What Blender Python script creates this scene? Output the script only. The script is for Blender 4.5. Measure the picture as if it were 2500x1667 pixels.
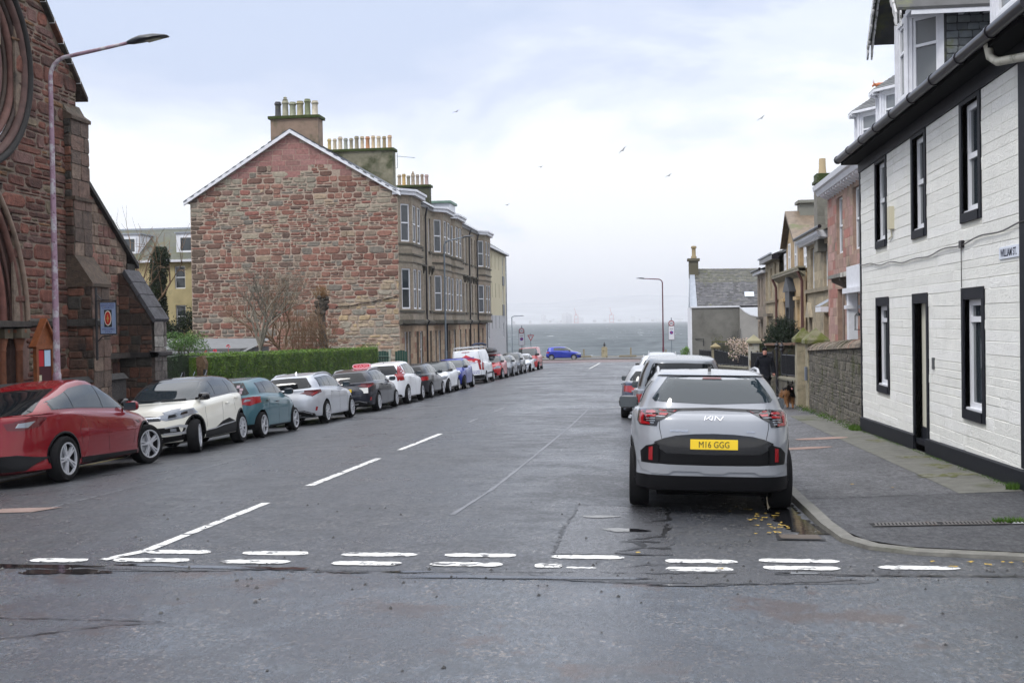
import bpy, bmesh, math, random
from mathutils import Vector, Matrix
from mathutils.bvhtree import BVHTree
R = math.radians
rnd = random.Random(7)
S = bpy.context.scene
C = S.collection
for _o in list(bpy.data.objects): bpy.data.objects.remove(_o)

# ---------------------------------------------------------------- camera, sky, sun, exposure
cam = bpy.data.cameras.new("camera"); camo = bpy.data.objects.new("camera", cam); C.objects.link(camo)
cam.sensor_width = 36.0; cam.lens = 40.0; cam.clip_start = .1; cam.clip_end = 30000
camo.matrix_world = Matrix(((0.99297969, 0.01372345, 0.11748619, 0), (0.11723772, 0.01769289, -0.99294626, 0),
                            (-0.01570532, 0.99974928, 0.01595977, 2.05), (0, 0, 0, 1)))
S.camera = camo
S.view_settings.view_transform = 'Standard'; S.view_settings.look = 'None'
S.view_settings.exposure = 0.0; S.view_settings.gamma = 1.0
S.view_settings.use_curve_mapping = False
SUN_EL, SUN_AZ = 48, 215          # soft light from behind the camera and to the left
HAZE = 2.0e-4

class NT:
    """small helper for node trees"""
    def __init__(s, tree): s.t = tree; s.t.nodes.clear()
    def n(s, typ, ins=None, **props):
        nd = s.t.nodes.new(typ)
        for k, v in props.items(): setattr(nd, k, v)
        for k, v in (ins or {}).items():
            sk = nd.inputs[k]
            if isinstance(v, bpy.types.NodeSocket): s.t.links.new(v, sk)
            else:
                if hasattr(sk.default_value, '__len__') and not hasattr(v, '__len__'): v = (v,)*len(sk.default_value)
                if hasattr(sk.default_value, '__len__') and len(sk.default_value) == 4 and len(v) == 3: v = tuple(v)+(1,)
                sk.default_value = v
        return nd
    def math(s, op, a, b=0.0, c=0.0, clamp=False):
        nd = s.n('ShaderNodeMath', {0: a, 1: b, 2: c}, operation=op, use_clamp=clamp); return nd.outputs[0]
    def mix(s, f, a, b, blend='MIX'):
        nd = s.n('ShaderNodeMix', {0: f, 6: a, 7: b}, data_type='RGBA', blend_type=blend, clamp_factor=True); return nd.outputs[2]
    def ramp(s, f, stops, interp='LINEAR'):
        nd = s.n('ShaderNodeValToRGB', {0: f}); cr = nd.color_ramp; cr.interpolation = interp
        while len(cr.elements) < len(stops): cr.elements.new(.5)
        for e, (p, c) in zip(cr.elements, stops):
            e.position = p; e.color = (c, c, c, 1) if not hasattr(c, '__len__') else (*c[:3], 1)
        return nd.outputs[0]
    def noise(s, vec, scale, detail=3, rough=.5, dist=0, out=0):
        return s.n('ShaderNodeTexNoise', {'Vector': vec, 'Scale': scale, 'Detail': detail, 'Roughness': rough, 'Distortion': dist}).outputs[out]
    def mapr(s, v, a, b, c, d, clamp=True):
        return s.n('ShaderNodeMapRange', {0: v, 1: a, 2: b, 3: c, 4: d}, clamp=clamp).outputs[0]

world = bpy.data.worlds.new("World"); S.world = world; world.use_nodes = True
w = NT(world.node_tree)
tc = w.n('ShaderNodeTexCoord').outputs['Generated']
sep = w.n('ShaderNodeSeparateXYZ', {0: tc})
zz = sep.outputs['Z']
sky = w.n('ShaderNodeTexSky', sky_type='NISHITA', sun_disc=False, sun_elevation=R(SUN_EL), sun_rotation=R(SUN_AZ), air_density=1.0, dust_density=2.0).outputs[0]
mp = w.n('ShaderNodeMapping', {'Vector': tc, 'Scale': (1.0, 1.0, 2.6), 'Location': (.37, .0, .55)}).outputs[0]
n1 = w.noise(mp, 2.6, 5, .52, .35)
n2 = w.noise(mp, 7.0, 4, .5, .2)
nn = w.math('ADD', w.math('MULTIPLY', n1, .8), w.math('MULTIPLY', n2, .2))
# the cloud deck: bright white low down, thinning to pale blue grey higher up
low = w.mapr(zz, .10, .26, 1.0, 0.0)
cover = w.math('ADD', w.mapr(nn, .36, .66, 0, .9), w.math('MULTIPLY', w.math('SUBTRACT', low, .5), 1.0))
cl = w.ramp(cover, [(0.0, (6.6, 7.7, 10.1)), (.25, (7.6, 8.5, 10.6)), (.48, (9.4, 10.2, 11.8)), (.74, (12.3, 12.5, 12.7))])
nd_ = [x for x in w.t.nodes if x.bl_idname == 'ShaderNodeValToRGB'][0]
nd_.color_ramp.interpolation = 'EASE'
haze = w.mapr(zz, 0.0, .09, 1.0, 0.0)
cl = w.mix(haze, cl, (11.2, 11.4, 12.3))
high = w.mapr(zz, .34, .75, 0.0, 1.0)
cl = w.mix(high, cl, (25.5, 25.8, 26.8))
allc = w.mix(.93, sky, cl)
bg = w.n('ShaderNodeBackground', {'Color': allc, 'Strength': .1})
w.n('ShaderNodeOutputWorld', {'Surface': bg.outputs[0]})

sl = bpy.data.lights.new("sun", 'SUN'); sl.energy = 1.7; sl.angle = R(14); sl.color = (1.0, .97, .92)
so = bpy.data.objects.new("sun", sl); C.objects.link(so)
sd = Vector((-math.cos(R(SUN_EL))*.62, -math.cos(R(SUN_EL))*.78, math.sin(R(SUN_EL))))
so.rotation_euler = sd.to_track_quat('Z', 'Y').to_euler(); so.location = (-20, -20, 40)

# ---------------------------------------------------------------- materials
MATS = {}
def M(name, col, rough=.7, metal=0, var=.0, vs=3.0, bump=0, bs=40.0, coat=0, spec=.5, attr=False, spots=None, emit=None, vdet=4, grime=None):
    """principled material: base colour, mottled by noise, noise bump. spots=(colour, scale, lo, hi) lays blotches of moss, dirt or wear."""
    if name in MATS: return MATS[name]
    m = bpy.data.materials.new(name); m.use_nodes = True; t = NT(m.node_tree)
    pos = t.n('ShaderNodeNewGeometry').outputs['Position'] if not name.startswith('car_') else t.n('ShaderNodeTexCoord').outputs['Object']
    if attr: c = t.n('ShaderNodeVertexColor', layer_name='Col').outputs[0]
    else: c = t.n('ShaderNodeRGB').outputs[0]; c.default_value = (*col, 1)
    if var:
        f = t.noise(pos, vs, vdet, .6)
        g = t.mapr(f, .3, .7, 1-var, 1+var)
        c = t.mix(1.0, c, t.n('ShaderNodeCombineXYZ', {0: g, 1: g, 2: g}).outputs[0], 'MULTIPLY')
    for sp in (spots or []):
        f = t.mapr(t.noise(pos, sp[1], 5, .65), sp[2], sp[3], 0, 1)
        c = t.mix(f, c, sp[0])
    p = t.n('ShaderNodeBsdfPrincipled', {'Base Color': c, 'Roughness': rough, 'Metallic': metal, 'Coat Weight': coat, 'Coat Roughness': .04, 'Specular IOR Level': spec})
    if emit: p.inputs['Emission Color'].default_value = (*emit[0], 1); p.inputs['Emission Strength'].default_value = emit[1]
    if bump:
        h = t.noise(pos, bs, 4, .6)
        b = t.n('ShaderNodeBump', {'Height': h, 'Strength': 1.0, 'Distance': bump}); t.t.links.new(b.outputs[0], p.inputs['Normal'])
    t.n('ShaderNodeOutputMaterial', {'Surface': p.outputs[0]})
    MATS[name] = m; return m

# ---------------------------------------------------------------- object helpers
def tag(o, label=None, cat=None, group=None, kind=None):
    if label: o['label'] = label
    if cat: o['category'] = cat
    if group: o['group'] = group
    if kind: o['kind'] = kind
    return o
def thing(name, label, cat, loc=(0, 0, 0), group=None):
    o = bpy.data.objects.new(name, None); C.objects.link(o); o.location = loc
    o.empty_display_size = .2
    return tag(o, label, cat, group)
def origin(p):
    v = Vector((0, 0, 0))
    while p: v = v + p.location; p = p.parent
    return v
class Fr:
    """a wall frame: origin, direction along the wall u, outward normal n, up z"""
    def __init__(s, O, u, n): s.O = Vector(O); s.u = Vector(u).normalized(); s.n = Vector(n).normalized()
    def p(s, u, d, z): return s.O + s.u*u + s.n*d + Vector((0, 0, z))
WF = Fr((0, 0, 0), (1, 0, 0), (0, 1, 0))
class MB:
    def __init__(s): s.v = []; s.f = []; s.m = []; s.c = []
    def add(s, vs, fs, m=0, c=(1, 1, 1)):
        b = len(s.v); s.v += [Vector(x) for x in vs]
        for f in fs: s.f.append([b+i for i in f]); s.m.append(m); s.c.append(c)
        return s
    def quad(s, p, q, r, t, m=0, c=(1, 1, 1)): return s.add([p, q, r, t], [(0, 1, 2, 3)], m, c)
    def box(s, x0, x1, y0, y1, z0, z1, m=0, c=(1, 1, 1), F=None):
        F = F or WF
        P = [F.p(x, y, z) for z in (z0, z1) for y in (y0, y1) for x in (x0, x1)]
        return s.add(P, [(0, 2, 3, 1), (4, 5, 7, 6), (0, 1, 5, 4), (2, 6, 7, 3), (0, 4, 6, 2), (1, 3, 7, 5)], m, c)
    def prism(s, poly, a, b, m=0, c=(1, 1, 1), F=None, axis='n'):
        """poly of (u,z) extruded along n (axis 'n'), of (d,z) along u ('u'), or of (u,d) along z ('z')"""
        F = F or WF
        def P(q, t):
            if axis == 'n': return F.p(q[0], t, q[1])
            if axis == 'u': return F.p(t, q[0], q[1])
            return F.p(q[0], q[1], t)
        n = len(poly); vs = [P(q, a) for q in poly]+[P(q, b) for q in poly]
        fs = [tuple(range(n))[::-1], tuple(range(n, 2*n))]+[(i, (i+1) % n, n+(i+1) % n, n+i) for i in range(n)]
        return s.add(vs, fs, m, c)
    def tube(s, pts, r, n=8, m=0, c=(1, 1, 1), cap=True):
        pts = [Vector(p) for p in pts]; rr = r if hasattr(r, '__len__') else [r]*len(pts)
        vs = []; N = len(pts); up = None
        for i, p in enumerate(pts):
            d = (pts[min(i+1, N-1)]-pts[max(i-1, 0)])
            if d.length < 1e-9: d = Vector((0, 0, 1))
            d.normalize()
            a = up if up is not None else (Vector((0, 0, 1)) if abs(d.z) < .9 else Vector((1, 0, 0)))
            x = d.cross(a)
            if x.length < 1e-4: x = d.cross(Vector((0, 1, 0)))
            x.normalize(); y = x.cross(d).normalized(); up = y
            for k in range(n):
                t = 2*math.pi*k/n; vs.append(p+(x*math.cos(t)+y*math.sin(t))*rr[i])
        fs = [(i*n+k, i*n+(k+1) % n, (i+1)*n+(k+1) % n, (i+1)*n+k) for i in range(N-1) for k in range(n)]
        if cap: fs += [tuple(range(n))[::-1], tuple(range((N-1)*n, N*n))]
        return s.add(vs, fs, m, c)
    def lathe(s, prof, o=(0, 0, 0), n=16, m=0, c=(1, 1, 1), ax='z', cap=True):
        o = Vector(o); vs = []
        for r, h in prof:
            for k in range(n):
                t = 2*math.pi*k/n
                if ax == 'z': vs.append(o+Vector((r*math.cos(t), r*math.sin(t), h)))
                elif ax == 'x': vs.append(o+Vector((h, r*math.cos(t), r*math.sin(t))))
                else: vs.append(o+Vector((r*math.cos(t), h, r*math.sin(t))))
        fs = [(i*n+k, i*n+(k+1) % n, (i+1)*n+(k+1) % n, (i+1)*n+k) for i in range(len(prof)-1) for k in range(n)]
        if cap: fs += [tuple(range(n))[::-1], tuple(range((len(prof)-1)*n, len(prof)*n))]
        return s.add(vs, fs, m, c)
    def join(s, o):
        b = len(s.v); s.v += o.v; s.f += [[b+i for i in f] for f in o.f]; s.m += o.m; s.c += o.c; return s
    def build(s, name, mats, parent=None, smooth=False, label=None, cat=None, group=None, kind=None, bevel=0, loc=None):
        mats = mats if isinstance(mats, (list, tuple)) else [mats]
        me = bpy.data.meshes.new(name)
        O = origin(parent) if parent else (Vector(loc) if loc else Vector((0, 0, 0)))
        me.from_pydata([v-O for v in s.v], [], s.f)
        for m in mats: me.materials.append(m)
        me.polygons.foreach_set('material_index', s.m)
        if any(m.name in ATTR for m in mats):
            at = me.color_attributes.new('Col', 'FLOAT_COLOR', 'CORNER')
            cc = []
            for f, c in zip(s.f, s.c): cc += [*c[:3], 1.0]*len(f)
            at.data.foreach_set('color', cc)
        me.update()
        bm = bmesh.new(); bm.from_mesh(me); bmesh.ops.recalc_face_normals(bm, faces=bm.faces) if s.recalc else None
        bm.to_mesh(me); bm.free()
        if smooth: me.shade_smooth()
        o = bpy.data.objects.new(name, me); C.objects.link(o)
        if parent: o.parent = parent
        elif loc: o.location = loc
        if bevel:
            bv = o.modifiers.new('bevel', 'BEVEL'); bv.width = bevel; bv.segments = 2; bv.limit_method = 'ANGLE'
        return tag(o, label, cat, group, kind)
    recalc = True
ATTR = set()
def MA(name, **k):
    m = M(name, (1, 1, 1), attr=True, **k); ATTR.add(name); return m
def autosmooth(o, ang=35):
    me = o.data; me.shade_smooth(); bm = bmesh.new(); bm.from_mesh(me)
    for e in bm.edges:
        if len(e.link_faces) == 2 and e.calc_face_angle(0) > R(ang): e.smooth = False
    bm.to_mesh(me); bm.free()
def text_mb(txt, size, place, depth=.004, m=0, fit=None, c=(1, 1, 1), bold=0.0, align='CENTER'):
    """text outline as mesh; place(u,v,d) -> world point; centred on the origin, fit = (width, height)"""
    cu = bpy.data.curves.new('t', 'FONT'); cu.body = txt; cu.size = size; cu.align_x = align; cu.align_y = 'CENTER'; cu.offset = bold; cu.extrude = depth/2; cu.resolution_u = 3
    ob = bpy.data.objects.new('t', cu); C.objects.link(ob)
    bpy.context.view_layer.update()
    me = bpy.data.meshes.new_from_object(ob.evaluated_get(bpy.context.evaluated_depsgraph_get()))
    vs = [v.co.copy() for v in me.vertices]; fs = [tuple(p.vertices) for p in me.polygons]
    bpy.data.objects.remove(ob); bpy.data.curves.remove(cu); bpy.data.meshes.remove(me)
    mb = MB()
    if not vs: return mb
    x0, x1 = min(v.x for v in vs), max(v.x for v in vs); y0, y1 = min(v.y for v in vs), max(v.y for v in vs)
    sx = sy = 1
    if fit: sx = fit[0]/(x1-x0); sy = fit[1]/(y1-y0)
    cx = (x0+x1)/2 if align == 'CENTER' else 0
    mb.add([place((v.x-cx)*sx, (v.y-(y0+y1)/2)*sy, v.z+depth/2) for v in vs], fs, m, c)
    return mb
def copy_tree(o, loc=None, rz=None, label=None, parent=None):
    c = o.copy(); C.objects.link(c)
    if parent: c.parent = parent
    for ch in [x for x in bpy.data.objects if x.parent == o]: copy_tree(ch, parent=c)
    if loc is not None: c.location = loc
    if rz is not None: c.rotation_euler.z = rz
    if label: c['label'] = label
    return c
def lerp(a, b, t): return a+(b-a)*t
def interp(tab, x):
    if x <= tab[0][0]: return tab[0][1]
    for (a, p), (b, q) in zip(tab, tab[1:]):
        if x <= b: return lerp(p, q, (x-a)/(b-a))
    return tab[-1][1]

# ---------------------------------------------------------------- ground
ZC = [(-20, .06), (0, .02), (9.5, 0), (13.5, -.11), (19.4, -.27), (25.4, -.43), (31.3, -.58), (37.6, -.73), (45, -.88), (52, -1.0), (64, -1.2), (75, -1.4), (88, -1.65), (96, -1.8), (108, -1.98), (120, -2.1), (400, -2.1)]
def zg(x, y):
    cam_ = min(1, max(0, (y-9)/7)) * min(1, max(0, (116-y)/8)); d = min(abs(x+4.67), 6.4)/6.4
    return interp(ZC, y) - cam_*(.25 if x < -4.67 else .10)*d*d
KL, KR = -11.1, 1.75                       # kerb lines
def frange(a, b, st):
    n = max(1, round(abs((b-a)/st))); return [a+(b-a)*i/n for i in range(n+1)]
def sheet(name, xs, ys, zf, mat, label=None, kind='structure', skirt=0, xmap=None, parent=None):
    mb = MB(); nx = len(xs)
    for y in ys:
        for x in xs:
            X = xmap(x, y) if xmap else x
            mb.v.append(Vector((X, y, zf(X, y))))
    for j in range(len(ys)-1):
        for i in range(nx-1):
            a = j*nx+i; mb.f.append([a, a+1, a+nx+1, a+nx]); mb.m.append(0); mb.c.append((1, 1, 1))
    return mb.build(name, mat, parent=parent, smooth=True, kind=kind, label=label)
# ---------------------------------------------------------------- ground materials
def road_mat(name, base, worn, wet=.5, agg=.5, tint=(.2, .19, .18), fore=False, r0=.30, r1=.62):
    m = bpy.data.materials.new(name); m.use_nodes = True; t = NT(m.node_tree)
    pos = t.n('ShaderNodeNewGeometry').outputs['Position']
    big = t.noise(pos, .35, 5, .6, .4); mid = t.noise(pos, 2.2, 5, .6); fine = t.noise(pos, 42, 4, .75)
    st = t.n('ShaderNodeMapping', {'Vector': pos, 'Scale': (1.6, .12, 1)}).outputs[0]   # tyre tracks run along the street
    trk = t.noise(st, 1.1, 3, .5)
    c = t.mix(t.mapr(big, .35, .65, 0, 1), base, worn)
    c = t.mix(t.math('MULTIPLY', t.mapr(trk, .42, .68, 0, 1), 0 if fore else .5), c, [x*.72 for x in base])
    sp = t.n('ShaderNodeTexVoronoi', {'Vector': pos, 'Scale': 48}, feature='F1').outputs['Color']
    spv = t.n('ShaderNodeSeparateColor', {0: sp}).outputs[0]
    stone = t.math('MULTIPLY', t.mapr(spv, .80, .86, 0, 1), t.mapr(mid, .4, .62, .15, 1))
    c = t.mix(t.math('MULTIPLY', stone, agg), c, tint)
    c = t.mix(t.mapr(fine, .36, .60, .62, 0), c, (.010, .010, .012))
    gr = t.mapr(t.noise(t.n('ShaderNodeMapping', {'Vector': pos, 'Scale': (1, .45, 1)}).outputs[0], 17, 6, .85), .34, .66, .38, 1.65)
    c = t.mix(1.0, c, t.n('ShaderNodeCombineXYZ', {0: gr, 1: gr, 2: gr}).outputs[0], 'MULTIPLY')
    if fore:   # reddish worn patches in the old surface
        red = t.mapr(t.noise(pos, .7, 7, .72), .54, .60, 0, .8)
        c = t.mix(red, c, (.055, .036, .032))
        c = t.mix(t.mapr(t.noise(pos, .42, 6, .7, .5), .50, .53, 0, .45), c, (.03, .033, .042))
    wetm = t.mapr(t.math('ADD', t.math('MULTIPLY', big, .6), t.math('MULTIPLY', mid, .4)), .40, .62, 0, 1)
    ro = t.math('ADD', t.math('MULTIPLY', wetm, r0-r1), r1)
    ro = t.math('ADD', ro, t.mapr(gr, .38, 1.65, .12, -.12))
    p = t.n('ShaderNodeBsdfPrincipled', {'Base Color': c, 'Roughness': ro, 'Specular IOR Level': wet})
    h = t.math('ADD', t.math('MULTIPLY', fine, .9), t.math('MULTIPLY', t.noise(pos, 130, 2, .5), .5))
    b = t.n('ShaderNodeBump', {'Height': h, 'Strength': 1.0, 'Distance': .007})
    b2 = t.n('ShaderNodeBump', {'Height': mid, 'Strength': .5, 'Distance': .008, 'Normal': b.outputs[0]})
    t.t.links.new(b2.outputs[0], p.inputs['Normal'])
    t.n('ShaderNodeOutputMaterial', {'Surface': p.outputs[0]}); MATS[name] = m
    return m
m_road = road_mat('road_asphalt', (.026, .029, .036), (.046, .051, .062), wet=.75, agg=.8, r0=.24, r1=.52)
m_cross = road_mat('junction_asphalt', (.042, .051, .064), (.082, .098, .122), wet=1.0, agg=.8, tint=(.24, .21, .19), fore=True, r0=.09, r1=.36)
m_patch = road_mat('patch_asphalt', (.045, .046, .052), (.06, .062, .07), wet=.8, agg=.2, r0=.2, r1=.38)
m_pave = road_mat('pavement_asphalt', (.075, .076, .082), (.10, .10, .108), wet=.5, agg=.35, r0=.4, r1=.7)
m_apron = road_mat('apron_asphalt', (.036, .037, .042), (.05, .051, .058), wet=.5, agg=.3, r0=.38, r1=.6)
m_redroad = road_mat('red_asphalt', (.14, .085, .08), (.16, .10, .095), wet=.5, agg=.3, r0=.4, r1=.65)
m_kerb = M('kerb_concrete', (.13, .125, .11), .6, var=.3, vs=6, bump=.004, bs=60, spots=[((.05, .055, .03), 3.0, .55, .7)])
m_conc = M('pavement_concrete', (.115, .113, .097), .75, var=.25, vs=5, bump=.004, bs=90, spots=[((.055, .06, .022), 1.4, .53, .66)])
m_water = M('puddle_water', (.012, .012, .014), .03, spec=.6, bump=.0006, bs=9)
m_paint = M('road_paint', (.60, .60, .585), .6, var=.2, vs=25, bump=.003, bs=90, spots=[((.09, .09, .095), 6.0, .56, .60), ((.16, .155, .15), 30.0, .58, .66)])
m_worn = M('worn_road_paint', (.30, .31, .33), .6, spots=[((.07, .07, .08), 14.0, .42, .56)])
m_seam = M('road_seam', (.14, .145, .16), .5, spots=[((.07, .07, .08), 6.0, .5, .7)])

land = sheet('ground', [-400, -60, -30, -15, -11, 2, 5, 15, 30, 60, 400], [-60, -20, 0]+frange(9, 128, 4.0)+[134], lambda x, y: zg(x, y)-.06 if y < 140 else -2.3, M('ground_soil', (.07, .065, .045), .9, var=.3), kind='structure')
JX = 9.25
xs_road = [KL+.0, -10.4, -9.7, -9, -8, -7, -6, -5, -4.67, -4, -3, -2, -1, 0, .6, 1.2, 1.75]
def kerb_x(x, y):   # the right kerb sweeps away into the side road
    if x >= 1.7 and y < 12.4:
        return interp([(9.2, 4.4), (10.05, 3.3), (10.3, 2.33), (10.6, 1.97), (11.07, 1.80), (12.4, 1.75)], y)
    return x
road = sheet('road', xs_road, [JX, 9.6, 10, 10.3, 10.6, 11.07, 11.6, 12.4]+frange(13, 116, .8), lambda x, y: zg(x, y), m_road, xmap=kerb_x)
cross = sheet('junction_road', frange(-60, 60, 2.0), [-20, -8, -2, 0, 2, 4, 6, 8, 9.0, JX], lambda x, y: zg(x, y)+.001, m_cross)
sea_road = sheet('seafront_road', frange(-120, 120, 5), [115.2, 118, 121, 125.5], lambda x, y: interp([(116, zg(0, 116)+.004), (121, -2.1)], y), m_redroad)
# ragged joint between the two surfaces
def strip(name, pts, wd, mat, dz=.004, kind='structure', label=None, step=.4, jit=0, parent=None):
    P = [Vector((p[0], p[1], 0)) for p in pts]; out = []
    for a, b in zip(P, P[1:]):
        n = max(1, int((b-a).length/step))
        out += [a.lerp(b, i/n) for i in range(n)]
    out.append(P[-1]); mb = MB(); vs = []
    for i, p in enumerate(out):
        d = (out[min(i+1, len(out)-1)]-out[max(i-1, 0)]).normalized(); nrm = Vector((-d.y, d.x, 0))
        ww = wd*(1+rnd.uniform(-jit, jit)); q0 = p-nrm*ww/2; q1 = p+nrm*ww/2
        vs += [(q0.x, q0.y, zg(q0.x, q0.y)+dz), (q1.x, q1.y, zg(q1.x, q1.y)+dz)]
    mb.add(vs, [(2*i, 2*i+1, 2*i+3, 2*i+2) for i in range(len(out)-1)])
    return mb.build(name, mat, kind=kind, label=label, parent=parent) if name else mb
def blob(name, cx, cy, rx, ry, mat, dz=.005, seed=1, rough=.25, n=40, ang=0, kind='structure', zf=None, spikes=0):
    r_ = random.Random(seed); ph = [r_.uniform(0, 6.28) for _ in range(7)]; vs = [(cx, cy)]
    for k in range(n):
        t = 2*math.pi*k/n; q = 1+rough*sum(math.sin((i+1)*t+ph[i])/(i+1)**.8 for i in range(7))*.5+r_.uniform(-spikes, spikes)
        x, y = rx*q*math.cos(t), ry*q*math.sin(t)
        vs.append((cx+x*math.cos(ang)-y*math.sin(ang), cy+x*math.sin(ang)+y*math.cos(ang)))
    zf = zf or zg
    # rings so that it follows the ground
    V = []; 
    for ring in (.33, .66, 1.0):
        for (x, y) in vs[1:]:
            X, Y = lerp(cx, x, ring), lerp(cy, y, ring); V.append((X, Y, zf(X, Y)+dz))
    mb = MB(); mb.add([(cx, cy, zf(cx, cy)+dz)]+V, [(0, 1+k, 1+(k+1) % n) for k in range(n)]+[(1+r2*n+k, 1+(r2+1)*n+k, 1+(r2+1)*n+(k+1) % n, 1+r2*n+(k+1) % n) for r2 in (0, 1) for k in range(n)])
    return mb.build(name, mat, kind=kind) if name else mb
# white give-way lines: two rows of 0.6 m marks, worn at the ends
def mark(mb, x0, x1, yc_, wd, seed, dz=.005):
    r_ = random.Random(seed); n = 14; top = []; bot = []
    for i in range(n+1):
        x = lerp(x0, x1, i/n); e = min(1, .35+min(i, n-i)*.5)
        top.append((x+r_.uniform(-.01, .01), yc_+wd/2*e+r_.uniform(-.02, .014))); bot.append((x+r_.uniform(-.008, .008), yc_-wd/2*e+r_.uniform(-.01, .01)))
    V = [(x, y, zg(x, y)+dz) for p in zip(top, bot) for x, y in p]
    mb.add(V, [(2*i, 2*i+1, 2*i+3, 2*i+2) for i in range(n)])
gw = MB()
for i, (a, b) in enumerate([(-4.62, -4.01), (-3.7, -3.08), (-2.76, -2.08), (-1.82, -1.19), (-.87, -.22), (.13, .74), (.93, 1.61)]): mark(gw, a, b, [10.05, 10.03, 10.01, 10.03, 10.0, 9.85, 9.93][i], .185, i)
for i, (a, b, y) in enumerate([(-5.51, -4.97, 9.58), (-4.75, -4.05, 9.63), (-3.74, -3.12, 9.6), (-2.74, -2.13, 9.58), (-1.87, -1.24, 9.58), (-.97, -.73, 9.56), (.13, .68, 9.48), (.93, 1.56, 9.58), (1.88, 2.52, 9.65)]): mark(gw, a, b, y, .18, 20+i)
mark(gw, -.70, -.45, 9.48, .06, 77); mark(gw, -6.4, -5.85, 9.56, .14, 55)
gw.build('give_way_line', m_paint, kind='structure')
def dash(a, b, wd=.12): return strip(None, [a, b], wd, None, dz=.005, jit=.1, step=.25)
cl_ = MB()
cl_.join(dash((-4.85, 9.62), (-4.66, 10.1), .12)).join(dash((-4.66, 10.1), (-4.67, 13.5), .11))
for a, b in ((15.3, 19.4), (21.1, 25.4)): cl_.join(dash((-4.67, a), (-4.67, b)))
cl_.join(dash((-4.67, 92), (-4.67, 114), .12))
cl_.build('centre_line', m_paint, kind='structure')
fl = MB()
for a, b in ((29.4, 31.3), (34.2, 37.5)): fl.join(dash((-4.67, a), (-4.67, b), .07))
fl.join(dash((-7.3, 12.5), (-7.3, 27.0), .018))
fl.build('faded_centre_line', m_worn, kind='structure')
strip('road_seam_line', [(-2.2, 12.6), (-2.08, 15), (-2.0, 20), (-1.9, 28), (-1.85, 40), (-1.85, 60), (-1.85, 88)], .05, m_seam, dz=.004, jit=.35)
bm_ = MB()   # bay markings near the bottom of the street
for y in (77, 83, 90): bm_.join(dash((-8.6, y), (-6.7, y+.1), .3))
for y in (37.5, 42.5): bm_.join(dash((-1.2, y), (-.35, y), .14))
for i in range(9): bm_.join(dash((-10.2+i*1.55, 117.5), (-9.3+i*1.55, 117.5), .2))
bm_.join(dash((-7.6, 113.2), (-6.6, 110.8), .16)).join(dash((-5.6, 113.2), (-6.6, 110.8), .16)).join(dash((-7.6, 113.2), (-5.6, 113.2), .16))
bm_.build('bay_marking', m_paint, kind='structure')
# repaired trench, cracks, puddles
def patch(name, x0, x1, y0, y1, mat, seed=3, dz=.003):
    r_ = random.Random(seed); n = 16; L = []; Rr = []
    for i in range(n+1):
        y = lerp(y0, y1, i/n); L.append((x0+r_.uniform(-.03, .03)+.02*i/n, y)); Rr.append((x1+r_.uniform(-.06, .06), y))
    mb = MB(); V = []
    for a, b in zip(L, Rr):
        for k in range(5): x = lerp(a[0], b[0], k/4); V.append((x, a[1], zg(x, a[1])+dz))
    mb.add(V, [(i*5+k, i*5+k+1, (i+1)*5+k+1, (i+1)*5+k) for i in range(n) for k in range(4)])
    return mb.build(name, mat, kind='structure')
patch('road_patch', -.86, .20, 10.15, 13.55, m_patch)
blob('road_patch', .35, 9.25, 1.65, .30, m_patch, dz=.0035, seed=5, rough=.3)
blob('road_patch', -4.3, 9.27, 1.15, .13, m_patch, dz=.0045, seed=15, rough=.3)
m_crack = M('tar_crack', (.010, .010, .011), .35)
def crack(pts, wd, seed, name='road_crack'):
    r_ = random.Random(seed); P = []
    for a, b in zip(pts, pts[1:]):
        n = max(2, int(math.dist(a, b)/.06))
        for i in range(n): P.append((lerp(a[0], b[0], i/n)+r_.uniform(-.025, .025), lerp(a[1], b[1], i/n)+r_.uniform(-.02, .02)))
    P.append(pts[-1]); return strip(None, P, wd, None, dz=.007, jit=.9, step=.05)
cr = MB()
for i, (p, wd) in enumerate([([(-.86, 10.2), (-.88, 11.6), (-.84, 13.5)], .022), ([(-.86, 13.55), (.2, 13.6)], .03), ([(.2, 13.5), (.22, 12.4), (-.05, 12.2)], .035), ([(.2, 12.1), (.12, 11.2), (-.2, 11.0), (-.05, 10.6), (-.3, 10.25), (.05, 10.1)], .05), ([(-.25, 10.9), (.1, 10.85)], .05), ([(-.1, 10.5), (.2, 10.5)], .06), ([(-1.0, 9.2), (-.6, 8.98), (.2, 8.92), (.9, 8.94), (1.6, 9.1)], .022), ([(-.25, 9.5), (0, 9.66), (.4, 9.62)], .02), ([(-.4, 9.3), (.1, 9.28), (.7, 9.33)], .018), ([(-5.0, 9.31), (-4.2, 9.18), (-3.7, 9.2)], .025), ([(-3.0, 9.22), (-2.3, 9.2)], .028), ([(-3.7, 9.27), (-1.0, 9.27), (-.6, 9.3)], .014), ([(1.0, 9.3), (3.2, 9.32)], .03), ([(-4.4, 7.0), (-3.7, 7.45), (-3.35, 7.55)], .02), ([(-6, 7.7), (-4.4, 7.6), (-3.4, 7.58)], .012)]):
    cr.join(crack(p, wd, i))
r_ = random.Random(4)
for i in range(230):   # loose chippings
    x, y = (r_.uniform(-6.5, 4), r_.gauss(9.2, .25)) if i < 120 else (r_.uniform(-6, 3.5), r_.uniform(5.3, 14))
    q = r_.uniform(.006, .017); z = zg(x, y)+.004
    cr.add([(x-q, y-q, z), (x+q, y-q*.7, z), (x+q*.8, y+q, z), (x-q*.7, y+q*.8, z), (x, y, z+q)], [(0, 1, 4), (1, 2, 4), (2, 3, 4), (3, 0, 4)])
cr.build('road_crack', m_crack, kind='structure')
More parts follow.
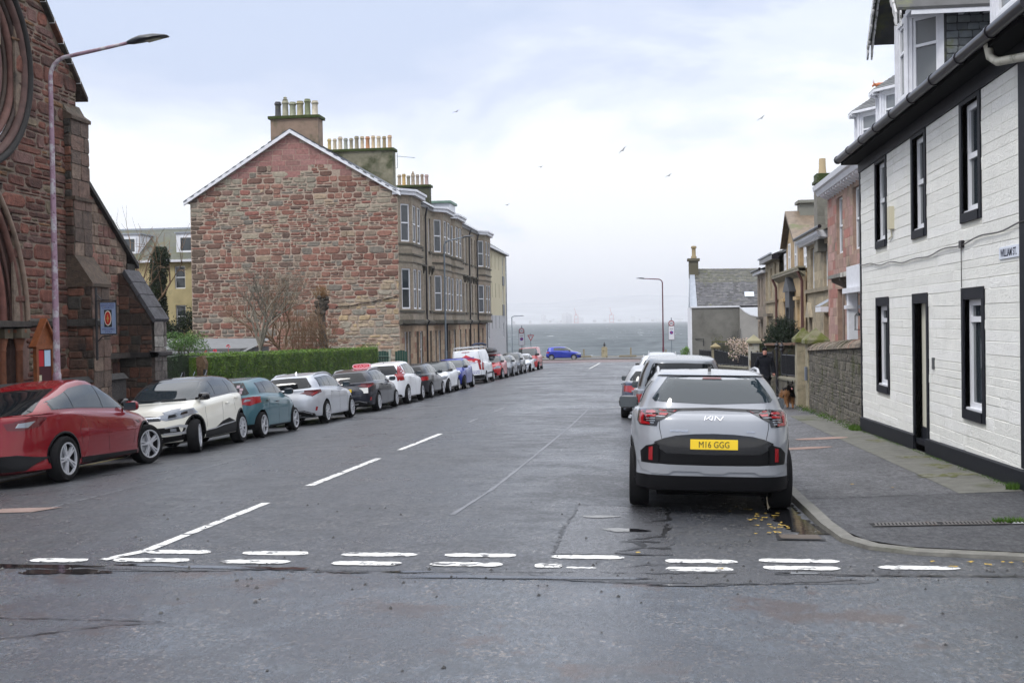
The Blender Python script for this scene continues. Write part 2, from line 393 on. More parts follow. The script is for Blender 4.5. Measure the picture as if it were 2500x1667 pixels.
for i, (x, y, rx, ry) in enumerate([(-5.35, 9.32, .55, .085), (-4.95, 9.08, .36, .10), (-1.2, 9.06, .9, .06), (-5.6, 8.2, .5, .05), (-3.6, 9.35, .55, .05), (-4.3, 9.4, .30, .035), (-2.05, 9.24, .2, .03), (-3.0, 9.32, .16, .05), (-5.2, 7.6, .4, .03), (-.30, 11.6, .20, .13), (-.55, 12.6, .22, .08), (-2.5, 9.19, .1, .022), (.35, 8.87, .3, .03), (1.2, 9.34, .18, .03)]):
    blob('puddle', x, y, rx, ry, m_water, dz=.008, seed=30+i, rough=.55, spikes=.09)
strip('gutter_puddle', [(1.66, 11.5), (1.58, 12.0), (1.50, 12.8), (1.54, 13.6), (1.60, 15)], .34, m_water, dz=.006, jit=.25, step=.08)
# ---- right pavement with kerb
def zp(x, y):    # pavement surface on the right
    base = interp([(9.2, .03), (11, .05), (12.4, .06), (13.9, .07), (20, .12), (60, .13), (125, .12)], y)
    return zg(1.75, y)+base+max(0, x-1.75)*interp([(9, .0), (12.5, .045), (15, .06), (30, .05), (60, .03)], y)
def kx(x, y, off=0): return kerb_x(1.75, y)+off
ysk = [9.6, 9.9, 10.05, 10.3, 10.6, 11.07, 11.6, 12.4]+frange(13, 118, 1.0)
kb = MB()
kp = [(60, 9.75), (6, 9.82), (4.2, 9.93), (3.3, 10.05), (2.33, 10.3), (1.97, 10.6), (1.80, 11.07), (1.75, 12.0)]+[(1.75, y) for y in frange(13, 118, .9)]
V = []
for i, (x, y) in enumerate(kp):
    a = Vector(kp[max(i-1, 0)]); b = Vector(kp[min(i+1, len(kp)-1)]); d = (b-a).normalized(); nr = Vector((d.y, -d.x))
    hgt = interp([(9.7, .035), (11, .05), (12.5, .08), (16, .12)], y)
    x2, y2 = x+nr.x*.13, y+nr.y*.13
    if y > 11 and i % 2: hgt -= .004
    V += [(x, y, zg(x, y)-.05), (x+nr.x*.01, y+nr.y*.01, zg(x, y)+hgt-.01), (x2, y2, zg(x, y)+hgt), (x2, y2, zg(x, y)-.05)]
kb.add(V, [(4*i+k, 4*i+k+1, 4*i+k+5, 4*i+k+4) for i in range(len(kp)-1) for k in range(3)])
kb.build('kerb', m_kerb, kind='structure')
def zk(x, y): return zg(1.75, y)+interp([(9.7, .035), (11, .05), (12.5, .08), (16, .12)], y)-.004
def zp2(x, y): return zk(x, y)+max(0, x-1.85)*interp([(9, .0), (12.5, .03), (15, .045), (30, .045), (60, .03)], y)
ap = MB()
ys = [9.9, 10.2, 10.5, 10.9, 11.4, 12, 12.8, 13.3, 13.85]
def apx(y): return interp([(9.9, 4.75), (10.2, 3.2), (10.43, 2.4), (10.7, 2.08), (11.1, 1.93), (12.0, 1.88), (30, 1.88)], y)
sheet('apron_pavement', frange(0, 1, .1), ys, zp2, m_apron, xmap=lambda t, y: lerp(apx(y), 9.0 if y < 13.7 else 4.4, t))
sheet('pavement', frange(1.88, 3.62, .3), [13.86]+frange(14.5, 118, 1.2), zp2, m_pave)
sheet('concrete_pavement_strip', frange(3.62, 4.45, .2), [13.86]+frange(14.5, 30, 1.0), lambda x, y: zp2(x, y)+.003, m_conc)
sheet('pavement_edge', frange(3.62, 4.45, .4), frange(30, 118, 2), zp2, m_pave)
blob('pavement_patch', 3.3, 22.5, .5, .25, M('pink_patch', (.26, .17, .14), .7, var=.2), zf=zp2, dz=.006, seed=3, rough=.1)
blob('pavement_patch', 2.6, 20.6, .6, .22, MATS['pink_patch'], zf=zp2, dz=.006, seed=8, rough=.1)
strip('pavement_joint', [(1.9, 13.86), (4.4, 13.86)], .02, m_crack, dz=0).location.z = zp2(3, 13.86)-zg(3, 13.86)+.006
for yy in (16.2, 25): strip('pavement_joint', [(1.9, yy), (3.6, yy+.05)], .012, m_crack, dz=0).location.z = zp2(2.7, yy)-zg(2.7, yy)+.012
# ---- left pavement
zl = lambda x, y: zg(KL, y)+.11+(KL-x)*.02
sheet('pavement', frange(-30, -13.2, 4)+[-12.2, KL-.13], frange(11, 118, 1.5), zl, m_pave)
kb = MB(); V = []; kyl = frange(11, 118, 1.0)
for y in kyl: z = zg(KL, y); V += [(KL, y, z-.05), (KL-.01, y, z+.10), (KL-.13, y, z+.115), (KL-.13, y, z-.05)]
kb.add(V, [(4*i+k, 4*i+k+1, 4*i+k+5, 4*i+k+4) for i in range(len(kyl)-1) for k in range(3)])
kb.build('kerb', m_kerb, kind='structure')
m_yel = M('yellow_paint', (.42, .32, .05), .6, spots=[((.1, .09, .05), 8, .5, .65)])
strip('yellow_line', [(-10.5, 14), (-10.6, 22)], .07, m_yel, dz=.005)
# ---------------------------------------------------------------- vehicles
def paint(name, col, metal=.0, rough=.32): return M('car_'+name, col, rough+.08, metal*.6, coat=.8, spec=.25)
cm_glass = M('car_glass', (.006, .008, .010), .03, spec=.45)
cm_glass2 = M('car_tinted_glass', (.018, .028, .035), .04, spec=.8)
cm_black = M('car_black_trim', (.004, .004, .005), .5, spec=.18)
cm_gloss = M('car_gloss_black', (.006, .006, .007), .12, coat=.3)
cm_under = M('car_underside', (.006, .006, .006), .9, spec=.0)
cm_tyre = M('car_tyre', (.010, .010, .011), .8, var=.2, vs=30, spec=.12)
cm_rim = M('car_alloy', (.50, .51, .54), .3, .35)
cm_rimd = M('car_dark_alloy', (.05, .05, .055), .3, .6)
cm_red = M('car_red_lens', (.26, .004, .008), .2, coat=.4)
cm_dred = M('car_dark_red_lens', (.09, .004, .007), .2, coat=.4)
cm_clear = M('car_clear_lens', (.24, .26, .29), .12, .3, coat=1)
cm_chrome = M('car_chrome', (.7, .71, .74), .15, .95)
cm_yel = M('car_plate_yellow', (.80, .55, .02), .45)
cm_white = M('car_plate_white', (.78, .78, .76), .45)
cm_txt = M('car_plate_text', (.012, .012, .012), .5)
cm_seam = M('car_door_seam', (.006, .006, .007), .7, spec=.1)
cm_silver = M('car_silver_trim', (.42, .43, .45), .4, .3)
cm_amber = M('car_orange', (.6, .12, .01), .3)

def sup(t, w, hl, nr, nf):
    """half loop: t in 0..3 (0..1 rear edge, 1..2 side, 2..3 nose) -> x, y (y from -hl to hl)"""
    n = nr if t < 1.5 else nf
    xr, yr_ = w*.5**(1/nr), hl*.5**(1/nr); xf, yf_ = w*.5**(1/nf), hl*.5**(1/nf)
    if t <= 1: x = xr*t; return x, -hl*(1-(x/w)**nr)**(1/nr)
    if t >= 2: x = xf*(3-t); return x, hl*(1-(x/w)**nf)**(1/nf)
    y = lerp(-yr_, yf_, t-1); nn = nr if y < 0 else nf
    return w*(1-(abs(y)/hl)**nn)**(1/nn), y
def car_shell(P):
    L_, W_, H_, wb, ro = P['L'], P['W']/2, P['H'], P['wb'], P['ro']
    yr, yf = -(wb/2+ro), L_-(wb/2+ro)
    gc = P.get('gc', .2); zb, zs = P.get('zbump', .5), P.get('zside', .72)
    zbr, zbf = P['belt_r'], P['belt_f']; zh, zn = P['cowl'], P['nose']
    yc, yst, yrr, yrw = yf-P['cowl_d'], yf-P['screen_d'], yr+P['roof_d'], yr+P['rw_d']
    wr = P.get('wroof', .66)*W_; hm = (zn+zh)/2+P.get('hood_bulge', .035)
    zsr = P.get('zsr', zbr-.10)
    nr, nf = P.get('nr', 5.0), P.get('nf', 3.6); gr = P.get('gr', 5.0)
    dr = P.get('drop', .06)      # how much the roof falls to the tail
    rows = [
     (yr+.28, yf-.30, W_*.80, [(0, gc+.0), (1, gc)], 4, 3.2),
     (yr+.06, yf-.07, W_*P.get('wlow', .965), [(0, gc+.05), (.2, gc+.04), (.8, gc+.04), (1, gc+.03)], 5, nf),
     (yr, yf-.005, W_*.985, [(0, zb), (.5, zb-.06), (1, zb-.05)], nr, nf),
     (yr+P.get('tuck', .02), yf-.01, W_, [(0, zs), (.5, zs-.04), (1, zs-.10)], nr, nf),
     (yr+P.get('tuck2', .07), yf-P.get('noset', .10), W_*.985, [(0, zsr), (.25, lerp(zsr, zbr-.08, .5)), (.5, (zbr+zbf)/2-.12), (.8, zbf-.13), (.93, zn+.02), (1, zn)], nr, nf),
     (yrw-.03, lerp(yf, yc, .48), W_*.955, [(0, zbr-.03), (.3, zbr-.035), (.6, (zbr+zbf)/2-.05), (.85, zbf-.06), (1, hm)], nr, nf+.4),
     (yrw, yc, W_*.90, [(0, zbr), (.35, zbr), (.7, (zbr+zbf)/2), (1, zh)], gr, 4.6),
     (lerp(yrw, yrr, .5)-.02, lerp(yc, yst, .52)+.03, lerp(W_*.90, wr, .45)+.01, [(0, lerp(zbr, H_-dr, .5)), (.5, lerp((zbr+zbf)/2, H_, .5)), (1, lerp(zh, H_-.05, .5)+.01)], gr, 4.8),
     (yrr, yst, wr, [(0, H_-.05-dr), (.25, H_-.065-dr*.35), (.6, H_-.055), (1, H_-.085)], gr, 4.6),
     (lerp(yrr, yst, .07), lerp(yrr, yst, .93), wr*.86, [(0, H_-.02-dr), (.3, H_-.02-dr*.3), (.6, H_-.015), (1, H_-.045)], gr, 4.6),
     (lerp(yrr, yst, .22), lerp(yrr, yst, .78), wr*.5, [(0, H_-.012-dr*.6), (.5, H_-.001), (1, H_-.01)], 4, 4),
     (lerp(yrr, yst, .4), lerp(yrr, yst, .6), .02, [(0, H_-dr*.35), (.5, H_), (1, H_-.004)], 4, 4),
    ]
    ts = [i/8 for i in range(8)]+[1+i/26 for i in range(26)]+[2+i/8 for i in range(9)]
    def pt(r, t):
        y0, y1, w_, zt, a, b = r; hl = (y1-y0)/2; x, y = sup(t, w_, hl, a, b); yy = (y0+y1)/2+y
        s = (y+hl)/(2*hl); return Vector((x, yy, interp(zt, s*s*(3-2*s) if 0 else s)))
    grid = []; SUB = 4
    for t in ts:
        pts = [pt(r, t) for r in rows]; col = []
        for i in range(len(pts)-1):
            p0, p1, p2, p3 = pts[max(i-1, 0)], pts[i], pts[i+1], pts[min(i+2, len(pts)-1)]
            for k in range(SUB):
                u = k/SUB; tt = .35
                m1, m2 = (p2-p0)*tt, (p3-p1)*tt
                col.append((2*u**3-3*u*u+1)*p1+(u**3-2*u*u+u)*m1+(-2*u**3+3*u*u)*p2+(u**3-u*u)*m2)
        col.append(pts[-1]); grid.append(col)
    # the long side is smoothed along its length
    nR = len(grid[0]); nC = len(grid); vs = []; idx = {}
    for s in (1, -1):
        for i in range(nC):
            for j in range(nR):
                if s == -1 and i in (0, nC-1): idx[(s, i, j)] = idx[(1, i, j)]; continue
                p = grid[i][j]; idx[(s, i, j)] = len(vs); vs.append(Vector((p.x*s, p.y, p.z)))
    fs = []
    for s in (1, -1):
        for i in range(nC-1):
            for j in range(nR-1):
                q = [idx[(s, i, j)], idx[(s, i+1, j)], idx[(s, i+1, j+1)], idx[(s, i, j+1)]]
                fs.append(q if s == 1 else q[::-1])
    bot = [idx[(1, i, 0)] for i in range(nC)]+[idx[(-1, i, 0)] for i in range(nC-2, 0, -1)]; fs.append(bot[::-1])
    top = [idx[(1, i, nR-1)] for i in range(nC)]+[idx[(-1, i, nR-1)] for i in range(nC-2, 0, -1)]; fs.append(top)
    fs = [f for f in fs if len(set(f)) > 2]
    mid = (yrw+yc)/2
    info = dict(yr=yr, yf=yf, yc=yc, yst=yst, yrr=yrr, yrw=yrw, W=W_, H=H_, wr=wr, zbr=zbr, zbf=zbf, zh=zh, zn=zn, wy=wb/2,
                belt=lambda y: interp(rows[6][3], (y-yrw)/(yc-yrw)), roof=lambda y: interp(rows[8][3], (y-yrr)/(yst-yrr)))
    return vs, fs, info
def clipx(poly, a, b):
    """clip a polygon to a<=x<=b"""
    for lim, sg in ((a, 1), (b, -1)):
        out = []
        for i, p in enumerate(poly):
            q = poly[(i+1) % len(poly)]; ip, iq = (p[0]-lim)*sg >= 0, (q[0]-lim)*sg >= 0
            if ip: out.append(p)
            if ip != iq: t = (lim-p[0])/(q[0]-p[0]); out.append((lim, lerp(p[1], q[1], t)))
        poly = out
    return poly
def inset(poly, d):
    A = sum(p[0]*q[1]-q[0]*p[1] for p, q in zip(poly, poly[1:]+poly[:1])); sg = 1 if A > 0 else -1; out = []
    n = len(poly)
    for i in range(n):
        p0, p, p1 = Vector(poly[i-1]), Vector(poly[i]), Vector(poly[(i+1) % n])
        e0, e1 = (p-p0).normalized(), (p1-p).normalized()
        n0, n1 = Vector((-e0.y, e0.x))*sg, Vector((-e1.y, e1.x))*sg
        b = n0+n1; k = max(.3, b.dot(b)/2)
        out.append(tuple(p+b*(d/k)))
    return out
class Car:
    def __init__(s, name, label, P, paintm, group=None, roofm=None):
        s.P = P; s.root = thing(name, label, P.get('cat', 'car'), group=group); vs, fs, s.i = car_shell(P)
        s.bvh = BVHTree.FromPolygons(vs, fs); s.pm = paintm
        me = bpy.data.meshes.new('body'); me.from_pydata(vs, [], fs); me.update()
        bm = bmesh.new(); bm.from_mesh(me); bmesh.ops.remove_doubles(bm, verts=bm.verts, dist=1e-5); bmesh.ops.recalc_face_normals(bm, faces=bm.faces); bm.to_mesh(me); bm.free()
        for m in (paintm, cm_under, cm_black): me.materials.append(m)
        o = bpy.data.objects.new('body', me); C.objects.link(o); o.parent = s.root; s.body = o
        r = P['tr']; ar = r*P.get('arch', 1.13); s.ar = ar; cut = MB()
        for y in (-P['wb']/2, P['wb']/2):
            for sx in (-1, 1):
                xo, xi = sx*(P['W']/2+.2), sx*(P['W']/2-.34)
                cut.lathe([(ar, min(xo, xi)), (ar, max(xo, xi))], (0, y, r*1.03), 40, ax='x')
        co = cut.build('cut', cm_under)
        md = o.modifiers.new('b', 'BOOLEAN'); md.operation = 'DIFFERENCE'; md.object = co; md.solver = 'EXACT'
        bpy.context.view_layer.update()
        nm = bpy.data.meshes.new_from_object(o.evaluated_get(bpy.context.evaluated_depsgraph_get()))
        o.modifiers.clear(); o.data = nm; bpy.data.objects.remove(co); nm.name = 'body'
        nm.materials.clear()
        for m in (paintm, cm_under, P.get('clad', cm_black), roofm or paintm): nm.materials.append(m)
        zc = P.get('cladz', 0)
        for f in nm.polygons:
            c = f.center; inside = False
            for y in (-P['wb']/2, P['wb']/2):
                d = math.hypot(c.y-y, c.z-r*1.03)
                if d < ar+.002 and (abs(f.normal.x) > .98 and abs(c.x) < P['W']/2-.3 or d > ar*.97): inside = True
                if d < ar*1.001 and abs(abs(c.x)-(P['W']/2-.34)) < .02: inside = True
            f.material_index = 1 if inside or c.z < P.get('gc', .2)+.02 else (2 if c.z < zc else (3 if c.z > s.i['belt'](c.y)+.01 and s.i['yrw']-.02 < c.y < s.i['yc']+.02 else 0))
        autosmooth(o, 38)
    def decal(s, name, items, mat, off=.006, step=.05, parent=None, skirt=.012, label=None, mats=None):
        """items: list of (view, polygon[, material index]) pressed on to the body surface"""
        if {it[0] for it in items} == {'R', 'L'} and not mats:
            a = s.decal(name, [it for it in items if it[0] == 'R'], mat, off, step, parent, skirt, label)
            s.decal(name, [it for it in items if it[0] == 'L'], mat, off, step, parent, skirt, label); return a
        vs, fs, mi = [], [], []
        for it in items:
            view, poly = it[0], it[1]; k = it[2] if len(it) > 2 else 0
            bm = bmesh.new(); poly = [p for i, p in enumerate(poly) if math.dist(p, poly[i-1]) > 1e-5]
            f = bm.faces.new([bm.verts.new((p[0], p[1], 0)) for p in poly])
            bmesh.ops.triangulate(bm, faces=bm.faces[:])
            xs = [p[0] for p in poly]; ys = [p[1] for p in poly]
            for ax, lo, hi in ((0, min(xs), max(xs)), (1, min(ys), max(ys))):
                n = int((hi-lo)/step)
                for j in range(1, n+1):
                    v = lo+(hi-lo)*j/(n+1); co = Vector((v, 0, 0)) if ax == 0 else Vector((0, v, 0)); no = Vector((1, 0, 0)) if ax == 0 else Vector((0, 1, 0))
                    bmesh.ops.bisect_plane(bm, geom=bm.verts[:]+bm.edges[:]+bm.faces[:], plane_co=co, plane_no=no)
            D = {'R': Vector((-1, 0, 0)), 'L': Vector((1, 0, 0)), 'rear': Vector((0, 1, 0)), 'front': Vector((0, -1, 0)), 'top': Vector((0, 0, -1))}[view]
            for v in bm.verts:
                a, b = v.co.x, v.co.y
                o_ = {'R': Vector((5, a, b)), 'L': Vector((-5, a, b)), 'rear': Vector((a, -9, b)), 'front': Vector((a, 9, b)), 'top': Vector((a, b, 5))}[view]
                h = s.bvh.ray_cast(o_, D)
                if h[0] is None:
                    q = s.bvh.find_nearest(o_+D*(5-s.i['W'] if view in 'RL' else (9-abs(s.i['yr']))))
                    h = (q[0], q[1])
                nrm = h[1] if h[1].dot(D) < 0 else -h[1]
                v.co = h[0]+nrm*off*.6-D*off*.4
            bmesh.ops.remove_doubles(bm, verts=bm.verts[:], dist=1e-5)
            be = [e for e in bm.edges if e.is_boundary]
            g = bmesh.ops.extrude_edge_only(bm, edges=be)['geom']
            for v in g:
                if isinstance(v, bmesh.types.BMVert): v.co += D*skirt
            bmesh.ops.recalc_face_normals(bm, faces=bm.faces)
            bm.faces.ensure_lookup_table(); f0 = bm.faces[0]
            tot = sum((f.normal.dot(D) for f in bm.faces), 0.0)
            if tot > 0: bmesh.ops.reverse_faces(bm, faces=bm.faces)
            bm.verts.index_update(); base = len(vs)
            vs += [v.co.copy() for v in bm.verts]
            for f in bm.faces: fs.append([base+v.index for v in f.verts]); mi.append(k)
            bm.free()
        mb = MB(); mb.v = vs; mb.f = fs; mb.m = mi; mb.c = [(1, 1, 1)]*len(fs); mb.recalc = False
        o = mb.build(name, mats or mat, parent or s.root, label=label)
        if len(items) > 2:
            bm = bmesh.new(); bm.from_mesh(o.data); bmesh.ops.remove_doubles(bm, verts=bm.verts[:], dist=.0006); bm.to_mesh(o.data); bm.free()
        autosmooth(o, 40); return o
    def both(s, view, poly): return [('R', poly), ('L', poly)]
    def on(s, view, a, b, off=.006):
        D = {'rear': Vector((0, 1, 0)), 'front': Vector((0, -1, 0)), 'R': Vector((-1, 0, 0)), 'L': Vector((1, 0, 0))}[view]
        o_ = {'rear': Vector((a, -9, b)), 'front': Vector((a, 9, b)), 'R': Vector((5, a, b)), 'L': Vector((-5, a, b))}[view]
        h = s.bvh.ray_cast(o_, D); return (h[0] if h[0] else o_+D*6)-D*off
    def writing(s, txt, view, a, b, wd, ht, mat, parent=None, name='lettering', bold=0, off=.008):
        sx = {'rear': 1, 'front': -1, 'R': 1, 'L': -1}[view]
        def pl(u, v, d): return s.on(view, a+sx*u, b+v, off+d)
        return text_mb(txt, 1, pl, .003, fit=(wd, ht), bold=bold).build(name, mat, parent or s.root)
    def glazing(s, pillars, rear_end=None, front_end=None, tint=None, inset_top=.055, trim=None):
        i = s.i; tint = tint or cm_glass
        ya = rear_end if rear_end is not None else i['yrw']+.32; yb = front_end if front_end is not None else i['yc']-.16
        n = 7
        def topz(y):   # follow the roof rail, then the rake of the windscreen and the tail
            zr = i['roof'](min(max(y, i['yrr']), i['yst']))-inset_top
            if y > i['yst']-.12: t = (y-(i['yst']-.12))/(i['yc']-i['yst']+.02); zr = lerp(zr, i['belt'](y)+.0, min(1, t)**1.15)
            if y < i['yrr']+.18: t = ((i['yrr']+.18)-y)/(i['yrr']+.18-i['yrw']); zr = lerp(zr, i['belt'](y), min(1, max(0, t))*.9)
            return zr
        lower = [(y, i['belt'](y)+.035) for y in frange(ya, yb, (yb-ya)/n)]
        upper = [(y, max(i['belt'](y)+.045, topz(y))) for y in frange(yb, ya, (yb-ya)/14)]
        poly = lower+upper
        s.decal('window_surround', s.both('', poly), trim or cm_gloss, off=.003)
        edges = [ya+.02]+pillars+[yb-.02]
        for a, b in zip(edges, edges[1:]):
            q = clipx(poly, a+.022, b-.022)
            if len(q) < 3: continue
            q = [p for k, p in enumerate(q) if math.dist(p, q[k-1]) > .02]
            q2 = [(x, lerp(z, (min(z_ for _, z_ in q)+max(z_ for _, z_ in q))/2, .05)) for x, z in q]
            s.decal('side_window', s.both('', q2), tint, off=.007)
    def screen(s, mat=None, name='windscreen', bot=.03, top=.03, inx=.06, wb_=None):
        i = s.i; w0, w1 = i['W']*.88-inx, i['wr']*1.02-inx*.6; z0, z1 = i['zh']+bot, i['H']-.085-top; n = 6; sag = .015
        P = [(lerp(-w0, w0, k/n), z0-.03*(1-(2*k/n-1)**2)) for k in range(n+1)]+[(lerp(w1, -w1, k/n), z1+.02*(1-(2*k/n-1)**2)) for k in range(n+1)]
        s.decal(name, [('front', P)], mat or cm_glass2, off=.006)
    def rearglass(s, z0, z1, w0, w1, mat=None, round_=.03):
        P = [(-w0+round_, z0), (0, z0-.025), (w0-round_, z0), (w0, z0+round_), (w1, z1-round_), (w1-round_, z1), (0, z1+.012), (-w1+round_, z1), (-w1, z1-round_), (-w0, z0+round_)]
        return s.decal('rear_window', [('rear', P)], mat or cm_glass, off=.006)
    def seams(s, lines, wd=.009):
        for l in lines:
            v = [Vector(p) for p in l]; nn = Vector((wd/2, 0))
            q = [tuple(p-nn) for p in v]+[tuple(p+nn) for p in v[::-1]]
            s.decal('door_seam', [('R', q), ('L', q)], cm_seam, off=.0015, step=.12, skirt=.003)
    def strokes(s, name, view, lines, wd, mat, off=.006, both=False):
        its = []
        for l in lines:
            for a, b in zip(l, l[1:]):
                d = (Vector(b)-Vector(a)).normalized(); nn = Vector((-d.y, d.x))*wd/2; a_, b_ = Vector(a), Vector(b)
                q = [tuple(a_-nn), tuple(b_-nn), tuple(b_+nn), tuple(a_+nn)]
                its += [('R', q), ('L', q)] if both else [(view, q)]
        return s.decal(name, its, mat, off=off, step=.12, skirt=.006)
    def handles(s, pts, mat):
        for y, z in pts:
            for v, sx in (('R', 1), ('L', -1)):
                p = s.on(v, y, z, .02); mb = MB()
                mb.tube([p+Vector((-sx*.015, -.10, 0)), p+Vector((sx*.008, -.07, 0)), p+Vector((sx*.01, .06, .004)), p+Vector((-sx*.015, .09, 0))], .013, 6)
                mb.build('door_handle', mat, s.root, smooth=True)
    def mirrors(s, mat, y=None, z=None, sc=1.0):
        i = s.i; y = i['yc']-.28 if y is None else y; z = i['zbf']+.06 if z is None else z
        for v, sx in (('R', 1), ('L', -1)):
            p = s.on(v, y, z, 0); mb = MB(); c = p+Vector((sx*.17, .0, .035)); n = 14
            prof = []
            for k in range(7):
                t = k/6; rr = math.sqrt(max(0, 1-(2*t-1)**2*.86)); prof.append((rr, t))
            vs = []
            for rr, t in [(.75, 0), (1.0, .25), (.96, .5), (.72, .8), (.3, 1)]:
                for k in range(n):
                    a = 2*math.pi*k/n; ex = abs(math.cos(a))**.6*(1 if math.cos(a) > 0 else -1); ez = abs(math.sin(a))**.6*(1 if math.sin(a) > 0 else -1)
                    vs.append(c+Vector((sx*ex*.115*rr*sc, (t-.35)*.16*sc, ez*.078*rr*sc)))
            fs = [(r_*n+k, r_*n+(k+1) % n, (r_+1)*n+(k+1) % n, (r_+1)*n+k) for r_ in range(4) for k in range(n)]+[tuple(range(n)), tuple(range(4*n, 5*n))]
            mb.add(vs, fs); mb.tube([p-Vector((sx*.02, 0, -.0)), p+Vector((sx*.1, 0, .005))], .022, 6, m=1)
            m_ = mb.build('wing_mirror', [mat, cm_gloss], s.root); autosmooth(m_, 50)
            MB().prism([(-.1*sc, -.06*sc), (.1*sc, -.06*sc), (.1*sc, .06*sc), (-.1*sc, .06*sc)], 0, .002, F=Fr(c+Vector((0, -.064*sc, 0)), (1, 0, 0), (0, -1, 0))).build('mirror_glass', cm_glass2, m_)
    def wheels(s, spokes=5, style='twin', rimr=None, rim=None, rimw=.033, steer=0, dark=False):
        P = s.P; r = P['tr']; rr = rimr or r*.68; tw = P.get('tw', .215); rm = rim or cm_rim
        prof = [(rr-.005, -.03), (rr, 0), (rr+.012, .012), (r-.055, .016), (r-.018, .006), (r, -.03), (r, -tw+.03), (r-.018, -tw), (rr, -tw)]
        tr = []
        ty = MB(); ty.lathe(prof, n=40, ax='x', cap=False)
        for k in (-.07, -.11, -.15): pass
        ri = MB(); ri.lathe([(rr+.004, .002), (rr+.004, .012), (rr-.014, .010), (rr-.022, -.03), (rr-.03, -.14), (.0, -.142)], n=40, ax='x', m=1, cap=False)
        ri.lathe([(rr+.006, .004), (rr+.005, .014), (rr-.016, .012), (rr-.02, -.02)], n=40, ax='x', m=0, cap=False)
        ri.lathe([(.028, .012), (.03, .004), (.06, -.002), (.068, -.03), (.0, -.03)], n=16, ax='x')
        for k in range(spokes):
            a = 2*math.pi*k/spokes+.2
            arms = [(-.16, -.13), (.16, .13)] if style == 'twin' else ([(0, 0)] if style == 'single' else ([(.0, .0)] if style == 'turbine' else [(-.10, -.30), (.10, .30)]))
            for a0, a1 in arms:
                w0, w1 = (rimw*1.0, rimw*.8) if style != 'single' else (rimw*1.5, rimw*1.9)
                if style == 'turbine': a0, a1 = -.25, .25; w0, w1 = rimw*1.1, rimw*.8
                A = a+a0*(1.0 if style != 'y' else 0); B = a+a1
                p0 = Vector((0, math.cos(A), math.sin(A)))*.045; p1 = Vector((0, math.cos(B), math.sin(B)))*(rr-.008)
                d = (p1-p0).normalized(); q = Vector((0, -d.z, d.y))
                V = []
                for p, w_, x0, x1 in ((p0, w0, .004, -.03), (p1, w1, .007, -.04)):
                    V += [p+q*w_/2+Vector((x1, 0, 0)), p-q*w_/2+Vector((x1, 0, 0)), p-q*w_*.32+Vector((x0, 0, 0)), p+q*w_*.32+Vector((x0, 0, 0))]
                ri.add(V, [(0, 1, 2, 3), (4, 7, 6, 5), (0, 4, 5, 1), (1, 5, 6, 2), (2, 6, 7, 3), (3, 7, 4, 0)])
        ri.lathe([(.155, -.06), (.155, -.075), (0, -.075)], n=24, ax='x', m=2)   # brake disc
        o0 = None
        for y in (-P['wb']/2, P['wb']/2):
            for sx in (1, -1):
                if o0 is None:
                    tO = ty.build('wheel', cm_tyre, s.root); autosmooth(tO, 40)
                    rO = ri.build('rim', [rm, cm_rimd if not dark else cm_under, cm_silver], tO); autosmooth(rO, 30); o0, r0 = tO, rO
                else:
                    tO = o0.copy(); C.objects.link(tO); tO.parent = s.root; rO = r0.copy(); C.objects.link(rO); rO.parent = tO
                tO.location = (sx*(P['W']/2-.012), y, r); tO.rotation_euler = (rnd.uniform(0, 6), 0, (0 if sx > 0 else math.pi)+(steer if y > 0 else 0))
                tO.rotation_mode = 'ZYX' if False else 'XYZ'
        bpy.context.view_layer.update()
    def arches(s, mat, wd=.055, a0=-10, a1=190):
        P = s.P
        for y in (-P['wb']/2, P['wb']/2):
            N = 14; c = (y, P['tr']*1.03); rin, ro_ = s.ar-.004, s.ar+wd
            its = []
            for k in range(N):
                t0, t1 = R(lerp(a0, a1, k/N)), R(lerp(a0, a1, (k+1)/N))
                q = [(c[0]+rin*math.cos(t0), c[1]+rin*math.sin(t0)), (c[0]+ro_*math.cos(t0), c[1]+ro_*math.sin(t0)), (c[0]+ro_*math.cos(t1), c[1]+ro_*math.sin(t1)), (c[0]+rin*math.cos(t1), c[1]+rin*math.sin(t1))]
                its += [('R', q), ('L', q)]
            s.decal('wheel_arch_trim', its, mat, off=.008, step=.2, skirt=.01)
    def plate(s, view, x, z, txt, mat, w_=.52, h_=.111, txtm=None):
        p = s.on(view, x, z, .012); sy = -1 if view == 'rear' else 1
        F = Fr(p, (1 if view == 'rear' else -1, 0, 0), (0, sy, 0))
        o = MB().box(-w_/2, w_/2, 0, .012, -h_/2, h_/2, F=F).build('number_plate', mat, s.root, bevel=.003)
        if txt: text_mb(txt, 1, lambda u, v, d: F.p(u, .0125+d, v), .002, fit=(w_*.64, h_*.62), bold=.0).build('plate_lettering', cm_txt, o)
        return o
    def antenna(s, y, kind='fin', mat=None):
        h = s.bvh.ray_cast(Vector((0, y, 5)), Vector((0, 0, -1)))[0]; mb = MB()
        if kind == 'fin': mb.prism([(y-.09, h.z-.01), (y+.09, h.z-.01), (y-.05, h.z+.065)], -.018, .018, F=Fr((0, 0, 0), (0, 1, 0), (1, 0, 0)))
        else: mb.lathe([(.03, -.01), (.02, .02), (.004, .03), (.003, .16)], h, 8)
        mb.build('aerial', mat or cm_gloss, s.root, smooth=False)
    def rails(s, mat, y0, y1, x=None, hgt=.045, r_=.014):
        for sx in (1, -1):
            xx = (x or s.i['wr']*.97)*sx; P_ = []
            for k in range(9):
                y = lerp(y0, y1, k/8); h = s.bvh.ray_cast(Vector((xx, y, 5)), Vector((0, 0, -1)))[0]
                P_.append(h+Vector((0, 0, hgt if 0 < k < 8 else -.01)))
            MB().tube(P_, r_, 8).build('roof_rail', mat, s.root, smooth=True)
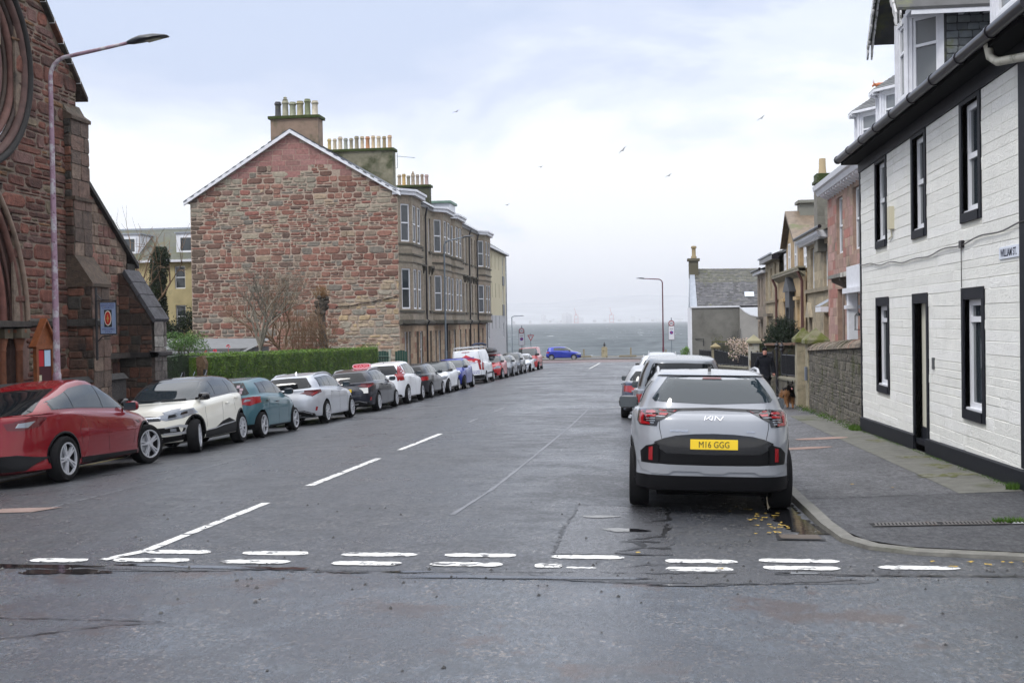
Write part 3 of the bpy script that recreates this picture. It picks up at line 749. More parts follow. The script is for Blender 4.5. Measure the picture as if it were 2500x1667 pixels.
    def place(s, x, y, rz=0, z=None):
        s.root.location = (x, y, 0); zf = z or zg; wb = s.P['wb']/2; d = Vector((-math.sin(rz), math.cos(rz), 0)); rt = Vector((math.cos(rz), math.sin(rz), 0))
        c = Vector((x, y, 0)); q = lambda a, b: zf((c+d*a+rt*b).x, (c+d*a+rt*b).y)
        hw = s.P['W']/2-.1
        zf_, zr_ = (q(wb, hw)+q(wb, -hw))/2, (q(-wb, hw)+q(-wb, -hw))/2; zr2, zl2 = (q(wb, hw)+q(-wb, hw))/2, (q(wb, -hw)+q(-wb, -hw))/2
        s.root.location.z = (zf_+zr_)/2+.002
        up = Vector((0, 0, 1)); dv = (d*2*wb+Vector((0, 0, zf_-zr_))).normalized(); rv = (rt*2*hw+Vector((0, 0, zr2-zl2))).normalized(); nv = rv.cross(dv).normalized(); rv = dv.cross(nv)
        s.root.rotation_euler = Matrix((rv, dv, nv)).transposed().to_euler()
# generic shapes
HATCH = dict(L=4.05, W=1.76, H=1.46, wb=2.57, ro=.68, tr=.315, belt_r=1.02, belt_f=.95, cowl=.97, nose=.72, cowl_d=1.0, screen_d=1.72, roof_d=.28, rw_d=.10, tuck2=.06)
SUV = dict(L=4.12, W=1.80, H=1.57, wb=2.61, ro=.66, tr=.335, belt_r=1.12, belt_f=1.02, cowl=1.05, nose=.84, cowl_d=.98, screen_d=1.72, roof_d=.28, rw_d=.10, tuck2=.06, gc=.23)
ESTATE = dict(L=4.65, W=1.79, H=1.47, wb=2.70, ro=1.0, tr=.32, belt_r=1.02, belt_f=.95, cowl=.97, nose=.70, cowl_d=1.05, screen_d=1.95, roof_d=.36, rw_d=.14, tuck2=.10)
# ================================================================ the parked vehicles
LX = -9.05
def sports_suv():
    P = dict(SUV, L=4.515, W=1.865, H=1.625, wb=2.68, ro=.93, tr=.36, belt_r=1.19, belt_f=1.07, cowl=1.12, nose=.92, cowl_d=1.05, screen_d=1.95, roof_d=.46, rw_d=.22, zsr=1.10, tuck=.0, tuck2=.05, zbump=.62, zside=.86, gc=.24, drop=.05, wroof=.68, nr=4.8, wlow=.99, cladz=.44, arch=1.12)
    c = Car('parked_car', 'light grey sports utility car seen from behind, yellow plate M16 GGG, at the right kerb', P, paint('grey_paint', (.285, .298, .325), .25, .28))
    c.wheels(5, 'twin', steer=0); i = c.i; H = P['H']
    c.decal('number_plate_panel', [('rear', [(-.52, .695), (0, .685), (.52, .695), (.59, .74), (.655, .815), (.55, .86), (.42, .893), (.22, .912), (0, .918), (-.22, .912), (-.42, .893), (-.55, .86), (-.655, .815), (-.59, .74)])], cm_gloss, off=.014)
    c.decal('bumper_insert', [('rear', [(-.60, .56), (.60, .56), (.62, .70), (.66, .80), (-.66, .80), (-.62, .70)])], cm_black, off=.008)
    c.decal('silver_skirt', [('rear', [(-.84, .585), (-.60, .575), (-.5, .57), (0, .565), (.5, .57), (.60, .575), (.84, .585), (.80, .50), (.68, .465), (.5, .465), (.44, .50), (.16, .50), (.11, .475), (-.11, .475), (-.16, .50), (-.44, .50), (-.5, .465), (-.68, .465), (-.80, .50)])], paint('grey_skirt', (.25, .26, .28), .1, .4), off=.016)
    for s_ in (1, -1):
        q = lambda L_: [(x*s_, z) for x, z in L_]
        pod = c.decal('reflector_housing', [('rear', q([(.60, .575), (.79, .575), (.80, .70), (.74, .765), (.63, .80), (.60, .78)]))], cm_black, off=.02)
        c.decal('reflector', [('rear', q([(.665, .61), (.705, .61), (.705, .755), (.665, .765)]))], cm_red, off=.026, parent=pod)
        tl = c.decal('tail_light', [('rear', q([(.36, 1.175), (.62, 1.185), (.83, 1.165), (.845, 1.04), (.82, .995), (.63, .99), (.615, 1.04), (.47, 1.12)]))], cm_gloss, off=.008)
        c.decal('tail_light_lens', [('rear', q([(.765, 1.15), (.805, 1.145), (.83, 1.03), (.80, 1.005), (.70, 1.005), (.71, 1.03), (.775, 1.04)])), ('rear', q([(.40, 1.163), (.60, 1.172), (.60, 1.152), (.43, 1.145)])), ('rear', q([(.50, 1.13), (.60, 1.135), (.60, 1.115), (.53, 1.108)])), ('rear', q([(.64, 1.165), (.74, 1.155), (.75, 1.125), (.64, 1.13)])), ('rear', q([(.64, 1.115), (.75, 1.108), (.755, 1.09), (.64, 1.095)]))], cm_red, off=.013, parent=tl)
        c.decal('tail_light_lens', [('rear', q([(.645, 1.08), (.74, 1.075), (.745, 1.067), (.645, 1.07)])), ('rear', q([(.645, 1.055), (.74, 1.05), (.74, 1.042), (.645, 1.045)])), ('rear', q([(.655, 1.03), (.70, 1.03), (.70, 1.02), (.655, 1.02)]))], cm_clear, off=.014, parent=tl)
        c.decal('side_tail_light', [('R' if s_ > 0 else 'L', [(i['yr']+.12, 1.16), (i['yr']+.36, 1.14), (i['yr']+.26, 1.06), (i['yr']+.12, 1.02)])], cm_dred, off=.008)
    c.decal('light_strip', [('rear', [(-.62, 1.180), (0, 1.20), (.62, 1.180), (.62, 1.150), (0, 1.172), (-.62, 1.150)])], cm_gloss, off=.007)
    c.rearglass(1.262, 1.535, .68, .53, cm_glass2)
    # seats and far windows glimpsed through the glass: greenish panels set into the pane
    c.decal('spoiler', [('rear', [(-.62, 1.545), (.62, 1.545), (.56, 1.60), (0, 1.615), (-.56, 1.60)])], c.pm, off=.03, skirt=.05)
    c.decal('brake_light', [('rear', [(-.11, 1.515), (.11, 1.515), (.10, 1.535), (-.10, 1.535)])], cm_dred, off=.012)
    c.glazing([-.75, .12], rear_end=-1.35, trim=cm_gloss); c.screen()
    c.seams([[(.62, .45), (.62, 1.05)], [(-.42, .5), (-.45, 1.08)], [(-1.1, .95), (-1.2, 1.15)]])
    c.strokes('tailgate_seam', 'rear', [[(-.60, 1.165), (-.60, .98), (-.54, .70), (0, .685), (.54, .70), (.60, .98), (.60, 1.165)]], .006, cm_seam, off=.002)
    c.handles([(.0, 1.0), (-.85, 1.02)], c.pm); c.mirrors(cm_gloss, sc=1.15, y=.62)
    c.arches(cm_black, .06, 0, 180); c.antenna(-1.25); c.rails(cm_silver, -1.15, .55, x=.60, hgt=.05, r_=.017)
    c.plate('rear', .0, .80, 'M16 GGG', cm_yel)
    k = .0; bz = 1.085
    kia = [[(-.095, bz-.022), (-.08, bz+.022), (-.08, bz+.022)], [(-.082, bz-.006), (-.030, bz+.024)], [(-.062, bz+.002), (-.020, bz-.024), (.000, bz-.024), (.012, bz+.022)], [(.012, bz+.022), (.058, bz-.022), (.078, bz+.022)]]
    kia = [[(-.105, bz-.022), (-.092, bz+.022)], [(-.088, bz-.012), (-.03, bz+.024)], [(-.06, bz+.004), (-.025, bz-.022), (-.012, bz+.022)], [(.008, bz-.024), (.02, bz+.022)], [(.02, bz+.022), (.07, bz-.022)], [(.07, bz-.022), (.105, bz+.022)]]
    c.strokes('badge', 'rear', kia, .008, cm_chrome, off=.010)
    c.writing('SPORTAGE', 'rear', -.385, .945, .20, .020, cm_chrome, name='badge', bold=.02)
    c.writing('GT-Line', 'rear', .40, .945, .09, .016, cm_chrome, name='badge', bold=.02)
    u = MB().box(-.62, .62, i['yr']+.35, i['yr']+1.6, .2, .26).tube([(.45, i['yr']+.15, .27), (.45, i['yr']+.6, .27)], .03, 10, c=(1, 1, 1))
    u.build('exhaust', cm_under, c.root)
    c.place(.70, 15.0, R(.2))
    return c
kia_ = sports_suv()

def red_car():
    P = dict(HATCH, L=4.75, W=1.92, H=1.61, wb=2.89, ro=.99, tr=.355, belt_r=1.10, belt_f=.98, cowl=1.0, nose=.76, cowl_d=1.02, screen_d=2.12, roof_d=1.35, rw_d=.18, zsr=1.06, tuck=.02, tuck2=.05, zbump=.5, zside=.74, drop=.10, gc=.2, nf=3.2, wroof=.66, nr=3.6, arch=1.10)
    c = Car('parked_car', 'glossy red electric hatchback with a sloping tail, parked nearest the camera by the church', P, paint('red_paint', (.175, .001, .006), .2, .18))
    c.wheels(5, 'twin', rimw=.04, rimr=.25, steer=R(-16)); i = c.i
    c.glazing([-1.02, -.05], rear_end=-1.62, front_end=i['yc']-.14, tint=cm_glass2, inset_top=.045)
    c.screen(); c.rearglass(1.10, 1.47, .72, .56)
    c.seams([[(.86, .42), (.93, .70), (.84, .97)], [(-.06, .36), (-.1, .8), (-.1, 1.0)], [(-.94, .55), (-1.0, .8), (-.86, 1.02)]], .007)
    for s_ in (1, -1):
        q = lambda L_: [(x*s_, z) for x, z in L_]
        tl = c.decal('tail_light', [('rear', q([(.45, .98), (.70, 1.0), (.84, 1.02), (.80, .90), (.66, .86), (.50, .88)])), ('R' if s_ > 0 else 'L', [(i['yr']+.14, .89), (i['yr']+.34, .88), (i['yr']+.62, 1.04), (i['yr']+.4, 1.06), (i['yr']+.16, 1.0)])], cm_dred, off=.007)
        c.decal('tail_light_lens', [('R' if s_ > 0 else 'L', [(i['yr']+.16, .91), (i['yr']+.30, .90), (i['yr']+.42, .99), (i['yr']+.2, .97)])], cm_clear, off=.011, parent=tl)
        c.decal('headlight', [('front', q([(.45, .66), (.78, .72), (.74, .62), (.5, .60)]))], cm_clear, off=.007)
    c.decal('black_valance', [('rear', [(-.86, .42), (-.6, .50), (0, .5), (.6, .5), (.86, .42), (.7, .26), (-.7, .26)])], cm_black, off=.022)
    sill = [(-1.0, .20), (1.0, .20), (1.0, .30), (-1.0, .34)]
    c.decal('sill', c.both('', sill), cm_black, off=.008)
    c.arches(cm_black, .035, -20, 200)
    c.decal('side_repeater', c.both('', [(.98, .82), (1.16, .80), (1.12, .76)]), cm_gloss, off=.008)
    for y in (-.28, .62): c.decal('door_handle', c.both('', [(y-.14, .875), (y-.02, .87), (y, .845), (y-.08, .835), (y-.13, .85)]), c.pm, off=.006)
    c.mirrors(c.pm, y=.76, sc=1.1)
    c.plate('rear', 0, .80, '', cm_yel)
    c.place(LX-.90, 18.33, R(-.6)); return c
red_car()

def cream_suv():
    P = dict(SUV, L=4.12, W=1.80, H=1.56, wb=2.60, ro=.68, cladz=.0, nf=3.0, nose=.88)
    cream = paint('cream_paint', (.72, .70, .62), .0, .3); blk = cm_gloss
    c = Car('parked_car', 'cream compact utility car with a black roof, facing the camera behind the red car', P, cream, roofm=cm_gloss)
    i = c.i; c.wheels(5, 'y', rimw=.035, steer=R(14))
    c.glazing([-.85, .05], rear_end=-1.4, tint=cm_glass2); c.screen()
    c.rearglass(1.16, 1.42, .60, .5)
    c.seams([[(.80, .48), (.86, .8), (.80, 1.0)], [(-.08, .50), (-.12, .9), (-.1, 1.08)], [(-.90, .75), (-.82, 1.1)]], .007)
    for s_ in (1, -1):
        q = lambda L_: [(x*s_, z) for x, z in L_]
        V = 'R' if s_ > 0 else 'L'
        h = c.decal('headlight', [('front', q([(.36, .79), (.60, .86), (.80, .90), (.84, .80), (.72, .72), (.50, .69), (.38, .73)])), (V, [(i['yf']-.16, .76), (i['yf']-.40, .86), (i['yf']-.50, .92), (i['yf']-.3, .90), (i['yf']-.16, .86)])], cm_clear, off=.008)
        c.decal('headlight_bulb', [('front', q([(.52, .74), (.64, .76), (.62, .81), (.53, .80)])), ('front', q([(.68, .78), (.76, .81), (.75, .85), (.69, .83)]))], cm_gloss, off=.013, parent=h)
        c.decal('fog_light_surround', [('front', q([(.42, .42), (.74, .40), (.82, .46), (.80, .56), (.68, .60), (.46, .565), (.48, .54), (.66, .56), (.74, .52), (.72, .455), (.45, .45)]))], cm_silver, off=.014)
        c.decal('tail_light', [('rear', q([(.55, 1.05), (.80, 1.07), (.80, .92), (.58, .90)]))], cm_red, off=.007)
        c.decal('fog_light', [('front', q([(.55, .47), (.63, .47), (.63, .53), (.55, .53)]))], cm_clear, off=.012)
    c.decal('grille', [('front', [(-.40, .70), (.40, .70), (.44, .77), (.2, .80), (-.2, .80), (-.44, .77)])], cm_gloss, off=.006)
    c.decal('grille_bar', [('front', [(-.40, .775), (0, .785), (.40, .775), (.40, .755), (0, .765), (-.40, .755)])], cm_chrome, off=.012)
    c.decal('lower_grille', [('front', [(-.68, .44), (.68, .44), (.66, .56), (-.66, .56)])], cm_black, off=.007)
    c.decal('front_skirt', [('front', [(-.84, .40), (-.8, .30), (-.4, .26), (.4, .26), (.8, .30), (.84, .40), (.5, .38), (-.5, .38)])], cm_black, off=.01)
    c.decal('skid_plate', [('front', [(-.34, .25), (.34, .25), (.42, .35), (-.42, .35)])], cm_silver, off=.016)
    c.decal('side_cladding', c.both('', [(-.92, .28), (.90, .27), (.86, .40), (.4, .42), (-.05, .55), (-.45, .60), (-.88, .50)]), cm_black, off=.012)
    c.strokes('side_trim', '', [[(.82, .42), (.4, .43), (-.05, .47), (-.85, .505)]], .022, cm_silver, off=.02, both=True)
    c.arches(cm_black, .055, -15, 195); c.handles([(-.38, .92), (-1.0, 1.02)], cream); c.mirrors(cm_gloss, sc=1.05)
    c.strokes('wiper', 'front', [[(-.55, 1.085), (-.05, 1.075)], [(.0, 1.085), (.5, 1.10)]], .018, cm_black, off=.02)
    c.place(LX-.88, 23.45, R(180+1)); return c
cream_suv()

def teal_hatch():
    P = dict(HATCH, L=3.67, W=1.68, H=1.45, wb=2.43, ro=.58, tr=.305, belt_r=1.02, belt_f=.93, cowl_d=.82, screen_d=1.5, roof_d=.22, rw_d=.10)
    m = paint('teal_paint', (.045, .125, .155), .45, .32)
    c = Car('parked_car', 'teal blue small hatchback with stickers in its rear window, behind the cream car', P, m); i = c.i
    c.wheels(5, 'turbine', rimr=.225, rimw=.04); c.glazing([-.70, .02], rear_end=-1.12, tint=cm_glass2); c.screen(); rg = c.rearglass(1.04, 1.33, .62, .50)
    its = [('rear', [(x-.035*k, z-.03), (x+.035*k, z-.03), (x+.035*k, z+.03), (x-.035*k, z+.03)]) for x, z, k in ((.1, 1.27, 1), (.25, 1.25, 1.2), (.40, 1.24, 1), (.47, 1.17, 1), (.46, 1.10, .8))]
    c.decal('window_sticker', its, M('car_sticker', (.5, .38, .42), .5), off=.009, parent=rg)
    c.seams([[(.68, .3), (.72, .75), (.68, .93)], [(-.08, .28), (-.10, .95)], [(-.78, .6), (-.72, 1.0)]], .007)
    for s_ in (1, -1):
        q = lambda L_: [(x*s_, z) for x, z in L_]; V = 'R' if s_ > 0 else 'L'
        tl = c.decal('tail_light', [('rear', q([(.48, .93), (.60, .98), (.78, .98), (.80, .84), (.66, .78), (.50, .82)])), (V, [(i['yr']+.10, .80), (i['yr']+.30, .84), (i['yr']+.40, .92), (i['yr']+.3, .99), (i['yr']+.1, .97)])], cm_red, off=.009)
        c.decal('tail_light_lens', [('rear', q([(.53, .87), (.66, .89), (.66, .93), (.56, .93)]))], cm_clear, off=.014, parent=tl)
    c.decal('rear_skirt', [('rear', [(-.78, .24), (.78, .24), (.8, .34), (-.8, .34)])], cm_black, off=.008)
    c.decal('sill', c.both('', [(-.78, .17), (.78, .17), (.78, .25), (-.78, .27)]), cm_black, off=.006)
    c.handles([(.0-.18, .82), (-.86, .87)], cm_gloss); c.mirrors(cm_gloss); c.plate('rear', 0, .58, '', cm_yel)
    c.place(LX-.80, 27.32, 0); return c
teal_hatch()

def estate(label, m, x, y, taxi=False):
    P = dict(ESTATE, cladz=0)
    c = Car('parked_car', label, P, m); i = c.i
    c.wheels(10, 'single', rimw=.018, rim=cm_rim, rimr=.225); c.glazing([-1.15, -.62, .22], rear_end=-1.62, tint=cm_glass2); c.screen(); c.rearglass(1.04, 1.33, .66, .52, cm_glass)
    c.seams([[(.86, .32), (.88, .7), (.82, .95)], [(.0, .28), (-.02, .95)], [(-.90, .6), (-.86, 1.0)]], .007)
    for s_ in (1, -1):
        q = lambda L_: [(x*s_, z) for x, z in L_]; V = 'R' if s_ > 0 else 'L'
        c.decal('tail_light', [('rear', q([(.38, .90), (.62, .96), (.82, .98), (.84, .90), (.70, .80), (.60, .84), (.50, .88)])), (V, [(i['yr']+.12, .84), (i['yr']+.22, .84), (i['yr']+.42, .97), (i['yr']+.14, .98)])], cm_dred, off=.009)
        c.decal('tail_light', [('rear', q([(.66, .87), (.80, .93), (.78, .87), (.70, .83)]))], cm_red, off=.013)
        c.decal('reflector', [('rear', q([(.74, .40), (.77, .40), (.79, .50), (.76, .51)]))], cm_red, off=.01)
    c.decal('rear_skirt', [('rear', [(-.74, .24), (.74, .24), (.72, .33), (.5, .42), (-.5, .42), (-.72, .33)])], cm_black, off=.008)
    c.strokes('chrome_trim', 'rear', [[(-.66, .33), (-.46, .40), (.46, .40), (.66, .33)], [(-.40, .30), (.40, .30)]], .018, cm_chrome, off=.014)
    c.decal('sill', c.both('', [(-.86, .17), (.92, .17), (.92, .23), (-.86, .25)]), c.pm if not taxi else cm_silver, off=.02)
    c.handles([(.30-.3, .88), (-.75, .90)], c.pm); c.mirrors(cm_gloss, y=.74)
    c.strokes('window_trim', '', [[(-1.60, i['belt'](-1.6)+.03), (.95, i['belt'](.95)+.03)]], .012, cm_chrome, off=.010, both=True)
    c.rails(c.pm if not taxi else cm_silver, -1.55, .5, hgt=.03, r_=.018)
    if taxi:
        c.plate('rear', .60, .74, '', cm_white, .30, .18); c.plate('rear', -.02, .76, '', cm_yel, .44, .10)
        c.writing('PRIVATE HIRE', 'rear', .66, .78, .12, .045, M('car_green_print', (.1, .45, .05), .5), name='hire_plate_lettering', bold=.02, off=.03)
        h = c.bvh.ray_cast(Vector((0, -.25, 5)), Vector((0, 0, -1)))[0].z; n = 20; mb = MB(); V = []
        for k in range(n):
            t = 2*math.pi*k/n; ex = abs(math.cos(t))**.55*(1 if math.cos(t) > 0 else -1); ez = abs(math.sin(t))**.75*(1 if math.sin(t) > 0 else -1); V.append((ex*.33, ez*.085))
        F = Fr((.08, -.25, h+.10), (1, 0, 0), (0, -1, 0)); mb.prism(V, -.05, .05, F=F); mb.box(-.36, .36, -.1, .1, -.11, -.085, F=F)
        ts = mb.build('taxi_sign', M('car_taxi_white', (.8, .5, .55), .35), c.root)
        MB().prism([(a*.88, b*.72) for a, b in V], .051, .056, F=F).build('taxi_sign_face', M('car_taxi_red', (.62, .06, .09), .4), ts)
        text_mb('TAXI', 1, lambda u, v, d: F.p(u, .058+d, v), .003, fit=(.44, .085), bold=.03).build('taxi_lettering', M('car_taxi_text', (.78, .32, .36), .5), ts)
    else: c.antenna(-1.2, mat=c.pm)
    c.place(x, y, 0); return c
estate('silver estate car with roof rails and dark rear glass, behind the teal hatchback', paint('silver_paint', (.46, .48, .52), .55, .3), LX-.86, 32.9)
estate('black estate car with a pink TAXI sign on its roof, parked beside the hedge', paint('black_paint', (.012, .014, .024), .3, .25), LX-.86, 39.2, True)

def lightcar(label, P, m, x, y, rz=0, lights='hatch', wheels=('twin', 5), pill=(-.8, .05), rear_end=-1.3, rz_off=0, plate=None, rimr=None, z=None, mir=None, extra=None, front='plain', nm='parked_car', tint=None, steer=0, roofm=None):
    c = Car(nm, label, P, m, roofm=roofm); i = c.i; W_ = i['W']
    c.wheels(wheels[1], wheels[0], rimr=rimr, steer=steer); c.glazing(list(pill), rear_end=rear_end, tint=tint or cm_glass2); c.screen()
    zr = i['zbr']; c.rearglass(zr+.03, i['H']-P.get('drop', .06)-.10, W_*.74, i['wr']*.88)
    wb = P['wb']/2; b = i['belt']
    c.seams([[(wb-.5, .32), (wb-.46, .7), (wb-.5, b(wb-.5)-.02)], [(pill[-1]-.03, .30), (pill[-1]-.03, b(0)-.02)], [(-wb+.44, .6), (-wb+.5, b(-wb+.5)-.02)]], .007)
    for s_ in (1, -1):
        q = lambda L_: [(x_*s_, z_) for x_, z_ in L_]; V = 'R' if s_ > 0 else 'L'
        if lights == 'hatch': c.decal('tail_light', [('rear', q([(W_*.55, zr-.16), (W_*.9, zr-.10), (W_*.92, zr-.26), (W_*.6, zr-.28)])), (V, [(i['yr']+.12, zr-.28), (i['yr']+.26, zr-.24), (i['yr']+.32, zr-.10), (i['yr']+.12, zr-.1)])], cm_red, off=.009)
        if lights == 'tall': c.decal('tail_light', [('rear', q([(W_*.80, zr-.22), (W_*.92, zr-.2), (W_*.88, zr+.05), (W_*.72, i['H']-.18), (W_*.66, i['H']-.18), (W_*.70, zr+.05)])), (V, [(i['yr']+.14, zr-.24), (i['yr']+.30, zr-.05), (i['yr']+.20, zr+.05), (i['yr']+.14, zr)])], cm_red, off=.011)
        zn = i['zn']
        if front == 'round':
            cc = [(W_*.68+.115*math.cos(t), zn-.06+.115*math.sin(t)) for t in [k*math.pi/8 for k in range(16)]]
            h = c.decal('headlight', [('front', q(cc))], cm_chrome, off=.012)
            c.decal('headlight_lens', [('front', q([(W_*.68+(a-W_*.68)*.8, zn-.06+(bb-zn+.06)*.8) for a, bb in cc]))], cm_clear, off=.017, parent=h)
        else: c.decal('headlight', [('front', q([(W_*.45, zn-.10), (W_*.8, zn-.03), (W_*.93, zn-.02), (W_*.88, zn-.15), (W_*.5, zn-.19)])), (V, [(i['yf']-.18, zn-.14), (i['yf']-.4, zn-.02), (i['yf']-.5, zn+.01), (i['yf']-.2, zn)])], cm_clear, off=.008)
    zn = i['zn']
    c.decal('grille', [('front', [(-W_*.42, zn-.12), (W_*.42, zn-.12), (W_*.38, zn-.24), (-W_*.38, zn-.24)])], cm_black, off=.007)
    c.decal('lower_grille', [('front', [(-W_*.7, .30), (W_*.7, .30), (W_*.66, .42), (-W_*.66, .42)])], cm_black, off=.007)
    c.decal('rear_skirt', [('rear', [(-W_*.86, .25), (W_*.86, .25), (W_*.8, .38), (-W_*.8, .38)])], cm_black, off=.008)
    c.decal('sill', c.both('', [(-wb+.46, P.get('gc', .2)-.02), (wb-.46, P.get('gc', .2)-.02), (wb-.46, .27), (-wb+.46, .29)]), cm_black, off=.008)
    c.handles([(-.2, b(-.2)-.10), (-.85, b(-.9)-.09)], m); c.mirrors(mir or cm_gloss)
    if plate: c.plate('rear', 0, .62, '', cm_yel)
    c.plate('front', 0, .45, '', cm_white)
    if extra: extra(c)
    c.place(x, y, R(rz), z); return c
white = paint('white_paint', (.72, .74, .78), 0, .3)
lightcar('white utility car with tall red tail lights, parked behind the taxi', dict(SUV, L=4.43, W=1.86, H=1.65, wb=2.70, ro=.82, tr=.35), white, LX-.88, 44.0, lights='tall', wheels=('turbine', 5), extra=lambda c: c.antenna(-1.3, 'rod'))
lightcar('black five-door hatchback in front of the white utility car', dict(HATCH, L=4.26, W=1.79, H=1.48, wb=2.62, ro=.76), paint('black2', (.018, .02, .026), .3, .25), LX-.86, 48.8)
lightcar('white hatchback with a dark roof, facing the camera ahead of the black hatchback', dict(HATCH, L=4.0, W=1.75, H=1.50, wb=2.55, ro=.7, nose=.8), white, LX-.86, 53.2, 180, roofm=cm_gloss, mir=cm_gloss)
blue = paint('blue_paint', (.012, .028, .26), .35, .3)
lightcar('deep blue small car with round headlights, facing the camera in front of the white van', dict(SUV, L=4.1, W=1.79, H=1.56, wb=2.60, ro=.68, tr=.33, nose=.88), blue, LX-.84, 57.6, 180, front='round', steer=R(8))

def van(label, m, x, y, rz, L=4.97, H=1.97, W=1.99, wb=2.93, roofing=False, windows=False, rackon=False, frontlights=True, z=None, glassrear=False):
    P = dict(L=L, W=W, H=H, wb=wb, ro=1.0, tr=.335, belt_r=1.22, belt_f=1.20, cowl=1.22, nose=.95, cowl_d=.72, screen_d=1.55, roof_d=.14, rw_d=.05, tuck=.01, tuck2=.02, zsr=1.1, zbump=.5, zside=.85, gc=.22, wroof=.80, drop=.03, nr=7, gr=7, nf=3.4, cat='van')
    c = Car('parked_van', label, P, m); i = c.i; c.wheels(6, 'twin', rimr=.21)
    yb = i['yc']-.12; ya = .75 if not windows else -1.85
    c.glazing([] if not windows else [-.85, .55], rear_end=ya, front_end=yb, tint=cm_glass2, inset_top=.10)
    c.screen(inx=.08)
    W_ = i['W']
    c.strokes('door_seam', 'rear', [[(0, .45), (0, H-.12)], [(-.80, .5), (-.82, 1.2), (-.70, H-.12), (.70, H-.12), (.82, 1.2), (.80, .5)]], .010, cm_seam, off=.003)
    c.seams([[(.72, .4), (.72, 1.15)], [(-.55, .4), (-.55, H-.3)]], .010)
    for s_ in (1, -1):
        q = lambda L_: [(x_*s_, z_) for x_, z_ in L_]; V = 'R' if s_ > 0 else 'L'
        c.decal('tail_light', [('rear', q([(.86, .78), (.945, .78), (.93, 1.38), (.87, 1.38)])), (V, [(i['yr']+.06, .8), (i['yr']+.13, .8), (i['yr']+.10, 1.38), (i['yr']+.05, 1.38)])], cm_red, off=.012)
        c.decal('headlight', [('front', q([(.50, .80), (.85, .98), (.86, .82), (.60, .68)])), (V, [(i['yf']-.18, .74), (i['yf']-.45, 1.0), (i['yf']-.3, 1.0), (i['yf']-.16, .86)])], cm_clear, off=.01)
    c.decal('grille', [('front', [(-.42, .68), (.42, .68), (.48, .86), (-.48, .86)])], cm_black, off=.008)
    c.decal('lower_grille', [('front', [(-.7, .36), (.7, .36), (.66, .56), (-.66, .56)])], cm_black, off=.008)
    c.decal('rear_bumper', [('rear', [(-.93, .30), (.93, .30), (.94, .50), (-.94, .50)])], cm_black, off=.03, skirt=.05)
    c.decal('side_moulding', c.both('', [(-wb/2+.45, .52), (wb/2-.45, .52), (wb/2-.45, .60), (-wb/2+.45, .60)]), cm_black, off=.01)
    c.decal('sill', c.both('', [(-wb/2+.44, .21), (wb/2-.44, .21), (wb/2-.44, .30), (-wb/2+.44, .30)]), cm_black, off=.008)
    c.handles([(.62, 1.02)], cm_gloss); c.mirrors(cm_gloss, sc=1.35, z=1.28, y=i['yc']-.32)
    c.plate('rear', -.25, .62, '', cm_yel); c.plate('front', 0, .48, '', cm_white)
    if glassrear: c.rearglass(1.22, 1.76, .80, .68, cm_glass2)
    if roofing:
        rm = M('car_roofing_red', (.55, .03, .04), .5); bl = M('car_lettering_blue', (.05, .07, .30), .5)
        s1 = c.decal('roof_logo', [('rear', [(-.62, 1.32), (-.30, 1.50), (.02, 1.66), (.40, 1.48), (.75, 1.38), (.70, 1.32), (.75, 1.32), (.52, 1.32), (.5, 1.25), (-.42, 1.25), (-.42, 1.32)])], rm, off=.008, skirt=.004)
        c.writing('ROOFING', 'rear', .05, 1.30, .62, .085, cm_white, parent=s1, name='logo_lettering', bold=.03, off=.016)
        c.writing('MCGLONE', 'rear', .05, 1.48, .86, .10, bl, parent=s1, name='logo_lettering', bold=.02, off=.014)
        c.writing('SLATING TILING & LEADWORK', 'rear', .05, 1.19, 1.0, .045, bl, name='lettering', bold=.015)
        c.writing('TEL: 01436 670608', 'rear', .42, .72, .62, .055, bl, name='lettering', bold=.02)
        c.writing('MOB: 07808 380 368', 'rear', .42, .62, .62, .055, bl, name='lettering', bold=.02)
        c.strokes('door_handle', 'rear', [[(.10, 1.02), (.28, 1.03)]], .03, cm_black, off=.02)
        c.decal('brake_light', [('rear', [(-.22, 1.80), (.22, 1.80), (.22, 1.83), (-.22, 1.83)])], cm_red, off=.012)
        mb = MB(); h = H+.10     # ladders and roof bars
        for yy in (-1.9, -.8, .3, 1.1): mb.tube([(-.78, yy, H-.06), (-.72, yy, h), (.72, yy, h), (.78, yy, H-.06)], .02, 6)
        for xx in (-.70, .72): mb.tube([(xx, -2.2, h+.02), (xx, 1.3, h+.02)], .02, 6)
        for x0 in (-.5, .12):
            for xx in (x0, x0+.38): mb.tube([(xx, -2.35, h+.05), (xx, 1.2, h+.05)], .025, 6)
            for k in range(12): mb.tube([(x0, -2.2+k*.29, h+.05), (x0+.38, -2.2+k*.29, h+.05)], .014, 5)
        mb.build('roof_rack', cm_silver, c.root)
        mb = MB(); mb.tube([(.15, -.5, h+.14), (.3, -.3, h+.20), (.62, .2, h+.2), (.7, .9, h+.12)], .07, 7); mb.build('tarpaulin_roll', M('car_tarp', (.03, .04, .08), .7), c.root)
    c.place(x, y, R(rz), z); return c
van('white van with a red ROOFING logo and ladders on its roof rack', white, LX-.98, 65.7, 0, roofing=True)
red2 = paint('bright_red', (.42, .015, .02), .1, .3)
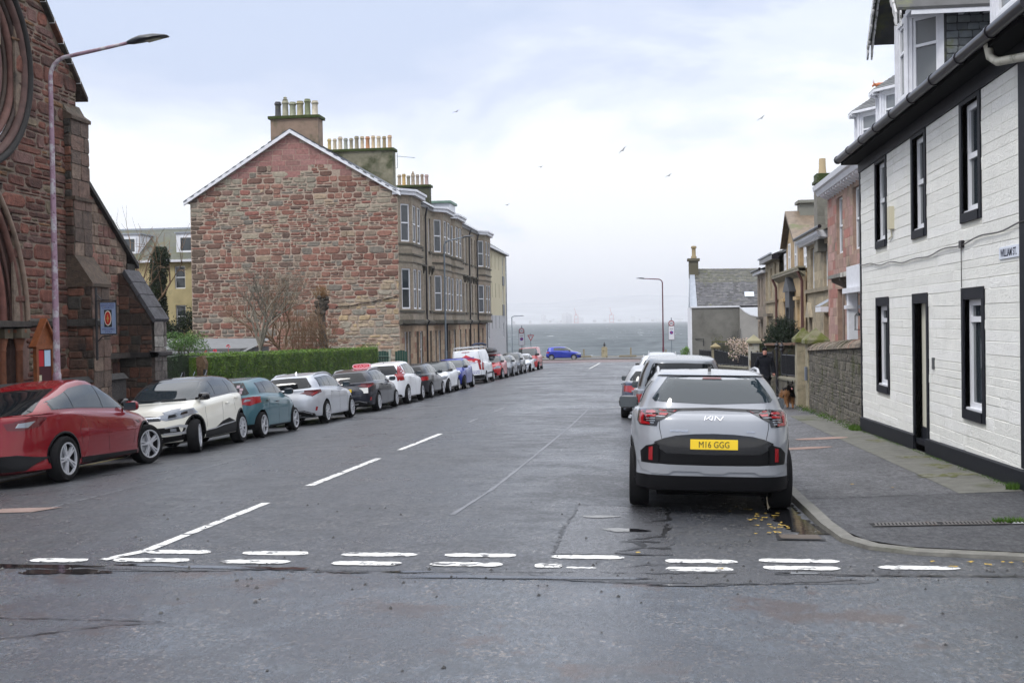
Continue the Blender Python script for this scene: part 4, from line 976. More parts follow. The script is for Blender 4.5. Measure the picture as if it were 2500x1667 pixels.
def roofbox(c):
    h = c.i['H']+.14; mb = MB(); V = []; n = 18
    for rr, z_ in ((.55, -.06), (.9, -.03), (1, .06), (.94, .18), (.72, .26), (.3, .30)):
        for k in range(n):
            t = 2*math.pi*k/n; ex = abs(math.cos(t))**.6*(1 if math.cos(t) > 0 else -1); ey = abs(math.sin(t))**.5*(1 if math.sin(t) > 0 else -1); V.append((ex*.40*rr, -.1+ey*.98*rr, h+z_))
    mb.add(V, [(r_*n+k, r_*n+(k+1) % n, (r_+1)*n+(k+1) % n, (r_+1)*n+k) for r_ in range(5) for k in range(n)]+[tuple(range(n)), tuple(range(5*n, 6*n))])
    o = mb.build('roof_box', M('car_roofbox', (.02, .02, .024), .4), c.root); autosmooth(o, 50)
    b = MB()
    for y in (-.6, .35): b.box(-.6, .6, y-.03, y+.03, c.i['H']-.01, c.i['H']+.06)
    b.build('roof_bar', cm_silver, c.root)
lightcar('red hatchback carrying a black roof box, facing the camera beyond the white van', dict(SUV, L=4.2, H=1.60, nose=.86), red2, LX-.86, 72.6, 180, extra=roofbox, steer=R(-8))
lightcar('mid grey hatchback, next beyond the red car with the roof box', dict(HATCH, L=4.2, W=1.78), paint('mid_grey', (.13, .14, .16), .4), LX-.82, 78.2, 180)
lightcar('dark charcoal utility car among the farthest cars on the left', dict(SUV, L=4.4, H=1.62), paint('charcoal', (.05, .055, .065), .4), LX-.88, 84.2, 180)
lightcar('small white hatchback parked just before the red van', dict(HATCH, L=3.9), white, LX-.8, 90.0, 180)
van('bright red van facing the camera, the last vehicle on the left', red2, LX-.98, 97.6, 180)
lightcar('blue three-door hatchback parked side-on along the seafront', dict(HATCH, L=3.95, W=1.72, H=1.48, wb=2.49, ro=.66, tr=.30), paint('sea_blue', (.01, .03, .32), .3), -9.3, 127.1, -90, z=lambda x, y: -2.12, pill=(-.1,), rear_end=-1.0)
# right-hand row ahead of the grey car
lightcar('dark silver people carrier with a big tinted rear window, directly ahead of the grey car', dict(SUV, L=4.75, H=1.80, W=1.88, wb=2.9, ro=.95, tr=.34, belt_r=1.16, belt_f=1.05, roof_d=.2, wroof=.68), paint('carrier_grey', (.16, .175, .20), .5, .3), .62, 23.6, 0, tint=cm_glass, pill=(-.9, .25), rear_end=-1.9)
lightcar('dark blue-grey saloon with a silver roof, its left tail light showing beside the people carrier', dict(ESTATE, L=4.6, H=1.47), paint('slate_blue', (.05, .06, .10), .5), .16, 33.2, 0, roofm=cm_silver)
lightcar('white estate car with roof rails in the right-hand row', dict(SUV, L=4.5, H=1.66), white, .42, 43.5, 0, extra=lambda c: c.rails(cm_silver, -1.3, .5))
lightcar('silver utility car with raised roof rails, farther down the right-hand row', dict(SUV, L=4.6, H=1.72), MATS['car_silver_paint'], .62, 50.5, 0, extra=lambda c: c.rails(cm_silver, -1.3, .5, hgt=.07))
lightcar('dark grey car facing the camera, its mirror showing at the left of the right-hand row', dict(HATCH, L=4.2), paint('graphite', (.04, .045, .05), .4), .36, 57.5, 180)
# ================================================================ building helpers
def wall(mb, F, u0, u1, z0, z1, holes=(), m=0, c=(1, 1, 1), depth=.2, d=0, rm=None, rc=None):
    us = sorted({u0, u1, *[h[0] for h in holes], *[h[1] for h in holes]}); zs = sorted({z0, z1, *[h[2] for h in holes], *[h[3] for h in holes]})
    us = [u for u in us if u0 <= u <= u1]; zs = [z for z in zs if z0 <= z <= z1]
    for a, b in zip(us, us[1:]):
        for e, f in zip(zs, zs[1:]):
            if any(h[0] <= (a+b)/2 <= h[1] and h[2] <= (e+f)/2 <= h[3] for h in holes): continue
            mb.quad(F.p(a, d, e), F.p(b, d, e), F.p(b, d, f), F.p(a, d, f), m, c)
    for h in holes:
        a, b, e, f = h[:4]; P = [(a, e), (b, e), (b, f), (a, f)]
        for p, q in zip(P, P[1:]+P[:1]): mb.quad(F.p(p[0], d, p[1]), F.p(q[0], d, q[1]), F.p(q[0], d-depth, q[1]), F.p(p[0], d-depth, p[1]), m if rm is None else rm, rc or c)
    return mb
m_pvc = M('white_window_frame', (.74, .75, .78), .35)
m_pane = M('window_glass', (.03, .038, .045), .05, spec=.7, bump=.0012, bs=1.3)
m_pane2 = M('window_glass_with_blind', (.20, .215, .225), .12, spec=.6)
m_dark = M('dark_interior', (.008, .008, .009), .9)
def window(parent, F, u0, u1, z0, z1, d=-.14, fw=.055, rail=.5, fm=None, gm=None, mull=0, name='window', fan=False, sill=False):
    fm = fm or m_pvc; mb = MB(); t = .05
    mb.box(u0, u0+fw, d-t, d, z0, z1, F=F).box(u1-fw, u1, d-t, d, z0, z1, F=F).box(u0+fw, u1-fw, d-t, d-.001, z0, z0+fw*1.2, F=F).box(u0+fw, u1-fw, d-t, d-.001, z1-fw, z1, F=F)
    if rail: zz_ = lerp(z0, z1, rail); mb.box(u0+fw, u1-fw, d-t, d+.006, zz_-fw*.45, zz_+fw*.45, F=F)
    for k in range(mull): uu = lerp(u0, u1, (k+1)/(mull+1)); mb.box(uu-fw/2, uu+fw/2, d-t, d+.004, z0+fw*1.2, z1-fw, F=F)
    w_ = mb.build(name, fm, parent)
    MB().quad(F.p(u0+fw*.5, d-.03, z0+fw*.5), F.p(u1-fw*.5, d-.03, z0+fw*.5), F.p(u1-fw*.5, d-.03, z1-fw*.5), F.p(u0+fw*.5, d-.03, z1-fw*.5)).build('pane', gm or m_pane, w_)
    return w_
def stones(mb, F, u0, u1, z0, z1, pal, hs=(.18, .34), ls=(.25, .6), holes=(), gap=.012, relief=.02, seed=1, clamp=None, wob=.5, m=0, keep=None, split=.25, d=0, regular=False):
    r_ = random.Random(seed); z = z0
    def stone(a, b, e, f):
        cu, cz = (a+b)/2, (e+f)/2
        if keep and not keep(cu, cz): return
        g = gap/2; j = lambda: r_.uniform(-1, 1)*wob*gap
        P = [(a+g+j(), e+g+j()), (b-g+j(), e+g+j()), (b-g+j(), f-g+j()), (a+g+j(), f-g+j())]
        if not regular:   # knock the corners off
            Q = []
            for i, p in enumerate(P):
                p0, p1 = P[i-1], P[(i+1) % 4]; t = r_.uniform(.06, .22)*wob*2
                Q += [(lerp(p[0], p0[0], t*.5), lerp(p[1], p0[1], t)), (lerp(p[0], p1[0], t*.5), lerp(p[1], p1[1], t))]
            P = Q
        if clamp: P = [clamp(*p) for p in P]; cu, cz = clamp(cu, cz)
        n = len(P); rl = relief*r_.uniform(.45, 1.0); bv = min(b-a, f-e)*.5; k = max(.3, 1-relief*.7/bv)
        col = pal(cu, cz, r_)
        inn = [(lerp(cu, p[0], k), lerp(cz, p[1], k)) for p in P]
        V = [F.p(p[0], d, p[1]) for p in P]+[F.p(p[0], d+rl+r_.uniform(-.25, .25)*relief*wob, p[1]) for p in inn]
        mb.add(V, [tuple(range(n, 2*n))]+[(i, (i+1) % n, n+(i+1) % n, n+i) for i in range(n)], m, col)
    while z < z1-.04:
        h = r_.uniform(*hs); 
        if z1-(z+h) < hs[0]*.6: h = z1-z
        u = u0; bl = [hh for hh in holes if min(hh[3], z+h)-max(hh[2], z) > h*.3]
        if regular: u -= r_.uniform(0, ls[0])
        while u < u1-.02:
            L = r_.uniform(*ls); nxt = min(u+L, u1)
            if u1-nxt < ls[0]*.5: nxt = u1
            a, b = max(u, u0), nxt; segs = [(a, b)]
            for hh in bl:
                ns = []
                for s0, s1 in segs:
                    if s1 <= hh[0] or s0 >= hh[1]: ns.append((s0, s1)); continue
                    if s0 < hh[0]: ns.append((s0, hh[0]))
                    if s1 > hh[1]: ns.append((hh[1], s1))
                segs = ns
            for s0, s1 in segs:
                if s1-s0 < .03: continue
                if r_.random() < split and h > hs[0]*1.1:
                    q = r_.uniform(.35, .65)*h; x = r_.uniform(.3, .7)
                    stone(s0, s1, z, z+q)
                    if s1-s0 > .3: stone(s0, lerp(s0, s1, x), z+q, z+h); stone(lerp(s0, s1, x), s1, z+q, z+h)
                    else: stone(s0, s1, z+q, z+h)
                else: stone(s0, s1, z, z+h)
            u = nxt
        z += h
    return mb
def pick(r_, L, v=.12):
    c = r_.choices([x[0] for x in L], [x[1] for x in L])[0]; k = 1+r_.uniform(-v, v); return tuple(x*k for x in c)
def pots(parent, F, u0, u1, z, n, hgt, cols, d=0, r_=.11, seed=1):
    q = random.Random(seed)
    for k in range(n):
        u = lerp(u0, u1, (k+.5)/n); h = hgt*q.uniform(.9, 1.08); rr = r_*q.uniform(.9, 1.08); p = F.p(u, d, z)
        prof = [(rr*1.25, 0), (rr*1.25, h*.10), (rr*1.0, h*.16), (rr*.92, h*.75), (rr*1.0, h*.80), (rr*1.22, h*.84), (rr*1.18, h*.90), (rr*.98, h*.93), (rr*.98, h), (rr*.75, h)]
        mb = MB().lathe(prof, p, 12, c=cols[k % len(cols)] if isinstance(cols, list) else cols)
        if q.random() < .12: mb.lathe([(rr*.6, h), (rr*.9, h+.06), (rr*.4, h+.12), (rr*.7, h+.16), (rr*.3, h+.22)], p, 10, c=cols[k % len(cols)])
        autosmooth(mb.build('chimney_pot', m_pot, parent), 40)
m_pot = MA('chimney_pot_clay', rough=.75, var=.25, vs=5, spots=[((.07, .08, .04), 2.5, .56, .72)])
m_rubble = MA('rubble_stone', rough=.85, var=.28, vs=7, bump=.012, bs=28, vdet=6)
m_rubble_r = MA('church_stone', rough=.85, var=.42, vs=7, bump=.024, bs=24, vdet=6, spots=[((.022, .02, .018), 1.1, .57, .72)])
m_white = MA('white_pecked_stone', rough=.8, var=.05, vs=3, bump=.022, bs=34, vdet=5, spots=[((.56, .56, .53), 24, .58, .72), ((.50, .50, .43), .8, .66, .78)])
m_slate = MA('roof_slate', rough=.55, var=.3, vs=4, bump=.004, bs=60, spots=[((.10, .11, .04), 1.2, .58, .70)])
m_lead = M('lead_flashing', (.30, .33, .38), .45, var=.1)
m_black = M('black_painted_stone', (.008, .009, .014), .55, var=.15, vs=8, bump=.003, bs=50, spec=.2)
m_gutter = M('black_gutter', (.009, .007, .010), .3, spec=.4)
m_whitep = M('white_painted_timber', (.68, .69, .73), .5, var=.08, vs=6)
m_moss = M('roof_moss', (.035, .05, .008), .95, var=.4, vs=9, bump=.02, bs=30)

# ================================================================ THE CHURCH (left foreground)
CX = -13.2
FC = Fr((CX, 0, 0), (0, 1, 0), (1, 0, 0))           # u runs along the street, n points to the road
church = thing('stone_church', 'dark red sandstone church with stepped buttresses and a pointed doorway at the left edge', 'church', (CX, 24, -.4))
PR = [((.16, .058, .040), 5), ((.20, .075, .050), 4), ((.115, .048, .034), 4), ((.24, .12, .055), 1.6), ((.17, .13, .085), 1.4), ((.17, .09, .075), 2), ((.085, .04, .03), 2)]
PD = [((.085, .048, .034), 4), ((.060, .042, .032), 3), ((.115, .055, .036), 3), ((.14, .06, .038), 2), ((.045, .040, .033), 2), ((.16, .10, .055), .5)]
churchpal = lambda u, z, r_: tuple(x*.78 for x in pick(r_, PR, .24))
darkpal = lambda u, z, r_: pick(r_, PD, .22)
def gable_z(u): return 7.62+(25.55-u)*1.0        # coping line of the gable
px, pr_, pz0, psp = 20.35, 2.75, -.4, 2.2       # portal centre, outer arch radius
def inarch(u, z):
    # pointed portal arch: two arcs struck from the opposite springing
    if z < psp: return abs(u-px) < 2.35+.32
    R_ = 3.9; cxl, cxr = px+2.67-R_, px-2.67+R_
    return math.hypot(u-cxl, z-psp) < R_ and math.hypot(u-cxr, z-psp) < R_
rose = (21.05, 7.55, 2.12)
def keepc(u, z): return not inarch(u, z) and math.hypot(u-rose[0], z-rose[1]) > rose[2] and z < gable_z(u)+.1
def gclamp(u, z): return (u, min(z, gable_z(u)))
mb = MB(); mort = (.24, .18, .135)
wall(mb, FC, 15.5, 25.35, -.6, 11, [(px-2.7, px+2.7, -.6, psp), (px-2.2, px+2.2, psp, 4.6), (19.3, 22.8, 5.95, 9.2)], c=tuple(x*.75 for x in mort), depth=.05)
mb.v = [Vector((v.x, v.y, min(v.z, gable_z(v.y) if v.y > 22.3 else v.z))) for v in mb.v]
mb.quad(FC.p(15.5, -.05, 8), FC.p(22.35, -.05, 8), FC.p(22.35, -.05, 10.9), FC.p(15.5, -.05, 13), c=mort)
stones(mb, FC, 19.5, 25.35, -.5, 11.2, churchpal, hs=(.13, .38), ls=(.28, 1.0), gap=.026, relief=.04, seed=11, clamp=gclamp, keep=keepc, wob=.8, split=.38)
stones(mb, FC, 15.5, 19.5, 4.6, 9.5, churchpal, hs=(.3, .4), ls=(.5, .8), gap=.02, relief=.03, seed=12, keep=keepc)
mb.build('gable_wall', m_rubble_r, church)
# coping on the gable slope
mb = MB(); n = 14
for k in range(n):
    a, b = lerp(20.5, 25.72, k/n), lerp(20.5, 25.72, (k+1)/n)-.008
    mb.prism([(-.3, gable_z(a)), (.14, gable_z(a)-.02), (.14, gable_z(a)+.10), (.02, gable_z(a)+.20), (-.3, gable_z(a)+.2)], a, a+.001, F=FC, axis='u')
    V = []
    for u in (a, b):
        z = gable_z(u); V += [FC.p(u, -.3, z), FC.p(u, .13, z-.01), FC.p(u, .13, z+.09), FC.p(u, 0, z+.19), FC.p(u, -.3, z+.19)]
    c = darkpal(0, 0, rnd); mb.add(V, [(0, 1, 2, 3, 4), (9, 8, 7, 6, 5)]+[(i, (i+1) % 5, 5+(i+1) % 5, 5+i) for i in range(5)], 0, c)
mb.build('coping', m_rubble_r, church)
# string course at the springing, with a hood
mb = MB(); dk = (.05, .042, .036)
for a, b in ((22.96, 24.2),): mb.prism([(0, 2.10), (.10, 2.16), (.12, 2.26), (.0, 2.34)], a, b, F=FC, axis='u', c=dk)
mb.prism([(-.25, 2.10), (.14, 2.14), (.14, 2.25), (-.25, 2.28)], 15.5, 22.96, F=FC, axis='u', c=dk)
mb.build('string_course', m_rubble_r, church)
# portal: moulded orders stepping back, shafts with capitals, carved tympanum
def arch_pts(off, n=18):
    R_ = 3.9; hw = 2.67-off; cr = px-2.67+R_; P = []
    rr = R_-off; c0 = px+2.67-R_
    a1 = math.acos(max(-1, min(1, (px-c0)/rr)))
    for k in range(n+1): a = a1*k/n; P.append((c0+rr*math.cos(a), psp+.06+rr*math.sin(a)))
    Q = [(2*px-p[0], p[1]) for p in P][::-1]
    return P+Q[1:]
m_mould = MA('moulded_sandstone', rough=.75, var=.3, vs=5, bump=.004, bs=40)
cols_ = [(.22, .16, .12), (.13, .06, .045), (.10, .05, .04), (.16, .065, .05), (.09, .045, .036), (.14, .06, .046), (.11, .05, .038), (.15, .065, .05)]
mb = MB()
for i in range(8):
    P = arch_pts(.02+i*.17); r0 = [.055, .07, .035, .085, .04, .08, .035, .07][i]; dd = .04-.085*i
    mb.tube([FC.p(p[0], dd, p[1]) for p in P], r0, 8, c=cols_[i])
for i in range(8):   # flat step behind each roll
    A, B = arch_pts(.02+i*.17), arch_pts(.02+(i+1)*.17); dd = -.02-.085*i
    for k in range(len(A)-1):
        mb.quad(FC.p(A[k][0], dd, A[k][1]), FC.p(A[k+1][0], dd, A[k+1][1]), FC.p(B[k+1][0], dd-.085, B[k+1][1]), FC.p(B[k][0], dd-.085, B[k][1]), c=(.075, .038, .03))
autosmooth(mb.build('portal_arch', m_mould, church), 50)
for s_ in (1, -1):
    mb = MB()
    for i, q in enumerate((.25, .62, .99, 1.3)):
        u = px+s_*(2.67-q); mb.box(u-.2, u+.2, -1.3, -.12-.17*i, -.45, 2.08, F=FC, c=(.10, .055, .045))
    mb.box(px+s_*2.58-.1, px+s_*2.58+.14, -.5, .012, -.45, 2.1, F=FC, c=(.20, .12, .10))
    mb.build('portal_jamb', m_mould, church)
for s_ in (1,):
    for i, q in enumerate((.32, .72)):
        u = px+s_*(2.67-q); p = FC.p(u, .0-.14*i, 0); sh = MB().lathe([(.13, .0), (.13, .08), (.09, .14), (.075, .2), (.075, 1.62), (.085, 1.64), (.075, 1.67), (.14, 1.98), (.17, 2.02), (.17, 2.08)], p, 14, c=(.22, .085, .045))
        autosmooth(sh.build('column', m_mould, church), 40)
        MB().box(-.16, .16, -.16, .16, 1.9, 2.1, F=Fr(p, (0, 1, 0), (1, 0, 0)), c=(.11, .09, .06)).build('capital', m_mould, church)
mb = MB(); P = [q for q in arch_pts(1.38)]; mb.prism(P, -.95, -.85, F=FC, c=(.17, .12, .05)); mb.build('tympanum', m_mould, church)
mb = MB(); r_ = random.Random(5)
for k in range(34):
    u, z = px+r_.uniform(-1.2, 1.28), psp+.2+r_.uniform(0, 1.3); q = r_.uniform(.06, .13)
    V = [FC.p(u+q*math.cos(t), -.83, z+q*math.sin(t)) for t in [i*math.pi/3 for i in range(7)]]; mb.tube(V, .028, 5, c=(.24, .15, .05))
mb.build('carved_tracery', m_mould, church)
MB().box(px-1.3, px+1.3, -1.0, -.9, -.45, 2.1, F=FC).build('door', M('church_door', (.05, .02, .012), .6), church)
# rose window rings
mb = MB()
for i in range(8):
    rr = rose[2]+.08-i*.125; dd = .07-.07*i
    mb.tube([FC.p(rose[0]+rr*math.cos(t), dd, rose[1]+rr*math.sin(t)) for t in [k*math.pi/24 for k in range(49)]], [.075, .09, .05, .085, .05, .085, .04, .07][i], 8, c=[(.018, .016, .015), (.10, .055, .046), (.05, .032, .026), (.15, .075, .06), (.06, .04, .03), (.14, .08, .068), (.07, .042, .034), (.11, .07, .06)][i], cap=False)
autosmooth(mb.build('rose_window', m_mould, church), 50)
mb = MB()
for i in range(12):
    t = i*math.pi/6; mb.tube([FC.p(rose[0], -.5, rose[1]), FC.p(rose[0]+1.1*math.cos(t), -.5, rose[1]+1.1*math.sin(t))], .05, 6, c=(.09, .06, .05))
mb.build('rose_tracery', m_mould, church)
mb = MB().prism([(rose[0]+1.3*math.cos(k*math.pi/16), rose[1]+1.3*math.sin(k*math.pi/16)) for k in range(32)], -.62, -.58, F=FC); mb.build('rose_glass', m_pane, church)
# buttress at the corner
def buttress(name, ustart, w_, stages, c_side=None, seed=1):
    """stages: list of (z0, z1, depth) below, sloping weathering between them"""
    mb = MB(); prof = []
    for z0, z1, dp in stages: prof += [(dp, z0), (dp, z1)]
    poly = [(0-.02, stages[0][0])]+prof+[(-.02, stages[-1][1]+.35)]
    mb.prism([(a-.015, z) for a, z in poly], ustart+.012, ustart+w_-.012, F=FC, axis='u', c=(.10, .08, .06))
    for k, (z0, z1, dp) in enumerate(stages):
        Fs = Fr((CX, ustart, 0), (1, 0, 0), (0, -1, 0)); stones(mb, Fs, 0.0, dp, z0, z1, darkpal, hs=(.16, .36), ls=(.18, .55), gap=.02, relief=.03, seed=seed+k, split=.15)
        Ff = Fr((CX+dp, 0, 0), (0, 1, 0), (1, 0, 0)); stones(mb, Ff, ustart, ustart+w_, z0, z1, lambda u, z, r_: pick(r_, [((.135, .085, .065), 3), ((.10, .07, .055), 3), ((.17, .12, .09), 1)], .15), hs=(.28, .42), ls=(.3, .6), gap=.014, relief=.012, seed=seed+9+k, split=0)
        nz, nd = (stages[k+1][0], stages[k+1][2]) if k+1 < len(stages) else (z1+.9*dp, .0)
        Z = z1; V = [FC.p(ustart-.03, dp+.05, Z-.06), FC.p(ustart+w_+.03, dp+.05, Z-.06), FC.p(ustart+w_+.03, dp+.05, Z+.02), FC.p(ustart-.03, dp+.05, Z+.02), FC.p(ustart-.03, nd, nz+.02), FC.p(ustart+w_+.03, nd, nz+.02), FC.p(ustart-.03, 0, Z-.06), FC.p(ustart+w_+.03, 0, Z-.06), FC.p(ustart-.03, 0, nz), FC.p(ustart+w_+.03, 0, nz)]
        mb.add(V, [(0, 1, 2, 3), (3, 2, 5, 4), (0, 3, 4, 8, 6), (1, 7, 9, 5, 2)], 0, (.075, .052, .036))
    return mb.build(name, m_rubble_r, church)
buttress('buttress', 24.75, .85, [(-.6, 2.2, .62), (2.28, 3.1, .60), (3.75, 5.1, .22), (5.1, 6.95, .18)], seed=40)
mb = MB().prism([(.60, 2.12), (.72, 2.16), (.74, 2.26), (.6, 2.32)], 24.7, 25.65, F=FC, axis='u', c=(.05, .045, .04)).box(24.68, 24.75, -.1, .72, 2.14, 2.3, F=FC, c=(.05, .045, .04)); mb.build('string_course', m_rubble_r, church)
# lower aisle end wall with its sloping roof edge, set back a little
AX = -13.55; FA = Fr((AX, 0, 0), (0, 1, 0), (1, 0, 0))
def aisle_z(u): return 5.32-(u-26.75)*.72
mb = MB(); mb.prism([(25.5, -.6), (28.55, -.6), (28.55, aisle_z(28.55)), (25.5, aisle_z(25.5))], -.5, 0, F=FA, c=(.20, .15, .11))
LP = [((.20, .10, .075), 3), ((.17, .12, .09), 3), ((.22, .16, .12), 3), ((.15, .075, .06), 3)]
stones(mb, FA, 25.6, 28.5, -.5, 6, lambda u, z, r_: pick(r_, LP, .2), hs=(.2, .32), ls=(.22, .45), gap=.02, relief=.03, seed=77, clamp=lambda u, z: (u, min(z, aisle_z(u))), keep=lambda u, z: z < aisle_z(u)+.05)
mb.build('aisle_wall', m_rubble_r, church)
mb = MB(); V = []
for u in (25.6, 29.05): z = aisle_z(u); V += [FA.p(u, -.5, z), FA.p(u, .12, z), FA.p(u, .12, z+.12), FA.p(u, -.5, z+.16)]
mb.add(V, [(0, 1, 2, 3), (7, 6, 5, 4)]+[(i, (i+1) % 4, 4+(i+1) % 4, 4+i) for i in range(4)], 0, (.045, .04, .038)); mb.box(28.5, 28.95, -.5, .05, 3.45, aisle_z(28.9)-.0, F=FA, c=(.04, .035, .03)); mb.build('aisle_roof_edge', m_rubble_r, church)
# angle buttress at the far corner, one long slope
mb = MB(); b0, bw = 28.0, .75
prof = [(-.35, -.6), (.62, -.6), (.62, 1.36), (.55, 1.40), (.55, 2.25), (-.2, 3.5), (-.35, 3.5)]
mb.prism(prof, b0+.01, b0+bw, F=FC, axis='u', c=(.08, .06, .05))
Fs = Fr((CX, b0, 0), (1, 0, 0), (0, -1, 0))
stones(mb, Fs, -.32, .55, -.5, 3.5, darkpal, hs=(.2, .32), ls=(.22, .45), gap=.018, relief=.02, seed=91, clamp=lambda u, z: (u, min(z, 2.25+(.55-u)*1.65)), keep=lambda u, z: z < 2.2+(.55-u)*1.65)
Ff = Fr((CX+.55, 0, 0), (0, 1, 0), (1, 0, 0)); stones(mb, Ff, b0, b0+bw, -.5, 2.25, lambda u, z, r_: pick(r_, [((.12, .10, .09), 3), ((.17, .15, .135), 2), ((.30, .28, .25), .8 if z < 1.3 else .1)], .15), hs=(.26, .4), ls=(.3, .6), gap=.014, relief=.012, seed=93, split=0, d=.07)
for k in range(4):
    t0, t1 = k/4, (k+1)/4-.015
    A, B = (lerp(.62, -.2, t0), lerp(2.22, 3.52, t0)), (lerp(.62, -.2, t1), lerp(2.22, 3.52, t1)); V = []
    for u in (b0-.06, b0+bw+.06): V += [FC.p(u, A[0], A[1]), FC.p(u, B[0], B[1]), FC.p(u, B[0]+.06, B[1]+.09), FC.p(u, A[0]+.06, A[1]+.09)]
    mb.add(V, [(0, 1, 2, 3), (7, 6, 5, 4)]+[(i, (i+1) % 4, 4+(i+1) % 4, 4+i) for i in range(4)], 0, (.07, .068, .075))
mb.prism([(.5, 1.30), (.74, 1.36), (.74, 1.44), (.5, 1.5)], b0-.08, b0+bw+.08, F=FC, axis='u', c=(.035, .03, .03)); mb.box(b0-.08, b0, -.3, .74, 1.32, 1.45, F=FC, c=(.035, .03, .03))
mb.box(26.0, 28.0, -.35, .0, 1.32, 1.45, F=FC, c=(.05, .04, .035))
mb.build('buttress', m_rubble_r, church)
# body of the church behind (gives depth from other viewpoints)
mb = MB(); mb.box(15.5, 24.9, -9, -.45, -.6, 5.5, F=FC, c=(.14, .09, .07)).prism([(15.5, 5.5), (25.2, 7.6), (25.2, 7.62), (20.35, 12.0), (15.5, 7.6)], -9, -.45, F=FC, c=(.07, .07, .08)).box(24.9, 28.3, -9, -.9, -.6, 3.2, F=FC, c=(.16, .1, .08)); mb.build('nave', m_rubble_r, church)
mb = MB().box(15, 26.5, .35, .55, -.6, .86, F=FC, c=(.035, .03, .028)).prism([(.28, .86), (.62, .86), (.5, .99), (.4, .99)], 15, 26.5, F=FC, axis='u', c=(.03, .028, .027))
mb.build('stone_dwarf_wall', m_rubble_r, None, label='low dark stone wall in front of the church behind the red car', cat='wall')
# things on the church
nb = thing('notice_board', 'orange wooden notice board with a pointed roof, against the church wall beside the doorway', 'notice board', (CX+.5, 22.6, -.3))
FN = Fr((CX+.60, 22.62, 0), (.10, 1, 0), (1, -.10, 0)); m_ow = M('orange_timber', (.20, .06, .018), .5, var=.25, vs=12)
mb = MB().box(-.31, -.23, -.04, .04, .2, 1.74, F=FN).box(.23, .31, -.04, .04, .2, 1.74, F=FN).box(-.23, .23, -.035, .035, .88, .98, F=FN).box(-.23, .23, -.035, .035, 1.66, 1.74, F=FN); mb.build('frame', m_ow, nb)
o = MB().box(-.23, .23, -.03, .01, .98, 1.66, F=FN).build('board', M('maroon_felt', (.05, .008, .014), .9), nb)
MB().box(-.20, -.03, .01, .014, 1.3, 1.64, F=FN).build('red_poster', M('red_poster', (.42, .01, .02), .6), o)
MB().box(.0, .20, .01, .014, 1.3, 1.64, F=FN).build('blue_poster', M('pale_blue_poster', (.42, .55, .70), .6), o)
MB().box(-.2, -.11, .01, .014, 1.0, 1.12, F=FN).build('small_notice', M('cream_notice', (.5, .48, .35), .6), o)
MB().prism([(-.36, 1.74), (.36, 1.74), (0, 2.26)], -.05, .02, F=FN).build('gable', m_ow, nb)
mb = MB()
for s_ in (1, -1): mb.prism([(s_*.40, 1.72), (s_*.36, 1.70), (0, 2.25), (0, 2.31)], -.07, .09, F=FN)
mb.build('roof', m_ow, nb)
cs = thing('church_sign', 'hanging church sign with a red oval emblem on an iron bracket beside the buttress', 'sign', (-12.35, 24.62, 1.9))
FS = Fr((-12.14, 24.6, 2.31), (1, 0, 0), (0, -1, 0)); m_iron = M('black_iron', (.012, .012, .014), .45)
MB().box(-.20, .20, -.025, .0, -.37, .37, F=FS).build('panel_frame', m_iron, cs)
pn = MB().box(-.18, .18, 0, .006, -.35, .35, F=FS).build('panel', M('pale_blue_sign', (.24, .31, .46), .5, spots=[((.45, .38, .20), 12, .62, .68)]), cs)
MB().box(-.09, .09, .007, .011, -.20, .19, F=FS).build('emblem_ground', M('black_sign', (.01, .01, .012), .5), pn)
def vesica(w_, h_, n=14): return [(w_*math.cos(math.asin(max(-1, min(1, t)))), h_*t) for t in [lerp(-1, 1, k/n) for k in range(n+1)]]+[(-w_*math.cos(math.asin(t)), h_*t) for t in [lerp(1, -1, k/n) for k in range(1, n)]]
MB().prism(vesica(.085, .175), .012, .016, F=FS).build('emblem_border', M('cream_sign', (.65, .6, .5), .5), pn)
MB().prism(vesica(.066, .150), .0165, .020, F=FS).build('emblem', M('red_sign', (.42, .02, .015), .5), pn)
MB().tube([FS.p(0, .022, -.09), FS.p(0, .022, .08)], .01, 6).tube([FS.p(-.035, .022, -.03), FS.p(0, .022, .05), FS.p(.035, .022, -.03)], .008, 6).build('emblem_figure', M('gold_sign', (.45, .26, .05), .5), pn)
mbl = MB()
for t_, zz_, w_, h_ in (('SCOTTISH', .325, .30, .03), ('EPISCOPAL', .282, .32, .04), ('CHURCH', .235, .26, .04), ('WELCOMES', -.25, .30, .042), ('YOU', -.31, .17, .045)): mbl.join(text_mb(t_, 1, lambda u, v, d, zz_=zz_: FS.p(u, .008+d, zz_+v), .002, fit=(w_, h_), bold=.01))
mbl.build('lettering', M('sign_lettering', (.06, .07, .20), .5), pn)
mb = MB().tube([FS.p(-.29, -.02, -.95), FS.p(-.29, -.02, .70)], .03, 8).tube([FS.p(-.28, 0, .55), FS.p(-.15, 0, .42), FS.p(.1, 0, .40), FS.p(.2, 0, .38)], .012, 6).tube([FS.p(-.28, 0, -.55), FS.p(-.15, 0, -.42), FS.p(.1, 0, -.39)], .012, 6).tube([FS.p(-.29, 0, .40), FS.p(.22, 0, .40)], .01, 6)
mb.build('bracket', m_iron, cs)
